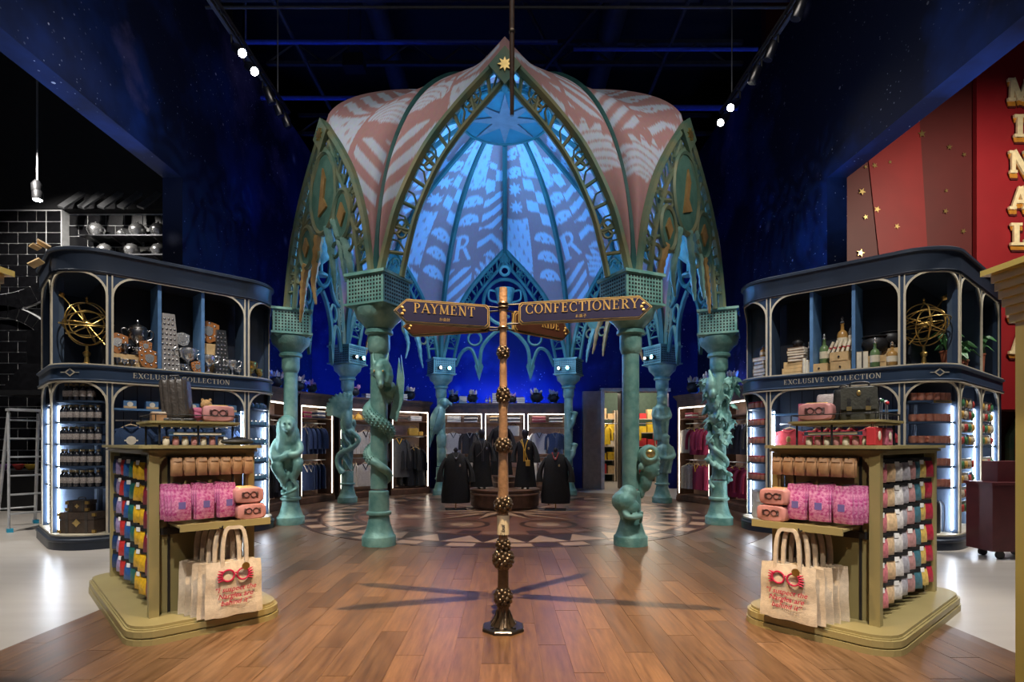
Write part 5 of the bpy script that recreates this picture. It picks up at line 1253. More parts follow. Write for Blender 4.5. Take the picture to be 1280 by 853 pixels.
# order of panels: 0 back side, 1 far corner, 2 front, 3 near corner, 4.. outer side
for C_ in (CL, CR):
    for k in range(1, len(C_.panels)):
        for sd in ((1,) if k in (3, 4, 5) else (-1,)): C_.led(k, sd)
    f0, f1 = C_.panels[2]; L_ = f1-f0
    for f in (.34, .67):                                             # upper dividers of the front
        x = f0+L_*f; mb = MB(); C_.p.ribbon(mb, [(x, Z4), (x, Z5)], .045, -DP, -.05); mb.build('divider', M('shelf_blue'), C_.root)
    xm = (f0+f1)/2; n_ = C_.p.nrm(xm); t_ = Vector((-n_.y, n_.x, 0)); o_ = C_.p.at(xm, .0215, Z3+.075)
    T = Matrix(((t_.x, 0, n_.x, o_.x), (t_.y, 0, n_.y, o_.y), (0, 1, 0, o_.z), (0, 0, 0, 1)))
    wq, wd = word('EXCLUSIVE COLLECTION', .072, .003, T, track=.1); wq.build('lettering', M('cream_trim'), C_.root)
    g0, g1 = C_.panels[3]; xm = (g0+g1)/2; n_ = C_.p.nrm(xm); t_ = Vector((-n_.y, n_.x, 0)); o_ = C_.p.at(xm, .022, (Z3+Z4)/2)
    T = Matrix(((t_.x, 0, n_.x, o_.x), (t_.y, 0, n_.y, o_.y), (0, 1, 0, o_.z), (0, 0, 0, 1)))
    mb = MB(); mb.prism([(.07, 0), (0, .055), (-.07, 0), (0, -.055)], 0, .004, T); e_ = mb.build('diamond_emblem', M('cream_trim'), C_.root)
    mb = MB(); mb.prism([(.045, 0), (0, .035), (-.045, 0), (0, -.035)], .004, .006, T); mb.build('diamond_inset', M('navy_band'), e_); mb = MB(); mb.prism([(.12, .004), (-.12, .004), (-.12, -.004), (.12, -.004)], 0, .005, T); mb.build('diamond_bar', M('cream_trim'), e_)
# unseen up-lights added above the cabinets to brighten the beam soffits
spot('added_uplight', (-5.2, 8.4, 4.06), (-6.2, 8.3, 6.35), 110, (.5, .68, 1), 120, .9, .1)
spot('added_uplight', (5.3, 8.4, 4.06), (6.2, 8.3, 6.35), 110, (.5, .68, 1), 120, .9, .1)
# ---------------------------------------------------------------- goods
bottle_glass = mat('bottle_dark', (.02, .022, .03), .2, coat=.5); mat('bottle_label', (.36, .32, .30), .6, var=.4, scale=60); mat('cap_gold', (.5, .38, .2), .35, .7)
def proto(name, parts):
    """things are made once as (name, mesh) lists, then placed with obj copies sharing the meshes"""
    return (name, parts)
def put(pr, pos, rz, label, cat, group=None, sc=None):
    t = thing(pr[0], label, cat, pos, rz, group, sc)
    for nm, me in pr[1]: ob(nm, me, t)
    return t
def lathe_me(nm, prof, m_, n=14): q = MB(); q.lathe(prof, n); return q.mesh(nm, M(m_), True)
q = MB(); q.lathe([(.0335, .045), (.0335, .11)], 14, cap=False); lab = q.mesh('paper_label', M('bottle_label'), True)
BOT = proto('dark_bottle', [('glass', lathe_me('bottle', [(.03, 0), (.032, .005), (.032, .12), (.028, .14), (.014, .155), (.013, .17)], 'bottle_dark')), ('paper_label', lab), ('cap', lathe_me('cap', [(.016, .168), (.016, .19)], 'cap_gold'))])
sh = [.82, 1.10, 1.40, 1.69, 1.97]; lvl = ['lowest', 'second lowest', 'middle', 'second highest', 'highest']
for j, z in enumerate(sh):
    CL.shelf(3, z)
    for row in range(2):
        for k in range(7):
            f = .13+.74*k/6
            if j == 4 and (k in (0, 6)): continue
            put(BOT, CL.at(3, f, -.09-.09*row, z+.0005), CL.rot(3, f), f'dark bottle {ORD[k]} from the lettered front, {["front", "rear"][row]} line of the {lvl[j]} bottle shelf', 'bottle', 'bottles in the curved cabinet end', 1.16)
def trunk(pos, rz, w_, d_, h_, label, cat='trunk'):
    t = thing('travel_trunk', label, cat, pos, rz); mat('trunk_brown', (.075, .05, .036), .5, var=.25, scale=14, bump=.3)
    q = MB(); q.b2(-w_/2, w_/2, -d_/2, d_/2, 0, h_*.64); q.build('body', M('trunk_brown'), t); q = MB(); q.b2(-w_/2-.004, w_/2+.004, -d_/2-.004, d_/2+.004, h_*.66, h_); q.build('lid', M('trunk_brown'), t)
    for s in (-1, 1):
        q = MB(); x = s*w_*.28; q.b2(x-.018, x+.018, -d_/2-.008, d_/2+.008, 0, h_+.004); q.build('strap', M('leather_dark'), t)
        for z in (0.01, h_-.05): q = MB(); q.b2(s*w_/2-.022, s*w_/2+.022, -d_/2-.01, -d_/2+.02, z, z+.04); q.build('corner_plate', M('brass'), t)
    q = MB(); q.prism(star5(.2*h_, 4, .6), 0, .008, Matrix.Translation((0, -d_/2-.002, h_*.5)) @ Matrix.Rotation(R(90), 4, 'X')); q.build('gold_plate', M('gold'), t)
    q = MB(); q.tube(cat_rom([(-.05, 0, h_), (-.04, 0, h_+.03), (.04, 0, h_+.03), (.05, 0, h_)], 4), .007, 5); q.build('grip', M('leather_dark'), t); return t
trunk(CL.at(3, .52, -.22, .2005), CL.rot(3, .5), .46, .24, .28, 'large brown travel trunk under the bottle shelves'); trunk(CL.at(3, .56, -.22, .486), CL.rot(3, .5), .26, .17, .15, 'small brown travel case on top of the large trunk')
def armillary(pos, rz, label):
    t = thing('armillary_sphere', label, 'armillary sphere', pos, rz)
    q = MB(); q.lathe([(.13, 0), (.13, .02), (.10, .035), (.035, .06), (.025, .14), (.04, .16), (.05, .2), (.02, .23), (.018, .30)], 20); q.build('stand', M('brass'), t, smooth=True)
    c = Vector((0, 0, .62)); rr = .31
    for k, (a, b, r_) in enumerate(((90, 0, 1), (90, 70, .97), (14, 20, 1.03), (38, -30, .93), (-28, 50, .9), (70, 120, .88), (8, 80, .72), (80, 30, .66))):
        Tm = Matrix.Translation(c) @ Matrix.Rotation(R(b), 4, 'Z') @ Matrix.Rotation(R(a), 4, 'X'); q = MB(); q.ring((0, 0, 0), rr*r_, .009, Tm, 40, 6); q.build('ring', M('brass'), t, smooth=True)
    q = MB(); q.ell(tuple(c), .055); q.build('globe', M('brass'), t, smooth=True)
    d = Vector((-.6, -.1, .75)).normalized(); q = MB(); q.tube([c-d*.38, c+d*.5], .010, 6); q.build('arrow_shaft', M('brass'), t); q = MB(); q.tube([c+d*.48, c+d*.52, c+d*.6], [.01, .045, .002], 6); q.build('arrow_head', M('brass'), t)
    q = MB(); q.lathe([(.012, 0), (.02, .02), (.008, .04), (.018, .06), (.002, .09)], 10, c=(0, 0, .93)); q.build('finial', M('brass'), t, smooth=True); return t
o = armillary(CL.at(3, .5, -.27, Z4+.0005), CL.rot(3, .5), 'brass armillary sphere in the cabinet end above the dark bottles'); o.scale = (.94,)*3
o = armillary(CR.at(3, .5, -.27, Z4+.0005), CR.rot(3, .5)+PI, 'brass armillary sphere in the cabinet end above the copper mugs'); o.scale = (.92,)*3
# trophies
def trophy(pos, rz, h, label, m_='silver', lid=False):
    t = thing('trophy_cup', label, 'trophy', pos, rz); k = h
    q = MB(); q.lathe([(.20*k, 0), (.20*k, .08*k), (.16*k, .10*k)], 16); q.build('base', M('black_plastic') if m_ == 'silver' else M(m_), t)
    q = MB(); q.lathe([(.13*k, .10*k), (.05*k, .16*k), (.04*k, .3*k), (.09*k, .36*k), (.24*k, .52*k), (.27*k, .72*k), (.25*k, .8*k), (.27*k, .82*k), (.2*k, .8*k)], 20); q.build('cup', M(m_), t, smooth=True)
    for s in (-1, 1): q = MB(); q.tube(cat_rom([(s*.25*k, 0, .5*k), (s*.38*k, 0, .58*k), (s*.42*k, 0, .76*k), (s*.33*k, 0, .82*k), (s*.26*k, 0, .74*k)], 5), .02*k, 6); q.build('handle', M(m_), t, smooth=True)
    if lid: q = MB(); q.lathe([(.26*k, .82*k), (.22*k, .9*k), (.08*k, .97*k), (.03*k, 1.0*k), (.04*k, 1.05*k), (.005*k, 1.12*k)], 18); q.build('lid', M(m_), t, smooth=True)
    return t
def plaque(pos, rz, h, label, m_='plaque_wood'):
    mat('plaque_wood', (.36, .13, .03), .35, coat=.3); t = thing('shield_plaque', label, 'plaque', pos, rz)
    P = [(0, 0), (.30*h, .14*h), (.42*h, .42*h), (.44*h, .85*h), (.22*h, .93*h), (0, 1.0*h), (-.22*h, .93*h), (-.44*h, .85*h), (-.42*h, .42*h), (-.30*h, .14*h)]
    Tm = Matrix.Rotation(R(-10), 4, 'X') @ Matrix.Rotation(R(90), 4, 'X'); q = MB(); q.prism(P, 0, .02, Tm); q.build('board', M(m_), t)
    q = MB(); q.prism([(a*.42, h*.3+b*.45) for a, b in P], .02, .028, Tm); q.build('centre_shield', M('silver'), t)
    for k in range(9): a = 2*PI*k/9; q = MB(); q.ell((.33*h*math.cos(a), .55*h+.34*h*math.sin(a), .021), (.055*h, .055*h, .012), T=Tm, n=8, k=6); q.build('silver_boss', M('silver'), t, smooth=True)
    return t
def obelisk(pos, rz, w_, h, label, m_):
    mat('stud_board', (.32, .30, .28), .5); t = thing('studded_obelisk', label, 'obelisk', pos, rz); q = MB(); q.box((0, 0, h/2), (w_, .13, h), tap=.55); q.build('body', M(m_), t)
    for r_ in range(11):
        ww = w_*(1-.45*r_/11); nn_ = max(2, int(ww/.05))
        for k in range(nn_):
            q = MB(); q.ell(((k-(nn_-1)/2)*.052, -.064*(1-.45*r_/11)-.003, .04+h*.086*r_), (.016, .008, .016), n=8, k=6); q.build('stud', M('silver_dark'), t)
    return t
def crate(pos, rz, w_, d_, h_, label):
    t = thing('wooden_crate', label, 'crate', pos, rz); q = MB(); q.b2(-w_/2+.01, w_/2-.01, -d_/2+.01, d_/2-.01, 0, h_*.98); q.build('box', M('wood_shelf'), t)
    for k in range(2): q = MB(); z = h_*(.02+.5*k); q.b2(-w_/2, w_/2, -d_/2, -d_/2+.012, z, z+h_*.46); q.build('slat', M('wood_light'), t)
    for s in (-1, 1): q = MB(); q.b2(s*w_/2-.012, s*w_/2+.012, -d_/2-.006, -d_/2+.006, 0, h_); q.build('corner_batten', M('wood_light'), t)
    return t
def P2(C_, f, off, z): return C_.at(2, f, off, z)
zt = Z4+.0005; r2 = CL.rot(2, .5)
# panel 2 runs from the far end (f=0) to the near end (f=1)
crate(P2(CL, .865, -.24, zt), r2, .42, .2, .20, 'wooden crate stage under the lidded trophy')
trophy(P2(CL, .80, -.26, zt+.2005), r2, .46, 'large lidded two-handled silver trophy on the crate stage', 'silver_dark', True)
plaque(P2(CL, .945, -.22, zt+.2005), r2, .30, 'wooden shield plaque beside the large lidded trophy')
for k, (f, off, z, h, nm) in enumerate(((.90, -.16, .2005, .17, 'small silver cup on the crate stage below the lidded trophy'), (.82, -.14, .2005, .13, 'tiny silver cup at the crate stage edge'), (.96, -.10, 0, .16, 'small silver cup in front of the crate at the cabinet post'), (.91, -.10, 0, .14, 'small dark silver cup on the floor before the crate'), (.86, -.10, 0, .15, 'small silver cup between plaque and crate'))): trophy(P2(CL, f, off, zt+z), r2, h, nm, 'silver' if k % 2 else 'silver_dark')
plaque(P2(CL, .735, -.10, zt), r2, .30, 'large silver-studded shield plaque leaning before the crate'); plaque(P2(CL, .755, -.16, zt+.24), r2, .18, 'small round-topped orange plaque above the studded shield')
obelisk(P2(CL, .58, -.26, zt), r2, .30, .86, 'tall pale studded obelisk between the blue dividers', 'stud_board')
trophy(P2(CL, .43, -.2, zt), r2, .46, 'bright silver two-handled trophy beside the pale obelisk'); plaque(P2(CL, .375, -.1, zt), r2, .19, 'small orange shield plaque below the bright trophy')
plaque(P2(CL, .45, -.36, zt+.42), r2, .22, 'silver-faced plaque hung behind the bright trophy', 'silver')
trophy(P2(CL, .49, -.10, zt), r2, .15, 'little silver cup at the obelisk foot')
crate(P2(CL, .26, -.30, zt), r2, .20, .16, .50, 'tall wooden box at the blue divider'); plaque(P2(CL, .255, -.26, zt+.5005), r2, .36, 'dark shield plaque on the tall wooden box')
obelisk(P2(CL, .16, -.24, zt), r2, .24, .72, 'tall dark studded obelisk beside the tall wooden box', 'silver_dark')
trophy(P2(CL, .285, -.12, zt), r2, .36, 'tall narrow silver goblet trophy before the wooden box'); trophy(P2(CL, .07, -.18, zt), r2, .32, 'two-handled silver trophy beside the dark obelisk'); trophy(P2(CL, .03, -.08, zt), r2, .16, 'tiny silver cup at the far cabinet post')
for k, (f, off, h, nm) in enumerate(((.75, -.2, .34, 'large two-handled bronze trophy at the curved far end'), (.45, -.16, .22, 'middle-sized bronze trophy at the curved far end'), (.9, -.1, .16, 'small bronze cup at the post of the far end'), (.6, -.08, .13, 'tiny bronze cup before the large bronze trophy'))): trophy(CL.at(1, f, off, zt), CL.rot(1, f), h, nm, 'brass')
# lower front of the trophy cabinet: shelf of boxes and hanging shirts
mat('shirt_navy', (.022, .05, .12), .85, bump=.25, scale=18); mat('shirt_red', (.48, .045, .06), .85, bump=.25, scale=18); mat('hanger_wood', (.6, .42, .22), .5)
mat('vest_cream', (.50, .45, .38), .9, bump=.3, scale=40); mat('knit_maroon', (.22, .012, .05), .9, bump=.3, scale=40); mat('knit_white', (.55, .54, .52), .9, bump=.3, scale=40); mat('knit_navy', (.03, .055, .13), .9, bump=.3, scale=40); mat('knit_dark', (.03, .03, .035), .9, bump=.3, scale=40); mat('collar_yellow', (.72, .42, .03), .7); mat('collar_red', (.3, .02, .02), .7); mat('robe_grey', (.06, .058, .055), .9, bump=.25, scale=20)
def garment_meshes(w_, h_, slv, m_, trim, vneck=True, flare=1.0):
    """knitwear or robe on a hanger, faces -y, hangs from z=0 (hook)"""
    hw = w_/2; top = -.09
    def section(z):
        f = (top-z)/h_                                              # 0 shoulders .. 1 hem
        ww = hw*(.36+.64*min(1, f/.10)**.6) if f < .10 else hw*(1+(flare-1)*f)
        return ww*(1-.04*math.sin(PI*f))
    q = MB(); nz = 12; n = 14; V = []; fs = []
    for i in range(nz+1):
        z = top-h_*i/nz; ww = section(z) if i else hw*.34; dd = .05*(.35+.65*min(1, i/3))
        for k in range(n):
            a = 2*PI*k/n; fold = 1+.10*math.sin(a*5+i*.25)*min(1, i/6)
            V.append((ww*math.copysign(abs(math.cos(a))**.8, math.cos(a)), dd*fold*math.sin(a), z))
    for i in range(nz):
        for k in range(n): l = (k+1) % n; fs.append((i*n+k, (i+1)*n+k, (i+1)*n+l, i*n+l))
    fs += [tuple(range(n)), tuple(nz*n+k for k in range(n-1, -1, -1))]; q.add(V, fs); out = [('body', q.mesh('garment_body', M(m_), True))]
    if slv > 0:
        for s in (-1, 1):
            q = MB(); q.tube(cat_rom([(s*hw*.78, 0, top-.045), (s*(hw+.03), -.01, top-.14), (s*(hw+.055*flare), -.015, top-slv*.6), (s*(hw+.06*flare), -.01, top-slv)], 4), [.05]*5+[.052]*4+[.05+.04*(flare-1)]*4, 8, flat=.8)
            out.append(('sleeve', q.mesh('sleeve', M(m_), True)))
    if trim:
        q = MB()
        if vneck: q.tube([(-hw*.34, -.035, top+.0), (0, -.062, top-.15), (hw*.34, -.035, top+.0)], .013, 6)
        else: q.tube(cat_rom([(-hw*.34, -.03, top+.005), (0, -.058, top-.04), (hw*.34, -.03, top+.005)], 5), .012, 6)
        out.append(('collar', q.mesh('collar', M(trim), True)))
    q = MB(); q.tube(cat_rom([(-hw*.62, 0, top-.045), (0, 0, top+.03), (hw*.62, 0, top-.045)], 5), .011, 6); q.tube([(0, 0, top+.03), (0, 0, -.03), (.015, 0, -.01), (.012, 0, .012), (-.006, 0, .016)], .004, 5); out.append(('hanger', q.mesh('hanger', M('hanger_wood'), True)))
    return out
TSH = {c: proto('hanging_tshirt', garment_meshes(.50, .60, .2, m_, m_, False)) for c, m_ in (('navy', 'shirt_navy'), ('red', 'shirt_red'))}
q = MB(); q.lathe([(.06, 0), (.06, .003)], 16, T=Matrix.Translation((0, -.054, -.28)) @ Matrix.Rotation(R(90), 4, 'X')); q.box((0, -.055, -.37), (.1, .004, .018)); q.box((0, -.056, -.28), (.16, .004, .02)); EMB = q.mesh('shirt_print', M('cream'))
CL.shelf(2, 1.88, 'shelf_blue'); 
for k in range(6):
    f = .10+.155*k; t = thing('small_gift_box', f'blue gift box with round badge {["by the far post", "second along", "third along", "fourth along", "fifth along", "by the near post"][k]} on the shelf above navy shirts', 'box', CL.at(2, f, -.12, 1.8805), r2, 'gift boxes above the navy shirts')
    q = MB(); q.box((0, 0, .055), (.15, .1, .11)); q.build('carton', M('shelf_blue'), t); q = MB(); q.lathe([(.035, 0), (.035, .006)], 14, T=Matrix.Translation((0, -.05, .06)) @ Matrix.Rotation(R(90), 4, 'X')); q.build('badge', M('cream'), t); q = MB(); q.box((0, -.052, .02), (.15, .006, .03)); q.build('price_card', M('wood_light'), t)
def rod(C_, k, f0, f1, off, z):
    q = MB(); q.tube([C_.at(k, f0+(f1-f0)*i/6, off, z) for i in range(7)], .011, 8); q.build('hanging_rod', M('steel'), C_.root)
rod(CL, 2, .04, .96, -.2, 1.72)
for k, f in enumerate((.16, .86)):
    t = put(TSH['navy'], CL.at(2, f, -.15, 1.72), r2+R(-8 if k else 8), ['navy t-shirt with round print at the far end of the cabinet rod', 'navy t-shirt with round print at the near end of the cabinet rod'][k], 't-shirt', 'navy shirts in the trophy cabinet'); ob('shirt_print', EMB, t)
for k in range(5):
    f = .34+.07*k; put(TSH['navy'], CL.at(2, f, -.24, 1.72), r2+R(72), 'navy t-shirt hanging sideways between the two printed ones', 't-shirt', 'navy shirts in the trophy cabinet')
CL.shelf(2, .75, 'shelf_blue')
# far curved end: shelves of small lidded pots
mat('pot_blue', (.10, .22, .33), .3)
POT = proto('lidded_pot', [('pot', lathe_me('pot', [(.032, 0), (.042, .01), (.042, .05), (.036, .06)], 'pot_blue')), ('lid', lathe_me('lid', [(.038, .06), (.03, .075), (.008, .08), (.008, .09)], 'silver'))])
RED = proto('red_tin', [('tin', lathe_me('tin', [(.042, 0), (.045, .005), (.045, .075), (.042, .08)], 'copper')), ('lid', lathe_me('lid', [(.044, .08), (.044, .098), (.03, .102)], 'shirt_red'))])
for C_, pr, nm, what in ((CL, POT, 'blue pot with silver lid', 'pot'), (CR, RED, 'red-lidded copper tin', 'tin')):
    for j, z in enumerate(sh):
        C_.shelf(1, z)
        for k in range(5):
            f = .30+.14*k; put(pr, C_.at(1, f, -.10, z+.0005), C_.rot(1, f), f'{nm} on the {lvl[j]} shelf of the far cabinet end', what, f'{what}s in the far cabinet end')
for k, (f, h, nm) in enumerate(((.55, .42, 'tall'), (.8, .26, 'short'))):
    t = thing('storage_box', f'{nm} pale storage box under the tin shelves', 'box', CR.at(1, f, -.2, .2005), CR.rot(1, f)); soft_box(.2, .18, h, .01).build('box', M('cream'), t); q = MB(); q.b2(-.104, .104, -.094, .094, h, h+.02); q.build('lid', M('white'), t)
t = thing('storage_box', 'dark box with pale lid under the blue pots', 'box', CL.at(1, .7, -.2, .2005), CL.rot(1, .7)); soft_box(.2, .18, .3, .01).build('box', M('leather_dark'), t); q = MB(); q.b2(-.104, .104, -.094, .094, .3, .32); q.build('lid', M('cream'), t)
# ---- copper mug cabinet
q = MB(); q.lathe([(.048, 0), (.052, .005), (.056, .05), (.05, .09), (.054, .10), (.048, .10), (.044, .02)], 16); mug = q.mesh('mug', M('copper'), True)
q = MB(); q.tube(cat_rom([(.05, 0, .08), (.085, 0, .078), (.088, 0, .035), (.053, 0, .022)], 5), .007, 6); mugh = q.mesh('mug_handle', M('copper'), True)
MUG = proto('copper_mug', [('cup', mug), ('handle', mugh)])
for j, z in enumerate(sh):
    CR.shelf(3, z)
    for k in range(6):
        f = .13+.148*k; put(MUG, CR.at(3, f, -.11, z+.0005), CR.rot(3, f)+R(random.uniform(-40, 40)), f'copper mug {ORD[k]} from the lettered front on the {lvl[j]} shelf of the mug end', 'mug', 'copper mugs in the curved cabinet end')
t = thing('price_plate', 'small brass price plate on the highest mug shelf edge', 'plate', CR.at(3, .62, -.035, 1.95), CR.rot(3, .62)); q = MB(); q.box((0, 0, 0), (.26, .008, .035)); q.build('plate', M('brass'), t); q = MB(); q.box((0, -.005, 0), (.2, .003, .012)); q.build('engraving', M('leather_dark'), t)
t = thing('black_suitcase', 'black upright suitcase under the copper mug shelves', 'suitcase', CR.at(3, .5, -.2, .2005), CR.rot(3, .5)); soft_box(.3, .16, .42, .05).build('shell', M('leather_black'), t, smooth=True); q = MB(); q.tube(cat_rom([(-.15, -.085, .03), (-.15, -.085, .39), (0, -.085, .425), (.15, -.085, .39), (.15, -.085, .03)], 4), .006, 5); q.build('piping', M('silver_dark'), t)
r2 = CR.rot(2, .5)
CR.shelf(2, 1.86, 'shelf_blue'); rod(CR, 2, .04, .96, -.2, 1.70); CR.shelf(2, .75, 'shelf_blue')
q = MB(); q.ell((0, -.056, -.24), (.035, .008, .05)); q.box((0, -.056, -.31), (.07, .006, .018)); EM2 = q.mesh('shirt_print', M('gold'))
for k, f in enumerate((.14, .80)):
    t = put(TSH['red'], CR.at(2, f, -.14, 1.70), r2, ['coral red t-shirt with small gold print at the far end of the rod', 'coral red t-shirt with small gold print at the near end of the rod'][k], 't-shirt', 'red shirts in the mug cabinet'); ob('shirt_print', EM2, t)
for k in range(4): put(TSH['red'], CR.at(2, .36+.09*k, -.24, 1.70), r2+R(75), 'coral red t-shirt hanging sideways between the printed ones', 't-shirt', 'red shirts in the mug cabinet')
for k in range(4):
    t = thing('small_gift_box', f'slim red and white carton {["beside the far shirt", "second from the far shirt", "third from the far shirt", "beside the near shirt"][k]} on the blue shelf', 'box', CR.at(2, .32+.1*k, -.12, 1.8605), r2); q = MB(); q.box((0, 0, .07), (.07, .07, .14)); q.build('carton', M('shirt_red'), t); q = MB(); q.box((0, -.036, .06), (.05, .004, .06)); q.build('label', M('white'), t)
# upper shelf goods of that cabinet
mat('book_a', (.34, .24, .14), .7); mat('book_b', (.22, .12, .07), .7); mat('book_c', (.48, .38, .25), .7); mat('candle', (.72, .66, .52), .6); mat('potion_green', (.12, .2, .08), .3); mat('potion_amber', (.4, .22, .06), .3); mat('iron', (.03, .03, .032), .5, .5)
def book(pos, rz, w_, d_, h_, label, m_):
    t = thing('old_book', label, 'book', pos, rz); q = MB(); q.b2(-w_/2+.006, w_/2, -d_/2+.006, d_/2-.006, h_*.12, h_*.88); q.build('pages', M('cream'), t)
    for z0, z1 in ((0, .12), (.88, 1)): q = MB(); q.b2(-w_/2, w_/2, -d_/2, d_/2, h_*z0, h_*z1); q.build('cover', M(m_), t)
    q = MB(); q.b2(-w_/2, -w_/2+.006, -d_/2, d_/2, 0, h_); q.build('spine', M(m_), t)
od = ['lowest', 'second', 'third', 'fourth', 'fifth', 'topmost']
def stack(pos, rz, n, label, base=.045):
    z = pos[2]
    for k in range(n):
        h = base*random.uniform(.8, 1.15); book((pos[0], pos[1], z), rz+random.uniform(-.12, .12), .26*random.uniform(.85, 1), .19, h-.0008, f'{od[k]} old book of the stack {label}', ['book_a', 'book_b', 'book_c'][k % 3]); z += h
    return z
def bottle2(pos, r, h, label, m_, stopper=True):
    t = thing('potion_bottle', label, 'bottle', pos); q = MB(); q.lathe([(r*.9, 0), (r, .01), (r, h*.5), (r*.78, h*.58), (r*.36, h*.63), (r*.3, h*.77), (r*.44, h*.8)], 16); q.build('glass', M(m_), t, smooth=True)
    q = MB(); q.lathe([(r*.3, h*.8), (r*.45, h*.83), (r*.2, h*.88), (r*.32, h*.93), (r*.04, h)], 12); q.build('stopper', M('silver') if m_ != 'potion_amber' else M('glass_clear'), t, smooth=True)
    q = MB(); q.lathe([(r*1.02, h*.2), (r*1.02, h*.42)], 16, cap=False); q.build('label_band', M('paper'), t, smooth=True)
def cauldron(pos, r, label, rz=0, crystals=None, cat='cauldron', group=None):
    t = thing('cauldron', label, cat, pos, rz, group)
    q = MB(); q.lathe([(.45*r, .18*r), (.85*r, .45*r), (1.0*r, .9*r), (.9*r, 1.3*r), (.78*r, 1.45*r), (.95*r, 1.56*r), (.95*r, 1.62*r), (.74*r, 1.5*r), (.1*r, 1.4*r)], 20); q.build('pot', M('iron'), t, smooth=True)
    for k in range(3): a = 2*PI*k/3+.5; q = MB(); q.tube([(.62*r*math.cos(a), .62*r*math.sin(a), .4*r), (.72*r*math.cos(a), .72*r*math.sin(a), 0)], [.12*r, .07*r], 6); q.build('leg', M('iron'), t)
    q = MB(); q.tube(cat_rom([(-.98*r, 0, 1.15*r), (-1.1*r, 0, 1.0*r), (-.98*r, 0, .8*r)], 4), .05*r, 5); q.build('ear', M('iron'), t); q = MB(); q.tube(cat_rom([(.98*r, 0, 1.15*r), (1.1*r, 0, 1.0*r), (.98*r, 0, .8*r)], 4), .05*r, 5); q.build('ear', M('iron'), t)
    if crystals:
        rnd = random.Random(int(r*1e4)+len(label))
        for k in range(13):
            a = rnd.uniform(0, 2*PI); d = rnd.uniform(.1, .75)*r; h = rnd.uniform(.5, 1.25)*r; p0 = Vector((d*math.cos(a), d*math.sin(a), 1.42*r)); p1 = p0+Vector((math.cos(a)*d*.7, math.sin(a)*d*.7, h)); q = MB(); q.tube([p0, p0.lerp(p1, .75), p1], [.17*r, .18*r, .02*r], 6); q.build('crystal', M(crystals), t)
    return t
crate(CR.at(2, .20, -.26, zt), r2, .40, .22, .12, 'lower slatted wooden crate under the old books'); crate(CR.at(2, .20, -.26, zt+.1205), r2, .36, .2, .1, 'upper slatted wooden crate under the old books')
z = stack(CR.at(2, .19, -.24, zt+.221), r2, 5, 'on the slatted crates'); cauldron(CR.at(2, .19, -.24, z+.001), .075, 'small bronze-lidded pot on the book stack over the crates')
bottle2(CR.at(2, .275, -.30, zt), .05, .52, 'tall clear stoppered bottle behind the pale candles', 'glass_clear')
for k in range(3): t = thing('pillar_candle', ['tall', 'middle', 'short'][k]+' cream pillar candle at the blue divider by the crates', 'candle', CR.at(2, .268+.024*k, -.12, zt)); q = MB(); q.lathe([(.024, 0), (.024, .24-.03*k), (.018, .245-.03*k)], 12); q.build('wax', M('candle'), t, smooth=True); q = MB(); q.tube([(0, 0, .24-.03*k), (.002, 0, .262-.03*k)], .002, 4); q.build('wick', M('iron'), t)
def drawers(pos, rz, w_, h_, label):
    t = thing('drawer_box', label, 'drawer box', pos, rz); q = MB(); q.b2(-w_/2, w_/2, -.09, .09, 0, h_); q.build('carcass', M('wood_light'), t); q = MB(); q.b2(-w_/2+.012, w_/2-.012, -.098, -.09, .012, h_-.012); d_ = q.build('drawer_front', M('wood_light'), t); q = MB(); q.ell((0, -.105, h_/2), .014); q.build('knob', M('iron'), d_)
drawers(CR.at(2, .40, -.16, zt), r2, .22, .14, 'single wooden drawer box at the blue divider'); drawers(CR.at(2, .56, -.20, zt), r2, .26, .15, 'lower drawer box beneath the scrolls'); drawers(CR.at(2, .55, -.20, zt+.151), r2, .24, .14, 'upper drawer box holding the scrolls')
for k in range(6):
    f = .47+.035*k; t = thing('paper_scroll', f'rolled paper scroll {["first", "second", "third", "fourth", "fifth", "last"][k]} from the single drawer, on the drawer boxes', 'scroll', CR.at(2, f, -.2, zt+.295), r2+.3*k); q = MB(); q.tube([(-.03, 0, .0), (.04, .0, .16+.015*(k % 3))], .02, 10); q.build('roll', M('paper'), t, smooth=True); q = MB(); q.tube([(-.004, 0, .06), (.004, 0, .08)], .022, 10); q.build('ribbon', M('shirt_red'), t)
bottle2(CR.at(2, .40, -.32, zt+.14), .065, .48, 'green potion bottle behind the single drawer', 'potion_green'); bottle2(CR.at(2, .54, -.36, zt+.29), .07, .56, 'amber stoppered bottle behind the scrolls', 'potion_amber'); bottle2(CR.at(2, .62, -.36, zt+.29), .055, .62, 'tall clear stoppered bottle against the blue divider', 'glass_clear')
cauldron(CR.at(2, .80, -.28, zt+.2), .17, 'large black cauldron at the back beside the copper mug end'); q = MB(); 
crate(CR.at(2, .80, -.28, zt), r2, .3, .2, .199, 'dark crate carrying the large black cauldron'); cauldron(CR.at(2, .90, -.36, zt+.3), .14, 'black cauldron tilted over the large one'); crate(CR.at(2, .91, -.36, zt), r2, .2, .16, .299, 'narrow crate behind the tilted cauldron')
bottle2(CR.at(2, .82, -.10, zt), .06, .44, 'clear bottle of green herbs before the cauldrons', 'potion_green'); bottle2(CR.at(2, .94, -.10, zt), .065, .36, 'amber labelled jar at the near post', 'potion_amber')
t = thing('old_book', 'upright strapped old book beside the blue divider', 'book', CR.at(2, .725, -.12, zt), r2+.3); q = MB(); q.box((0, 0, .13), (.14, .04, .26)); q.build('cover', M('book_c'), t); q = MB(); q.box((0, 0, .13), (.13, .044, .24)); q.build('pages', M('cream'), t); q = MB(); q.box((0, 0, .13), (.02, .05, .262)); q.build('strap', M('leather_dark'), t)
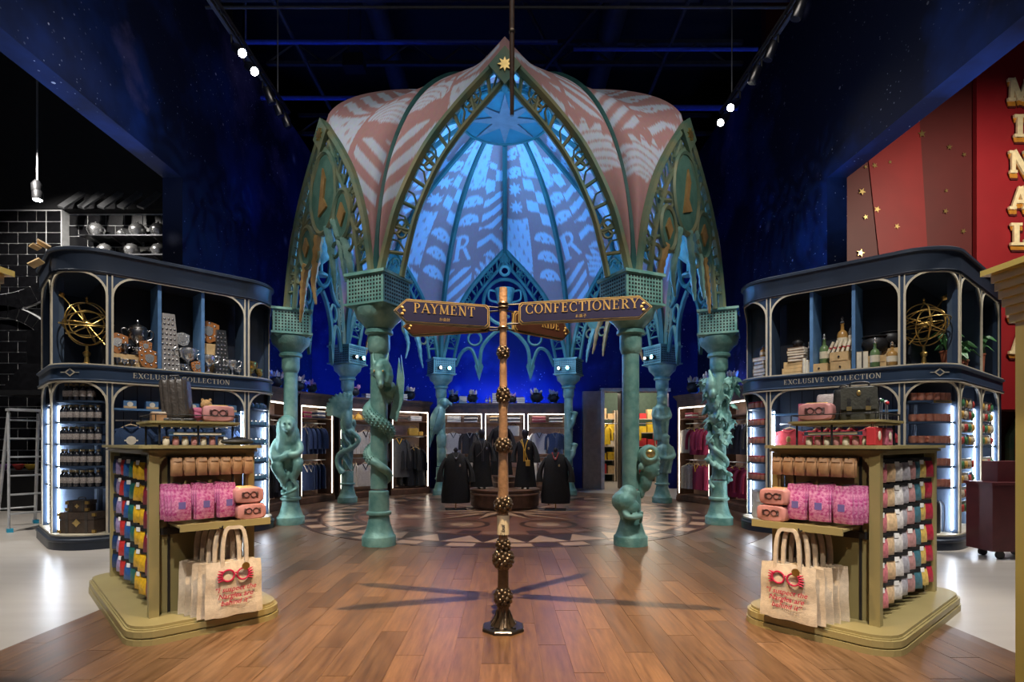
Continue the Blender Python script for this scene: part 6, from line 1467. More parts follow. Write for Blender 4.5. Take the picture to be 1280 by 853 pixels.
z = stack(CR.at(1, .7, -.2, zt), CR.rot(1, .7), 6, 'at the far curved end', .06); bottle2(CR.at(1, .7, -.2, z), .05, .2, 'squat amber jar on the book stack at the far end', 'potion_amber')
# potted plants on the outer side
mat('terracotta', (.30, .09, .04), .7); mat('leaf', (.05, .16, .05), .5, var=.4)
for k, (pn, f, h, n_) in enumerate(((4, .18, .22, 9), (4, .55, .10, 14), (4, .82, .16, 10), (5, .3, .30, 9), (5, .7, .36, 10))):
    t = thing('potted_plant', ['leafy plant in terracotta pot next to the armillary sphere', 'trailing plant in a low bowl on the cabinet side', 'broad-leaved plant in a small pot on the cabinet side', 'plant in a tall terracotta pot on the cabinet side', 'plant in the tallest terracotta pot at the cabinet side end'][k], 'plant', CR.at(pn, f, -.18, zt), CR.rot(pn, f))
    q = MB(); q.lathe([(.06, 0), (.085, h), (.095, h), (.095, h+.02), (.07, h+.02)], 14); q.build('pot', M('terracotta'), t, smooth=True)
    for i in range(n_):
        a = 2*PI*i/n_+k; l = .14+.07*((i*7) % 3)/2; P = cat_rom([(0, 0, h), (l*.5*math.cos(a), l*.5*math.sin(a), h+l*(1.3-.5*(i % 2))), (l*1.1*math.cos(a), l*1.1*math.sin(a), h+l*(1.0-.8*(i % 2)))], 4); m_ = len(P); q = MB(); q.tube(P, [.004+.03*math.sin(PI*j/(m_-1)) for j in range(m_)], 5, flat=.25); q.build('leaf', M('leaf'), t, smooth=True)
# ornaments on pegs on the outer side
mat('orn_cream', (.6, .5, .36), .5, var=.4, scale=30); mat('orn_red', (.45, .05, .04), .5); mat('orn_green', (.06, .22, .09), .5); mat('orn_gold', (.6, .36, .08), .4); mat('orn_card', (.35, .33, .30), .5)
q = MB(); q.box((0, 0, -.05), (.14, .012, .15)); oc = q.mesh('card', M('orn_card')); 
om = []
for m_ in ('orn_cream', 'orn_red', 'orn_green', 'orn_gold'): q = MB(); q.ell((0, -.02, -.06), (.05, .025, .055), n=10, k=6); q.ell((.012, -.028, -.025), (.02, .014, .02), n=8, k=5); om.append(q.mesh('figure', M(m_), True))
for pn in (4, 5):
    C_ = CR
    for j, z in enumerate((.56, .76, .96, 1.16, 1.50, 1.68, 1.86, 2.02)):
        q = MB(); q.tube([C_.at(pn, .1+.8*i/5, -.09, z+.02) for i in range(6)], .008, 6); q.build('peg_rail', M('steel'), C_.root)
        for k in range(5):
            c = (j*3+k*5+pn) % 4; f = .16+.17*k
            t = tag(ob('hanging_ornament', oc, None, C_.at(pn, f, -.075, z), (0, 0, C_.rot(pn, f)+R(random.uniform(-25, 25)))), f'carded {["cream", "red", "green", "gold"][c]} ornament, row {["one", "two", "three", "four", "five", "six", "seven", "eight"][j]} up, in the {["nearer", "farther"][pn-4]} arch of the cabinet side', 'ornament', 'ornaments on the cabinet side'); ob('figure', om[c], t)
    CR.shelf(pn, 1.36)
# left-over cabinet side panels
for j, z in enumerate(sh): CL.shelf(4, z)
# card offcuts on the trophy cabinet
for k, (x_, y_, rz_) in enumerate(((63, 299, .5), (52, 312, -.6), (53, 332, .1))):
    p = px(x_, y_, 7.45); o = MB(); o.box((0, 0, 0), (.16, .02, .10)); o = o.build('card_offcut', M('wood_light')); o.location = (p.x, 7.35, 3.98+.06 if k == 0 else p.z); o.rotation_euler = (R(70), .5-.5*k, rz_)
    tag(o, ['loose card lying on the trophy cabinet cornice', 'folded card stuck to the trophy cabinet cornice end', 'small card stuck below the trophy cabinet cornice'][k], 'card')
# ============================================================ WALL UNITS ROUND THE PAVILION
UH = 2.57
class Unit:
    def __init__(s, A, B, label, bays=1, dep=.5):
        s.A = Vector((*A, 0)); d = Vector((*B, 0))-s.A; s.w = d.length; s.rz = math.atan2(d.y, d.x); s.dep = dep
        s.T = Matrix.Translation(s.A) @ Matrix.Rotation(s.rz, 4, 'Z'); s.root = thing('wardrobe_unit', label, 'wall unit', s.A, s.rz); w_ = s.w; s.bays = bays; bw = w_/bays; s.bw = bw
        def bb(x0, x1, y0, y1, z0, z1, nm, m_): q = MB(); q.b2(x0, x1, y0, y1, z0, z1); return q.build(nm, M(m_), s.root)
        bb(0, w_, dep-.03, dep, .14, 2.28, 'back', 'wood_back'); bb(-.01, w_+.01, -.02, dep, 0, .14, 'plinth', 'wood_brown'); bb(-.01, w_+.01, -.03, -.02, .02, .1, 'plinth_moulding', 'wood_brown')
        bb(0, w_, 0, dep, .14, .16, 'floor_board', 'wood_shelf')
        for k in range(bays+1):
            x = k*bw; t_ = .045 if 0 < k < bays else .05; bb(max(0, x-t_), min(w_, x+t_), -.01, dep, .14, 2.28, 'upright', 'wood_brown')
        bb(0, w_, -.015, dep, 2.28, 2.44, 'frieze', 'wood_brown')
        for k in range(3): bb(-.02-.02*k, w_+.02+.02*k, -.035-.025*k, dep, 2.44+.04*k, 2.48+.04*k, 'cornice_moulding', 'wood_brown')
        bb(0, w_, 0, dep, UH, UH+.01, 'top_board', 'wood_brown')
        for k in range(bays):
            for x in (k*bw+.058, (k+1)*bw-.058): bb(x-.006, x+.006, .0, .012, .2, 2.24, 'light_strip', 'led_warm')
            bb(k*bw+.06, (k+1)*bw-.06, .0, .014, 2.245, 2.265, 'light_strip', 'led_warm')
        bb(.05, w_-.05, dep-.12, dep-.10, UH+.01, UH+.03, 'cove_strip', 'led_blue')
        c = s.T @ Vector((w_/2, dep-.1, UH+.06)); o = area('cove_light', c, c+(s.T.to_3x3() @ Vector((0, .55, 1))), 9*w_, w_*.9, .05, (.02, .12, 1))
        o.rotation_euler = (Matrix.Rotation(s.rz, 4, 'Z') @ Matrix.Rotation(R(180-28), 4, 'X')).to_euler()
    def shelf(s, z, bay=0): q = MB(); q.b2(bay*s.bw+.05, (bay+1)*s.bw-.05, .02, s.dep-.03, z-.025, z); q.build('shelf', M('wood_shelf'), s.root)
    def rod(s, z, bay=0): q = MB(); q.tube([(bay*s.bw+.05, .22, z), ((bay+1)*s.bw-.05, .22, z)], .012, 8); q.build('hanging_rod', M('steel'), s.root)
    def at(s, x, y, z): return s.T @ Vector((x, y, z))
SWE = {c: proto('knit_sweater', garment_meshes(.46, .62, .5, m_, tr)) for c, m_, tr in (('navy', 'knit_navy', 'silver_dark'), ('white', 'knit_white', 'knit_dark'), ('black', 'knit_dark', 'knit_white'), ('maroon', 'knit_maroon', 'collar_yellow'))}
VES = {c: proto('knit_vest', garment_meshes(.44, .58, 0, m_, tr)) for c, m_, tr in (('navy', 'knit_navy', 'silver_dark'), ('cream', 'vest_cream', 'knit_dark'), ('maroon', 'knit_maroon', 'collar_yellow'))}
ROB = {c: proto('hanging_robe', garment_meshes(.46, 1.05, .62, m_, tr, True, 1.35)) for c, m_, tr in (('grey', 'robe_grey', 'collar_yellow'), ('black', 'black_cloth', 'collar_yellow'), ('plain', 'black_cloth', None))}
def hangrow(U, pr, z, x0, x1, n, front, what, where, cat, grp, y=.22):
    """first garments face the room, the others hang sideways behind them"""
    for k in range(n):
        f = k/max(1, n-1); x = x0+(x1-x0)*f
        fr = k in front
        put(pr, U.at(x, .10 if fr else y, z), U.rz+(R(random.uniform(-14, 14)) if fr else R(66+random.uniform(-10, 10))), f'{what} {"facing the room" if fr else "hanging sideways"} {where}', cat, grp)
mat('hat_orange', (.62, .36, .06), .85, bump=.4, scale=30); mat('hat_grey', (.38, .38, .37), .85, bump=.4, scale=30); mat('fold_white', (.6, .58, .55), .85); mat('fold_wine', (.3, .05, .07), .85); mat('bag_orange', (.62, .36, .05), .5)
def folded(U, x, y, z, n, label, ms, w_=.26):
    for k in range(n):
        o = soft_box(w_, .24, .045, .015); o = o.build('folded_scarf', M(ms[k % len(ms)]), None, U.at(x, y, z+.046*k), U.rz+random.uniform(-.05, .05)); tag(o, f'{["bottom", "second", "third", "top"][k]} folded scarf of the pile {label}', 'scarf', 'folded scarves on the wall units')
def beanie(U, x, y, z, label, m_): 
    t = thing('knit_hat', label, 'hat', U.at(x, y, z), U.rz); q = MB(); q.lathe([(.095, 0), (.105, .01), (.105, .05), (.098, .06), (.085, .11), (.045, .145), (.005, .152)], 16); q.build('crown', M(m_), t, smooth=True); q = MB(); q.lathe([(.108, .0), (.112, .02), (.108, .045)], 16); q.build('brim', M(m_), t, smooth=True); q = MB(); q.ell((0, 0, .165), .028); q.build('pompom', M(m_), t, smooth=True)
# left side
U0 = Unit((-4.80, 10.75), (-4.68, 12.38), 'lit wall unit of dark garments beside the crouching ape column'); U0.shelf(2.0); U0.rod(1.9); U0.rod(1.0)
hangrow(U0, SWE['black'], 1.88, .25, 1.4, 6, (0, 3), 'black knit sweater', 'on the upper rod behind the ape column', 'sweater', 'black sweaters behind the ape column'); hangrow(U0, SWE['black'], .98, .25, 1.4, 6, (1, 4), 'black knit sweater', 'on the lower rod behind the ape column', 'sweater', 'black sweaters behind the ape column')
folded(U0, .5, .2, 2.0005, 3, 'behind the ape column', ['fold_white', 'knit_navy'])
U1 = Unit((-4.64, 12.5), (-4.18, 13.52), 'lit wall unit of navy knitwear'); U1.shelf(2.0); U1.rod(1.88); U1.rod(1.0)
hangrow(U1, SWE['navy'], 1.86, .28, .92, 6, (0,), 'navy knit sweater', 'on the upper rod of the navy unit', 'sweater', 'navy sweaters'); hangrow(U1, VES['navy'], .98, .28, .92, 6, (0, 1), 'navy knit vest', 'on the lower rod of the navy unit', 'vest', 'navy vests')
folded(U1, .35, .2, 2.0005, 3, 'over the navy sweaters next to the ape column', ['knit_maroon', 'wood_shelf']); folded(U1, .8, .2, 2.0005, 4, 'of navy and white over the navy sweaters', ['knit_navy', 'fold_white'])
U2 = Unit((-4.10, 13.66), (-3.12, 14.72), 'lit wall unit of cream vests and orange hats'); U2.shelf(2.0); U2.rod(1.88); U2.rod(1.02)
for k in range(4): beanie(U2, .42+.23*k, .16, 2.0005, ['orange pompom hat next to the plumed column', 'second orange pompom hat from the plumed column', 'orange pompom hat next to the dragon column', 'orange pompom hat by the robe unit'][k], 'hat_orange')
hangrow(U2, VES['cream'], 1.80, .42, 1.2, 5, (0, 2, 4), 'cream V-neck vest', 'on the upper rod of the orange hat unit', 'vest', 'cream vests'); hangrow(U2, VES['cream'], .96, .42, 1.2, 5, (0, 2), 'cream V-neck vest', 'on the lower rod of the orange hat unit', 'vest', 'cream vests')
U3 = Unit((-3.05, 14.78), (-2.12, 15.58), 'lit wall unit of yellow-collared robes'); U3.shelf(2.02); U3.shelf(1.62); U3.rod(1.58)
hangrow(U3, ROB['grey'], 1.62, .30, .5, 1, (0,), 'grey robe with yellow collar', 'in the robe unit', 'robe', 'yellow-collared robes'); hangrow(U3, ROB['black'], 1.36, .82, .9, 2, (0,), 'black robe with yellow collar', 'in the robe unit', 'robe', 'yellow-collared robes'); hangrow(U3, ROB['plain'], 1.4, .45, 1.05, 4, (), 'plain black robe', 'at the back of the robe unit', 'robe', 'plain robes', .32)
folded(U3, .4, .2, 2.0205, 3, 'over the grey robe', ['wood_brown', 'leather_dark'], .36); folded(U3, .85, .2, 2.0205, 3, 'of pale scarves over the orange bag', ['fold_white'], .36)
t = thing('shoulder_bag', 'orange quilted shoulder bag on the robe unit shelf', 'bag', U3.at(.78, .16, 1.6205), U3.rz); soft_box(.3, .14, .2, .03).build('body', M('bag_orange'), t, smooth=True); q = MB(); q.tube(cat_rom([(-.12, 0, .19), (-.06, 0, .26), (.06, 0, .26), (.12, 0, .19)], 4), .008, 6); q.build('handle', M('bag_orange'), t)
t = thing('box_purse', 'small orange purse beside the quilted bag', 'bag', U3.at(1.02, .16, 1.6205), U3.rz); soft_box(.14, .1, .11, .02).build('body', M('hat_orange'), t, smooth=True); q = MB(); q.b2(-.02, .02, -.054, -.046, .04, .07); q.build('clasp', M('gold'), t)
# back: three bays
UB = Unit((-1.88, 16.2), (1.88, 16.2), 'wide wooden wall unit of three lit bays at the back', 3); 
for k in range(3): UB.shelf(2.02, k)
bayn = ['the bay beside the bird column', 'the middle back bay', 'the bay beside the doorway']
for k in range(3):
    x0 = k*UB.bw
    if k != 1: UB.rod(1.86, k); UB.rod(.98, k)
    folded(UB, x0+.38, .18, 2.0205, 4, f'near the post in {bayn[k]}', [['fold_white', 'hat_grey'], ['leather_dark', 'wood_light'], ['fold_wine', 'pouch_pink']][k], .4); folded(UB, x0+.88, .18, 2.0205, 4, f'of pale cloth in {bayn[k]}', ['fold_white', 'knit_dark'], .4)
for k in range(2): beanie(UB, .3+.22*k, .1, 2.2055, ['grey pompom hat at the outer end of the bay beside the bird', 'grey pompom hat next to the pale scarves beside the bird'][k], 'hat_grey').__class__ if False else None
hangrow(UB, SWE['white'], 1.80, .36, .4, 1, (0,), 'white knit cardigan', 'in the bay beside the bird column', 'cardigan', 'white cardigans'); hangrow(UB, SWE['black'], 1.80, .84, 1.05, 2, (0,), 'black jacket', 'in the bay beside the bird column', 'jacket', 'dark jackets')
hangrow(UB, SWE['white'], 1.80, 2*UB.bw+.38, 2*UB.bw+.4, 1, (0,), 'white knit cardigan', 'in the bay beside the doorway', 'cardigan', 'white cardigans'); hangrow(UB, SWE['navy'], 1.80, 2*UB.bw+.86, 2*UB.bw+1.0, 2, (0,), 'navy jacket', 'in the bay beside the doorway', 'jacket', 'dark jackets')
for k, x in ((0, .4), (2, 2*UB.bw+.4)): hangrow(UB, VES['cream'], .96, x, x+.6, 4, (0, 3), 'cream vest', 'on the lower rod of '+bayn[k], 'vest', 'cream back vests')
UB.shelf(1.62, 1); UB.shelf(1.2, 1); UB.shelf(.7, 1)
t = thing('round_bag', 'pale green round shoulder bag in the middle back bay', 'bag', UB.at(1.5*UB.bw+.25, .14, 1.6205), 0); soft_box(.36, .12, .3, .06).build('body', M('hat_grey'), t, smooth=True); q = MB(); q.tube(cat_rom([(-.1, 0, .29), (-.05, 0, .36), (.05, 0, .36), (.1, 0, .29)], 4), .01, 6); q.build('handle', M('leather_dark'), t)
# right side
V1 = Unit((4.22, 13.52), (4.66, 12.5), 'lit wall unit of maroon and cream knitwear'); V1.shelf(2.0); V1.rod(1.88); V1.rod(1.0)
hangrow(V1, VES['cream'], 1.84, .18, .42, 3, (), 'cream vest', 'on the upper rod of the maroon unit', 'vest', 'cream vests of the maroon unit'); hangrow(V1, SWE['maroon'], 1.84, .58, .95, 4, (0,), 'maroon sweater with yellow trim', 'on the upper rod of the maroon unit', 'sweater', 'maroon sweaters')
hangrow(V1, VES['cream'], .98, .18, .42, 3, (), 'cream vest', 'on the lower rod of the maroon unit', 'vest', 'cream vests of the maroon unit'); hangrow(V1, VES['maroon'], .98, .58, .95, 4, (0,), 'maroon vest', 'on the lower rod of the maroon unit', 'vest', 'maroon vests')
folded(V1, .3, .2, 2.0005, 3, 'of wine and white over the cream vests', ['fold_wine', 'fold_white']); folded(V1, .75, .2, 2.0005, 3, 'of brown over the maroon sweaters', ['wood_shelf', 'wood_brown'])
V0 = Unit((4.70, 12.38), (4.82, 10.75), 'lit wall unit of dark garments beside the leafy column'); V0.shelf(2.0); V0.rod(1.9); V0.rod(1.0)
hangrow(V0, SWE['black'], 1.88, .25, 1.4, 6, (1, 4), 'black knit sweater', 'on the upper rod behind the leafy column', 'sweater', 'black sweaters behind the leafy column'); hangrow(V0, SWE['maroon'], .98, .25, 1.4, 5, (), 'maroon sweater', 'on the lower rod behind the leafy column', 'sweater', 'maroon sweaters behind the leafy column')
# ---- cauldrons of crystals and books on the unit tops
mat('crystal_cream', (.6, .5, .4), .4); mat('crystal_pink', (.55, .28, .45), .3); mat('crystal_grey', (.5, .47, .45), .4)
tops = [(U1, .15, .15, 'crystal_cream', 'cauldron of cream crystals above the navy knitwear'), (U1, .58, .13, 'crystal_pink', 'cauldron of pink crystals above the navy knitwear'), (U0, 1.1, .15, 'crystal_cream', 'cauldron of crystals on the unit by the ape column'), (U2, .55, .14, 'crystal_pink', 'cauldron of pale pink crystals above the orange hats'), (U3, .2, .17, 'crystal_grey', 'cauldron of grey crystals above the grey robe'),
        (U3, .70, .16, 'crystal_cream', 'cauldron of tall cream crystals above the orange bag'), (UB, .36, .16, 'crystal_grey', 'cauldron of crystals above the bay beside the bird'), (UB, .92, .16, 'crystal_cream', 'cauldron heaped with cream stones above the bay beside the bird'), (UB, 2.82, .19, 'crystal_cream', 'large cauldron of cream crystals above the bay beside the doorway'), (UB, 3.32, .17, 'crystal_grey', 'cauldron of grey crystals near the doorway end'),
        (UB, 2.1, .13, 'crystal_pink', 'small cauldron of pink crystals above the middle bay'), (V1, .35, .17, 'crystal_cream', 'cauldron of cream crystals above the cream vests'), (V1, .80, .19, 'crystal_grey', 'large cauldron of crystals above the maroon sweaters'), (V0, .4, .16, 'crystal_cream', 'cauldron of crystals on the unit by the leafy column')]
for U, x, r, cm, lb in tops: cauldron(U.at(x, .2, UH+.0105), r, lb, U.rz, cm)
for U, x, n, lb in ((UB, .64, 4, 'between the cauldrons beside the bird'), (UB, 1.62, 5, 'above the middle bay'), (U2, .95, 2, 'above the cream vests'), (U3, .46, 3, 'above the robes'), (UB, 2.35, 3, 'above the middle bay post')):
    p = U.at(x, .2, UH+.0105); stack((p.x, p.y, p.z), U.rz, n, lb, .06)
for k in range(3): bottle2(UB.at(1.34+.1*k, .15, UH+.0105), .035, .26, ['clear bottle left standing by the book stack of the middle bay', 'amber bottle by the book stack of the middle bay', 'green bottle touching the book stack of the middle bay'][k], ['glass_clear', 'potion_amber', 'potion_green'][k])
# ============================================================ MANNEQUINS
mat('mannequin_black', (.012, .012, .013), .35)
ped = thing('round_plinth', 'round wooden plinth carrying the black mannequins', 'plinth', (0, 12.0, .011))
q = MB(); q.lathe([(.70, 0), (.70, .05), (.74, .06), (.74, .36), (.76, .38), (.76, .41), (.7, .415)], 48); q.build('drum', M('wood_brown'), ped, smooth=True); q = MB(); q.lathe([(.755, .30), (.765, .31), (.765, .33), (.755, .34)], 48, cap=False); q.build('moulding', M('wood_shelf'), ped, smooth=True)
stp = thing('upper_step', 'small round step on top of the mannequin plinth', 'plinth', (0, 12.35, .427)); q = MB(); q.lathe([(.26, 0), (.26, .20), (.27, .21), (.27, .23)], 28); q.build('drum', M('wood_brown'), stp, smooth=True); q = MB(); q.lathe([(.265, .10), (.272, .11), (.265, .12)], 28, cap=False); q.build('moulding', M('wood_shelf'), stp)
def robe(prof, slv, open_=.0, n=30):
    q = MB(); V = []; fs = []
    for i, (rx, ry, z) in enumerate(prof):
        for k in range(n): a = 2*PI*k/n; f = 1+.07*math.sin(a*7+i*.3)*(i/len(prof)); V.append((rx*f*math.cos(a), ry*f*math.sin(a), z))
    for i in range(len(prof)-1):
        for k in range(n): l = (k+1) % n; fs.append((i*n+k, i*n+l, (i+1)*n+l, (i+1)*n+k))
    fs += [tuple(range(n-1, -1, -1)), tuple((len(prof)-1)*n+k for k in range(n))]; q.add(V, fs)
    for s in (-1, 1): q.tube(cat_rom(slv(s), 5), [.055+.055*(k/15)**1.5 for k in range(16)], 10, flat=.7)
    return q
def mannequin(pos, rz, h, label, trim=None, bag=None):
    k = h/1.3; t = thing('mannequin', label, 'mannequin', pos, rz)
    q = MB(); q.lathe([(.035, 1.03), (.036, 1.09), (.05, 1.12), (.072, 1.17), (.078, 1.22), (.066, 1.27), (.03, 1.30)], 16); q.tube([(-.06, -.0, 0), (-.06, 0, .5), (-.05, 0, .95)], [.03, .045, .06], 8); q.tube([(.06, 0, 0), (.06, 0, .5), (.05, 0, .95)], [.03, .045, .06], 8); q.ell((0, 0, .95), (.13, .08, .16))
    for s in (-1, 1): q.ell((s*.06, -.04, .015), (.03, .08, .02))
    o = q.build('figure', M('mannequin_black'), t, smooth=True)
    pr = [(.06, .05, 1.07), (.15, .08, 1.03), (.185, .1, .96), (.18, .11, .8), (.175, .115, .68), (.2, .13, .45), (.23, .15, .2), (.25, .165, .04)][::-1]
    robe(pr, lambda s: [(s*.15, 0, 1.0), (s*.21, -.01, .88), (s*.25, -.03, .72), (s*.26, -.05, .58)]).build('robe', M('black_cloth'), t, smooth=True)
    q = MB(); q.tube(cat_rom([(-.07, -.05, 1.08), (-.02, -.115, .9), (-.015, -.13, .6)], 5), .010, 6); q.tube(cat_rom([(.07, -.05, 1.08), (.02, -.115, .9), (.015, -.13, .6)], 5), .010, 6); q.build('collar_edge', M(trim or 'robe_grey'), t, smooth=True)
    q = MB(); q.ell((.09, -.115, .88), (.022, .008, .028)); q.build('chest_badge', M('gold') if trim else M('silver_dark'), t)
    q = MB(); q.tube(cat_rom([(-.1, -.06, 1.05), (0, -.13, .85), (.08, -.15, .62)] if bag else [(.1, -.06, 1.05), (0, -.13, .85), (-.14, -.12, .7)], 5), .007, 5); q.build('shoulder_strap', M(bag or 'leather_dark'), t)
    if bag: q = soft_box(.09, .05, .13, .015); q = q.build('purse', M(bag), t, (.08, -.17, .50))
    t.scale = (k, k, k); return t
mannequin((-.50, 11.92, .4265), R(14), 1.28, 'black mannequin in a robe with dark shoulder strap on the round plinth', None)
mannequin((.44, 11.88, .4265), R(-10), 1.28, 'black mannequin in a yellow-edged robe with a small yellow purse', 'collar_yellow', 'bag_orange')
mannequin((-.08, 12.35, .6575), 0, 1.36, 'tallest black mannequin in a plain robe on the upper step', None)
def robe_stand(pos, rz, label, trim):
    t = thing('robe_stand', label, 'robe stand', pos, rz); q = MB()
    q.tube([(-.22, -.12, .01), (.22, -.12, .01)], .012, 6); q.tube([(-.22, .12, .01), (.22, .12, .01)], .012, 6); q.tube([(0, -.12, .01), (0, .12, .01)], .012, 6); q.build('base_frame', M('dark_steel'), t); q = MB(); q.tube([(0, 0, .01), (0, 0, 1.30)], .012, 8); q.build('pole', M('brass'), t)
    q = MB(); q.lathe([(.03, 1.16), (.035, 1.22), (.05, 1.24), (.05, 1.26), (.02, 1.3)], 14); q.build('neck_cap', M('mannequin_black'), t, smooth=True)
    robe([(.30, .17, .14), (.31, .175, .3), (.285, .165, .5), (.25, .15, .8), (.24, .13, 1.0), (.17, .09, 1.15), (.06, .05, 1.2)], lambda s: [(s*.19, 0, 1.08), (s*.28, -.02, .92), (s*.33, -.04, .74), (s*.33, -.05, .58)]).build('robe', M('black_cloth'), t, smooth=True)
    q = MB(); q.tube(cat_rom([(-.07, -.05, 1.2), (0, -.13, 1.05), (.07, -.05, 1.2)], 5), .012, 6); q.build('collar_edge', M(trim), t, smooth=True); q = MB(); q.ell((.08, -.145, .93), (.02, .008, .026)); q.build('chest_badge', M('silver') if trim == 'robe_grey' else M('gold'), t); q = MB(); q.ell((0, -.115, 1.08), .02); q.build('clasp', M('silver'), t)
robe_stand((-1.03, 11.62, .0125), R(8), 'black robe with silver badge on a floor stand before the plinth', 'robe_grey'); robe_stand((1.06, 11.55, .0125), R(-8), 'black robe with red collar and gold badge on a floor stand', 'collar_red')
rl = thing('display_rail', 'low brass-legged display frame behind the yellow purse mannequin', 'display frame', (.86, 12.4, .0125)); q = MB(); q.tube([(-.12, 0, 0), (-.12, 0, 1.15)], .015, 6); q.build('leg', M('wood_shelf'), rl); q = MB(); q.tube([(.12, 0, 0), (.12, 0, 1.15)], .015, 6); q.build('leg', M('wood_shelf'), rl); q = MB(); q.tube([(-.12, 0, 1.14), (.12, 0, 1.14)], .015, 6); q.build('rail', M('wood_shelf'), rl)
# ============================================================ STOCK ROOM GOODS THROUGH THE DOORWAY
for k, (x0, x1, y) in enumerate(((2.3, 4.0, 20.5), (4.1, 6.2, 20.5))):
    t = thing('stock_shelving', ['tall stock shelving seen through the narrow doorway part', 'tall stock shelving seen through the wide doorway part'][k], 'shelving', (0, 0, 0)); 
    for z in (.3, .8, 1.3, 1.8, 2.3): q = MB(); q.b2(x0, x1, y-.4, y, z-.03, z); q.build('shelf', M('room_beige'), t)
    n_ = 4
    for i in range(n_): x = x0+(x1-x0)*i/(n_-1); q = MB(); q.b2(x-.02, x+.02, y-.42, y, 0, 2.6); q.build('upright', M('room_beige'), t)
mat('stock_yellow', (.72, .48, .02), .6); mat('stock_green', (.1, .35, .22), .6); mat('stock_red', (.5, .03, .03), .6)
cols = [('stock_yellow', 'yellow'), ('cream', 'cream'), ('wood_light', 'brown'), ('stock_red', 'red'), ('stock_yellow', 'yellow'), ('hat_grey', 'grey')]
random.seed(5)
for j, z in enumerate((.3, .8, 1.3, 1.8, 2.3)):
    for k in range(13):
        x = 2.42+.29*k
        if 3.94 < x < 4.2: continue
        m_, cn = cols[(k*5+j*3+random.randint(0, 1)) % 6]; h = random.uniform(.18, .38)
        t = thing('stock_box', f'{cn} stock box on the {["lowest", "second lowest", "middle", "second highest", "highest"][j]} stockroom shelf', 'box', (x, 20.25, z+.0005), 0, 'boxes in the stockroom'); q = MB(); q.b2(-.12, .12, -.13, .13, 0, h*.85); q.build('carton', M(m_), t); q = MB(); q.b2(-.122, .122, -.132, .132, h*.85, h); q.build('lid', M(m_), t)
YEL = proto('hanging_sweatshirt', garment_meshes(.5, .65, .5, 'stock_yellow', 'knit_dark')); GRN = proto('hanging_sweatshirt', garment_meshes(.5, .65, .5, 'stock_green', None))
for k, (x, pr, nm) in enumerate(((3.2, GRN, 'green sweatshirt seen through the narrow doorway part'), (3.5, YEL, 'yellow sweatshirt next to the green one through the doorway'), (4.5, YEL, 'yellow sweatshirt seen through the wide doorway part'), (5.6, proto('hanging_sweatshirt', garment_meshes(.5, .65, .5, 'stock_red', None)), 'red sweatshirt seen beside the draped statue column'))): put(pr, (x, 19.6, 2.1), 0, nm, 'sweatshirt')
t = thing('garment_rail', 'steel garment rail carrying sweatshirts in the stockroom', 'rail', (0, 19.6, 0)); 
for x in (2.9, 5.9): q = MB(); q.tube([(x, 0, 0), (x, 0, 2.1)], .02, 8); q.build('leg', M('steel'), t)
q = MB(); q.tube([(2.9, 0, 2.1), (5.9, 0, 2.1)], .016, 8); q.build('rail', M('steel'), t)
# ============================================================ COLUMN SCULPTURES (parts of their columns)
def sculpt(col_i, mb, name, vox=.022, label=None, smooth=3, m_='verdigris'):
    c = columns[col_i]; o = ob(name, mb.mesh(name, M(m_), True), c, (0, 0, 0), (0, 0, -R(ANG[col_i])))
    r_ = o.modifiers.new('remesh', 'REMESH'); r_.mode = 'VOXEL'; r_.voxel_size = vox; r_.use_smooth_shade = True
    s_ = o.modifiers.new('smooth', 'SMOOTH'); s_.factor = .5; s_.iterations = smooth
    if label: o['label'] = label
    return o
def aux(col_i, mb, name, m_='verdigris', label=None, smooth=True):
    o = mb.build(name, M(m_), columns[col_i], (0, 0, 0), -R(ANG[col_i]), smooth)
    if label: o['label'] = label
    return o
def helix(r, z0, z1, turns, ph0, n=60): return [Vector((r*math.cos(ph0+2*PI*turns*i/n), r*math.sin(ph0+2*PI*turns*i/n), z0+(z1-z0)*i/n)) for i in range(n+1)]
# 1 dragon coiled round the front column (index 7)
H = helix(.135, 2.18, .86, 2.25, R(-20)); n = len(H)
rad = [.105-.055*(i/n)**1.1 for i in range(n)]
q = MB(); q.tube(H, rad, 14)
q.tube(cat_rom([(.10, -.14, 2.20), (.13, -.12, 2.34), (.09, -.14, 2.46), (.04, -.17, 2.44)], 6), [.10]*6+[.09]*6+[.085]*7, 10)
q.ell((.045, -.20, 2.38), (.085, .085, .12)); q.ell((.07, -.25, 2.27), (.058, .06, .11), rot=Matrix.Rotation(R(-12), 4, 'Y')); q.ell((.085, -.28, 2.18), (.042, .045, .06))
q.ell((.0, -.245, 2.36), (.03, .03, .03)); q.ell((.115, -.245, 2.35), (.03, .03, .03))
for s, x in ((-1, -.02), (1, .12)):
    q.tube(cat_rom([(x, -.17, 2.44), (x+s*.03, -.13, 2.56), (x+s*.03, -.1, 2.66)], 4), [.032, .03, .028, .025, .022, .018, .014, .01, .008], 7)
for k in range(6): a = R(150+24*k); q.tube([(.045+.08*math.cos(a), -.12, 2.38+.08*math.sin(a)), (.045+.17*math.cos(a), -.06, 2.40+.17*math.sin(a))], [.03, .01], 6)
sculpt(7, q, 'dragon_sculpture', .016, 'coiled dragon sculpture with horned head', 2)
q = MB(); random.seed(2)                                         # scales on two turns of the coil
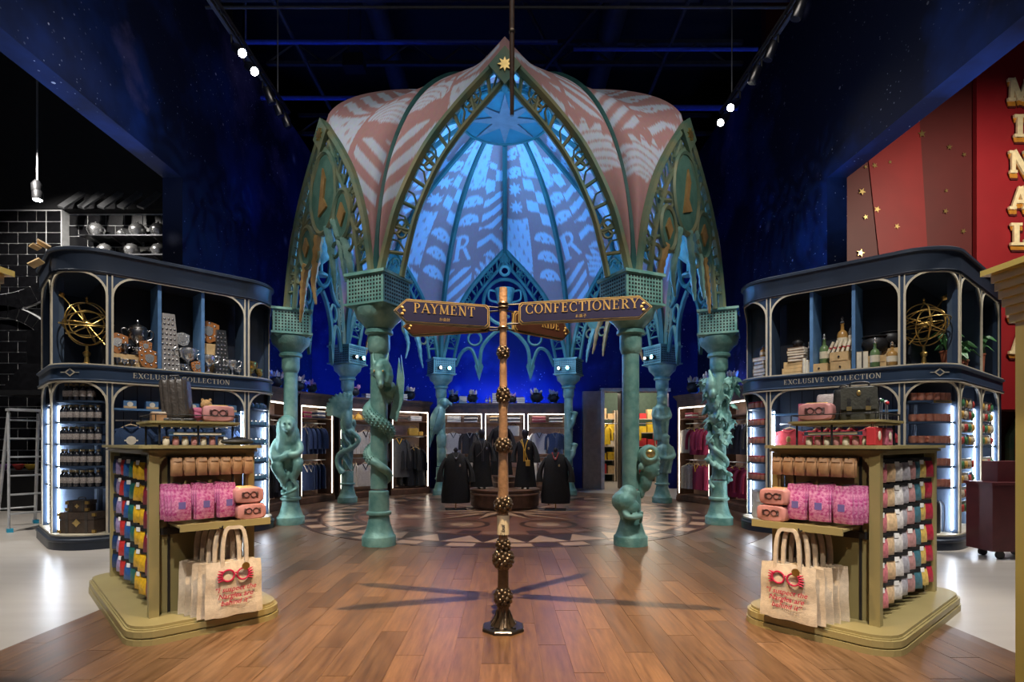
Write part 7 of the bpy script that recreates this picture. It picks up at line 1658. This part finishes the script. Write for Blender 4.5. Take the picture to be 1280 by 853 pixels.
for i in range(2, n-14):
    if (i // 6) % 3 == 2: continue
    t_ = (H[min(i+1, n-1)]-H[i-1]).normalized(); out = Vector((H[i].x, H[i].y, 0)).normalized(); b_ = t_.cross(out)
    for k in range(-4, 5):
        a = R(24*k+(12 if i % 2 else 0)); d = out*math.cos(a)+b_*math.sin(a); p = H[i]+d*(rad[i]*1.0); q.add([p+d*.020, p+t_*.024-d*.004, p+b_*.018-d*.004, p-t_*.014-d*.004, p-b_*.018-d*.004], [(0, 1, 2), (0, 2, 3), (0, 3, 4), (0, 4, 1)])
aux(7, q, 'scales', smooth=False)['kind'] = 'stuff'
q = MB(); q.prism([(.14, 1.75), (.22, 2.1), (.27, 2.58), (.31, 2.3), (.30, 2.62), (.345, 2.3), (.33, 2.0), (.24, 1.7)], -.05, -.01, Matrix.Rotation(R(90), 4, 'X')); aux(7, q, 'folded_wing', smooth=False)
for s, x in ((0, .0), (1, .115)): q = MB(); q.ell((x, -.272, 2.36), (.014, .01, .014)); aux(7, q, 'eye', 'gold')
# 2 ape hugging the side column (index 6)
q = MB(); c = .01386
q.ell((-.02, -.12, 1.70), (.17, .15, .19)); q.ell((.0, -.10, 1.52), (.20, .17, .26)); q.ell((-.03, -.06, 1.32), (.22, .18, .26)); q.ell((-.05, -.02, 1.12), (.2, .17, .18))
q.ell((.05, -.24, 1.70), (.10, .07, .12)); q.ell((.075, -.29, 1.64), (.055, .05, .05))
q.tube(cat_rom([(-.18, -.06, 1.45), (-.24, -.14, 1.25), (-.15, -.24, 1.12), (.02, -.26, 1.18), (.12, -.24, 1.24)], 5), [.085, .085, .085, .085, .08, .08, .078, .075, .073, .07, .068, .066, .064, .062, .06, .058, .056, .055, .05, .05, .05], 9)
q.tube(cat_rom([(.15, -.08, 1.45), (.22, -.14, 1.32), (.2, -.24, 1.22), (.08, -.27, 1.20)], 5), .062, 9)
q.tube(cat_rom([(-.15, -.08, 1.05), (-.13, -.26, 1.0), (-.08, -.22, .85), (-.05, -.16, .74)], 5), [.11]*6+[.09]*5+[.075]*5, 9)
q.tube(cat_rom([(.12, -.06, 1.05), (.2, -.2, 1.08), (.19, -.2, .95), (.12, -.16, .84)], 5), [.1]*6+[.085]*5+[.07]*5, 9)
for s, x, z in ((-1, -.06, .70), (1, .12, .82)):
    for k in range(4): q.tube([(x-.03+.022*k, -.16, z+.03), (x-.045+.032*k, -.19, z-.06)], [.02, .014], 6)
q.tube(cat_rom([(-.02, -.1, .95), (.10, -.17, .78), (.17, -.14, .66), (.08, -.2, .58), (-.06, -.18, .54), (-.1, -.1, .6)], 5), .034, 7)
for k in range(11): a = R(-150+30*k); q.tube([(-.02+.13*math.cos(a), -.15, 1.72+.13*math.sin(a)), (-.02+.17*math.cos(a), -.17, 1.56+.15*math.sin(a)), (-.02+.16*math.cos(a), -.14, 1.40+.1*math.sin(a))], [.03, .026, .012], 6)
sculpt(6, q, 'ape_sculpture', .02, 'long-haired ape sculpture hugging the shaft', 3)
for s in (-1, 1): q = MB(); q.ell((.055+s*.04, -.305, 1.73), (.022, .012, .022)); aux(6, q, 'eye', 'verdigris_dark')
# 3 plumed creature (index 5)
q = MB()
for k in range(11): a = R(60+14*k); q.tube([(-.02, -.12, 2.0), (-.02+.26*math.cos(a), -.16, 2.16+.22*math.sin(a)), (-.06+.42*math.cos(a), -.12, 2.2+.40*math.sin(a))], [.07, .055, .03], 7)
q.ell((-.1, -.12, 2.28), (.2, .10, .26)); q.ell((.02, -.12, 1.95), (.13, .13, .26))
for k in range(5):
    ph = k*1.25; q.tube([Vector(((.13+.035*math.sin(i*.9+k))*math.cos(ph+i*.42), (.13+.03*math.cos(i+k))*math.sin(ph+i*.42), 1.95-i*.088)) for i in range(15)], [.06-.0028*i for i in range(15)], 7)
q.tube(cat_rom([(.1, -.1, 1.7), (.3, -.12, 1.5), (.16, -.14, 1.3), (-.16, -.12, 1.15), (-.2, -.1, .9), (-.08, -.14, .68)], 5), [.06]*26, 7)
sculpt(5, q, 'plumed_sculpture', .024, 'plumed sea creature sculpture winding down the shaft', 2)
# 4 bird of prey (index 4)
q = MB(); q.ell((-.08, -.16, 2.05), (.20, .18, .42), rot=Matrix.Rotation(R(16), 4, 'Y')); q.ell((.10, -.16, 2.48), (.15, .14, .15)); q.tube([(.2, -.17, 2.5), (.30, -.18, 2.45), (.31, -.18, 2.38)], [.06, .04, .008], 7)
q.tube(cat_rom([(-.14, -.1, 1.85), (-.25, -.08, 1.55), (-.32, -.06, 1.28)], 5), [.12, .12, .115, .11, .1, .1, .09, .08, .07, .06, .04], 8, flat=.5)
q.ell((.02, -.10, 1.5), (.14, .13, .3)); q.ell((.02, -.08, 1.15), (.13, .13, .3)); 
for s in (-1, 1): q.tube([(.02+s*.08, -.16, 1.6), (.03+s*.08, -.17, 1.3)], [.06, .04], 7)
sculpt(4, q, 'bird_sculpture', .022, 'perched bird of prey sculpture', 3)
for k in range(9): q = MB(); q.tube(cat_rom([(-.02-.03*k*.6, -.335+.012*k, 2.3-.05*k), (-.12-.02*k, -.32+.02*k, 1.95-.03*k), (-.24-.01*k, -.22+.012*k, 1.5-.015*k)], 4), [.02, .03, .032, .032, .03, .028, .024, .018, .008], 6, flat=.5); aux(4, q, 'wing_feather')
# 5 goggle-eyed creature (index 0)
q = MB(); q.ell((.21, -.08, 1.22), (.145, .13, .15)); q.ell((.235, -.1, 1.08), (.12, .12, .18)); q.ell((.19, -.07, .92), (.09, .09, .18)); q.ell((.14, -.05, .78), (.05, .05, .14)); q.ell((.335, -.12, 1.12), (.04, .05, .04)); q.ell((.325, -.12, 1.05), (.04, .05, .03)); q.ell((.33, -.12, .985), (.035, .045, .03))
q.ell((.34, -.13, 1.18), (.035, .04, .035)); q.ell((.11, -.16, 1.09), (.045, .03, .06))
q.ring((0, 0, 0), .085, .028, Matrix.Translation((.215, -.205, 1.26)) @ Matrix.Rotation(R(80), 4, 'X'), 24, 8)
q.ring((0, 0, 0), .115, .02, Matrix.Translation((.21, -.18, 1.255)) @ Matrix.Rotation(R(80), 4, 'X'), 24, 8)
sculpt(0, q, 'goggle_head_sculpture', .014, 'goggle-eyed creature head leaning off the shaft', 2)
q = MB(); q.ell((.215, -.215, 1.262), (.068, .035, .06)); aux(0, q, 'eye', 'gold', 'golden round eye')
q = MB(); q.ell((-.12, -.12, .62), (.17, .17, .15)); q.ell((-.06, -.10, .72), (.13, .13, .12)); q.ell((-.03, -.14, .54), (.13, .13, .1)); q.tube(cat_rom([(-.13, -.2, .52), (-.12, -.24, .44), (-.02, -.28, .42), (.1, -.25, .44)], 5), .04, 8)
for k in range(4): q.tube(cat_rom([(.02+.02*k, -.25, .46), (.08+.01*k, -.24+.02*k, .44-.02*k), (.09, -.2+.02*k, .36-.012*k)], 4), .02, 6)
q.tube([(-.16, -.14, .5), (-.15, -.16, .36)], [.05, .02], 7)
sculpt(0, q, 'haunch_sculpture', .016, 'rounded haunch with clawed hand gripping the base', 3)
# 6 leafy column (index 1)
random.seed(9); q = MB()
def leafy(q, x, y, z, s, a, tilt):
    T = Matrix.Translation((x, y, z)) @ Matrix.Rotation(a, 4, 'Z') @ Matrix.Rotation(tilt, 4, 'X') @ Matrix.Rotation(random.uniform(-.8, .8), 4, 'Y'); q.prism([(0, -s*.1), (s*.35, s*.25), (s*.2, s*.4), (s*.38, s*.6), (s*.14, s*.75), (0, s*1.15), (-s*.14, s*.75), (-s*.38, s*.6), (-s*.2, s*.4), (-s*.35, s*.25)], -.012, .012, T)
for k in range(120):
    f = random.random(); z = 2.55-1.15*f; a = random.uniform(0, 2*PI); r = .10+.14*(1-f)*random.random()+.05
    leafy(q, r*math.cos(a), r*math.sin(a), z, .19-.05*f, a-PI/2, R(random.uniform(-120, -30)))
for k in range(90):
    i = k/90; ph = -1.2+i*9.5; z = 1.62-1.0*i; r = .145; leafy(q, r*math.cos(ph)+random.uniform(-.04, .04), r*math.sin(ph)+random.uniform(-.04, .04), z, .10, ph-PI/2, R(random.uniform(-130, -30)))
q.tube(helix(.13, 2.4, .62, 2.6, 0), .045, 7)
for k in range(6): a = R(60*k); q.tube(cat_rom([(.1*math.cos(a), .1*math.sin(a), 1.9), (.2*math.cos(a+.3), .2*math.sin(a+.3), 2.2), (.3*math.cos(a+.5), .26*math.sin(a+.5), 2.5)], 4), [.05, .045, .04, .038, .035, .03, .025, .02, .012], 6)
q.ell((-.2, -.2, 2.38), (.09, .1, .16)); q.ell((-.2, -.26, 2.24), (.06, .07, .08)); q.tube([(-.2, -.2, 2.48), (-.23, -.16, 2.66)], [.06, .02], 6)
sculpt(1, q, 'leafy_sculpture', .018, 'leafy branches and beast head sculpture', 1)
# 7 two draped statues (index 2)
q = MB()
for (x0, zt_, hh, tw) in ((-.06, 2.42, .95, .5), (.03, 1.50, .80, -.5)):
    q.ell((x0, -.14, zt_-.02), (.10, .11, .13)); q.ell((x0, -.14, zt_+.05), (.115, .115, .07)); q.ell((x0, -.12, zt_-.22), (.17, .12, .14)); q.ell((x0+.01, -.12, zt_-.42), (.14, .12, .2))
    for k in range(9): a = 2*PI*k/9; q.tube(cat_rom([(x0+.13*math.cos(a), -.1+.1*math.sin(a), zt_-.2), (x0+.15*math.cos(a+tw*.6), -.09+.12*math.sin(a+tw*.6), zt_-.5), (x0+.12*math.cos(a+tw*1.5), -.06+.1*math.sin(a+tw*1.5), zt_-hh)], 5), [.055]*6+[.045]*5, 7)
    for s in (-1, 1): q.tube(cat_rom([(x0+s*.15, -.12, zt_-.18), (x0+s*.19, -.2, zt_-.4), (x0-s*.02, -.25, zt_-.46)], 5), .048, 7)
sculpt(2, q, 'draped_statues', .022, 'two draped figures carved one above the other', 2)
# 8 small climbing lizards (index 3)
q = MB()
for (z0, s) in ((2.1, 1), (1.25, -1)):
    q.tube(cat_rom([(.02, -.12, z0-.35), (.1, -.12, z0-.15), (.13, -.1, z0), (.18, -.1, z0+.16)], 6), [.02, .03, .04, .05, .06, .065, .07, .072, .075, .075, .075, .07, .07, .07, .07, .075, .08, .08, .06], 8)
    for k in range(2): q.tube([(.12, -.12, z0-.1+.2*k), (.03, -.16, z0-.05+.2*k)], .03, 6)
sculpt(3, q, 'lizard_sculpture', .02, 'small lizard sculptures climbing the shaft', 2)
# ============================================================ SPOT TRACKS, HANGING ROD
def track(sx, heads, label):
    X = sx*4.6; t = thing('spot_track', label+' spotlight track', 'light track', (X, 0, 8.3))
    for z in (0, .16): q = MB(); q.b2(-.03, .03, 3.0, 11.8, z-.02, z+.02); q.build('rail', M('truss_metal'), t)
    for k in range(18): q = MB(); q.tube([(0, 3.1+.48*k, 0), (0, 3.34+.48*k, .16)], .01, 5); q.build('lattice_bar', M('truss_metal'), t)
    for y in (4.0, 7.6, 11.2): q = MB(); q.tube([(0, y, .16), (0, y, 4.9)], .012, 6); q.build('hanger', M('steel'), t)
    for j, (y, lit) in enumerate(heads):
        p = Vector((X-sx*.12, y, 8.02)); s = thing('spot_lamp', f'{"lit" if lit else "unlit"} cylinder spotlight {["first", "second", "third", "fourth", "fifth"][j]} along the {label} track', 'spotlight', p)
        aim = (Vector((-sx*.62, -.45, -.65)) if lit else Vector((-sx*.3, .2, -.95))).normalized(); TT = (-aim).to_track_quat('Z', 'Y').to_matrix().to_4x4()
        q = MB(); q.lathe([(.075, -.16), (.08, -.15), (.08, .1), (.06, .13)], 18, T=TT); q.build('can', M('silver_dark'), s, smooth=True)
        q = MB(); q.lathe([(.066, -.162), (.066, -.155)], 18, T=TT); q.build('lens', M('lamp_white') if lit else M('black_metal'), s)
        q = MB(); q.tube([(0, 0, 0), (sx*.12, 0, .12), (sx*.12, 0, .27)], .018, 6); q.build('yoke', M('black_metal'), s)
track(-1, ((9.3, True), (9.75, True), (10.5, False), (10.9, False), (11.3, False)), 'tiled room side'); track(1, ((8.4, False), (9.3, False), (9.9, False), (10.8, True), (11.3, True)), 'red room side')
t = thing('hanging_rod', 'slender dark wooden rod hanging from the ceiling before the dome', 'rod', (.078, 6.0, 0)); q = MB(); q.tube([(0, 0, 13.2), (0, 0, 7.0), (0, 0, 5.6), (0, 0, 4.96)], [.03, .03, .028, .022], 10); q.build('shaft', M('wood_brown'), t, smooth=True); q = MB(); q.lathe([(.032, 5.85), (.036, 5.87), (.032, 5.89)], 12); q.build('collar', M('bronze'), t)
for o in list(bpy.data.objects):
    for k in ('label',):
        if k in o and not o[k]: del o[k]
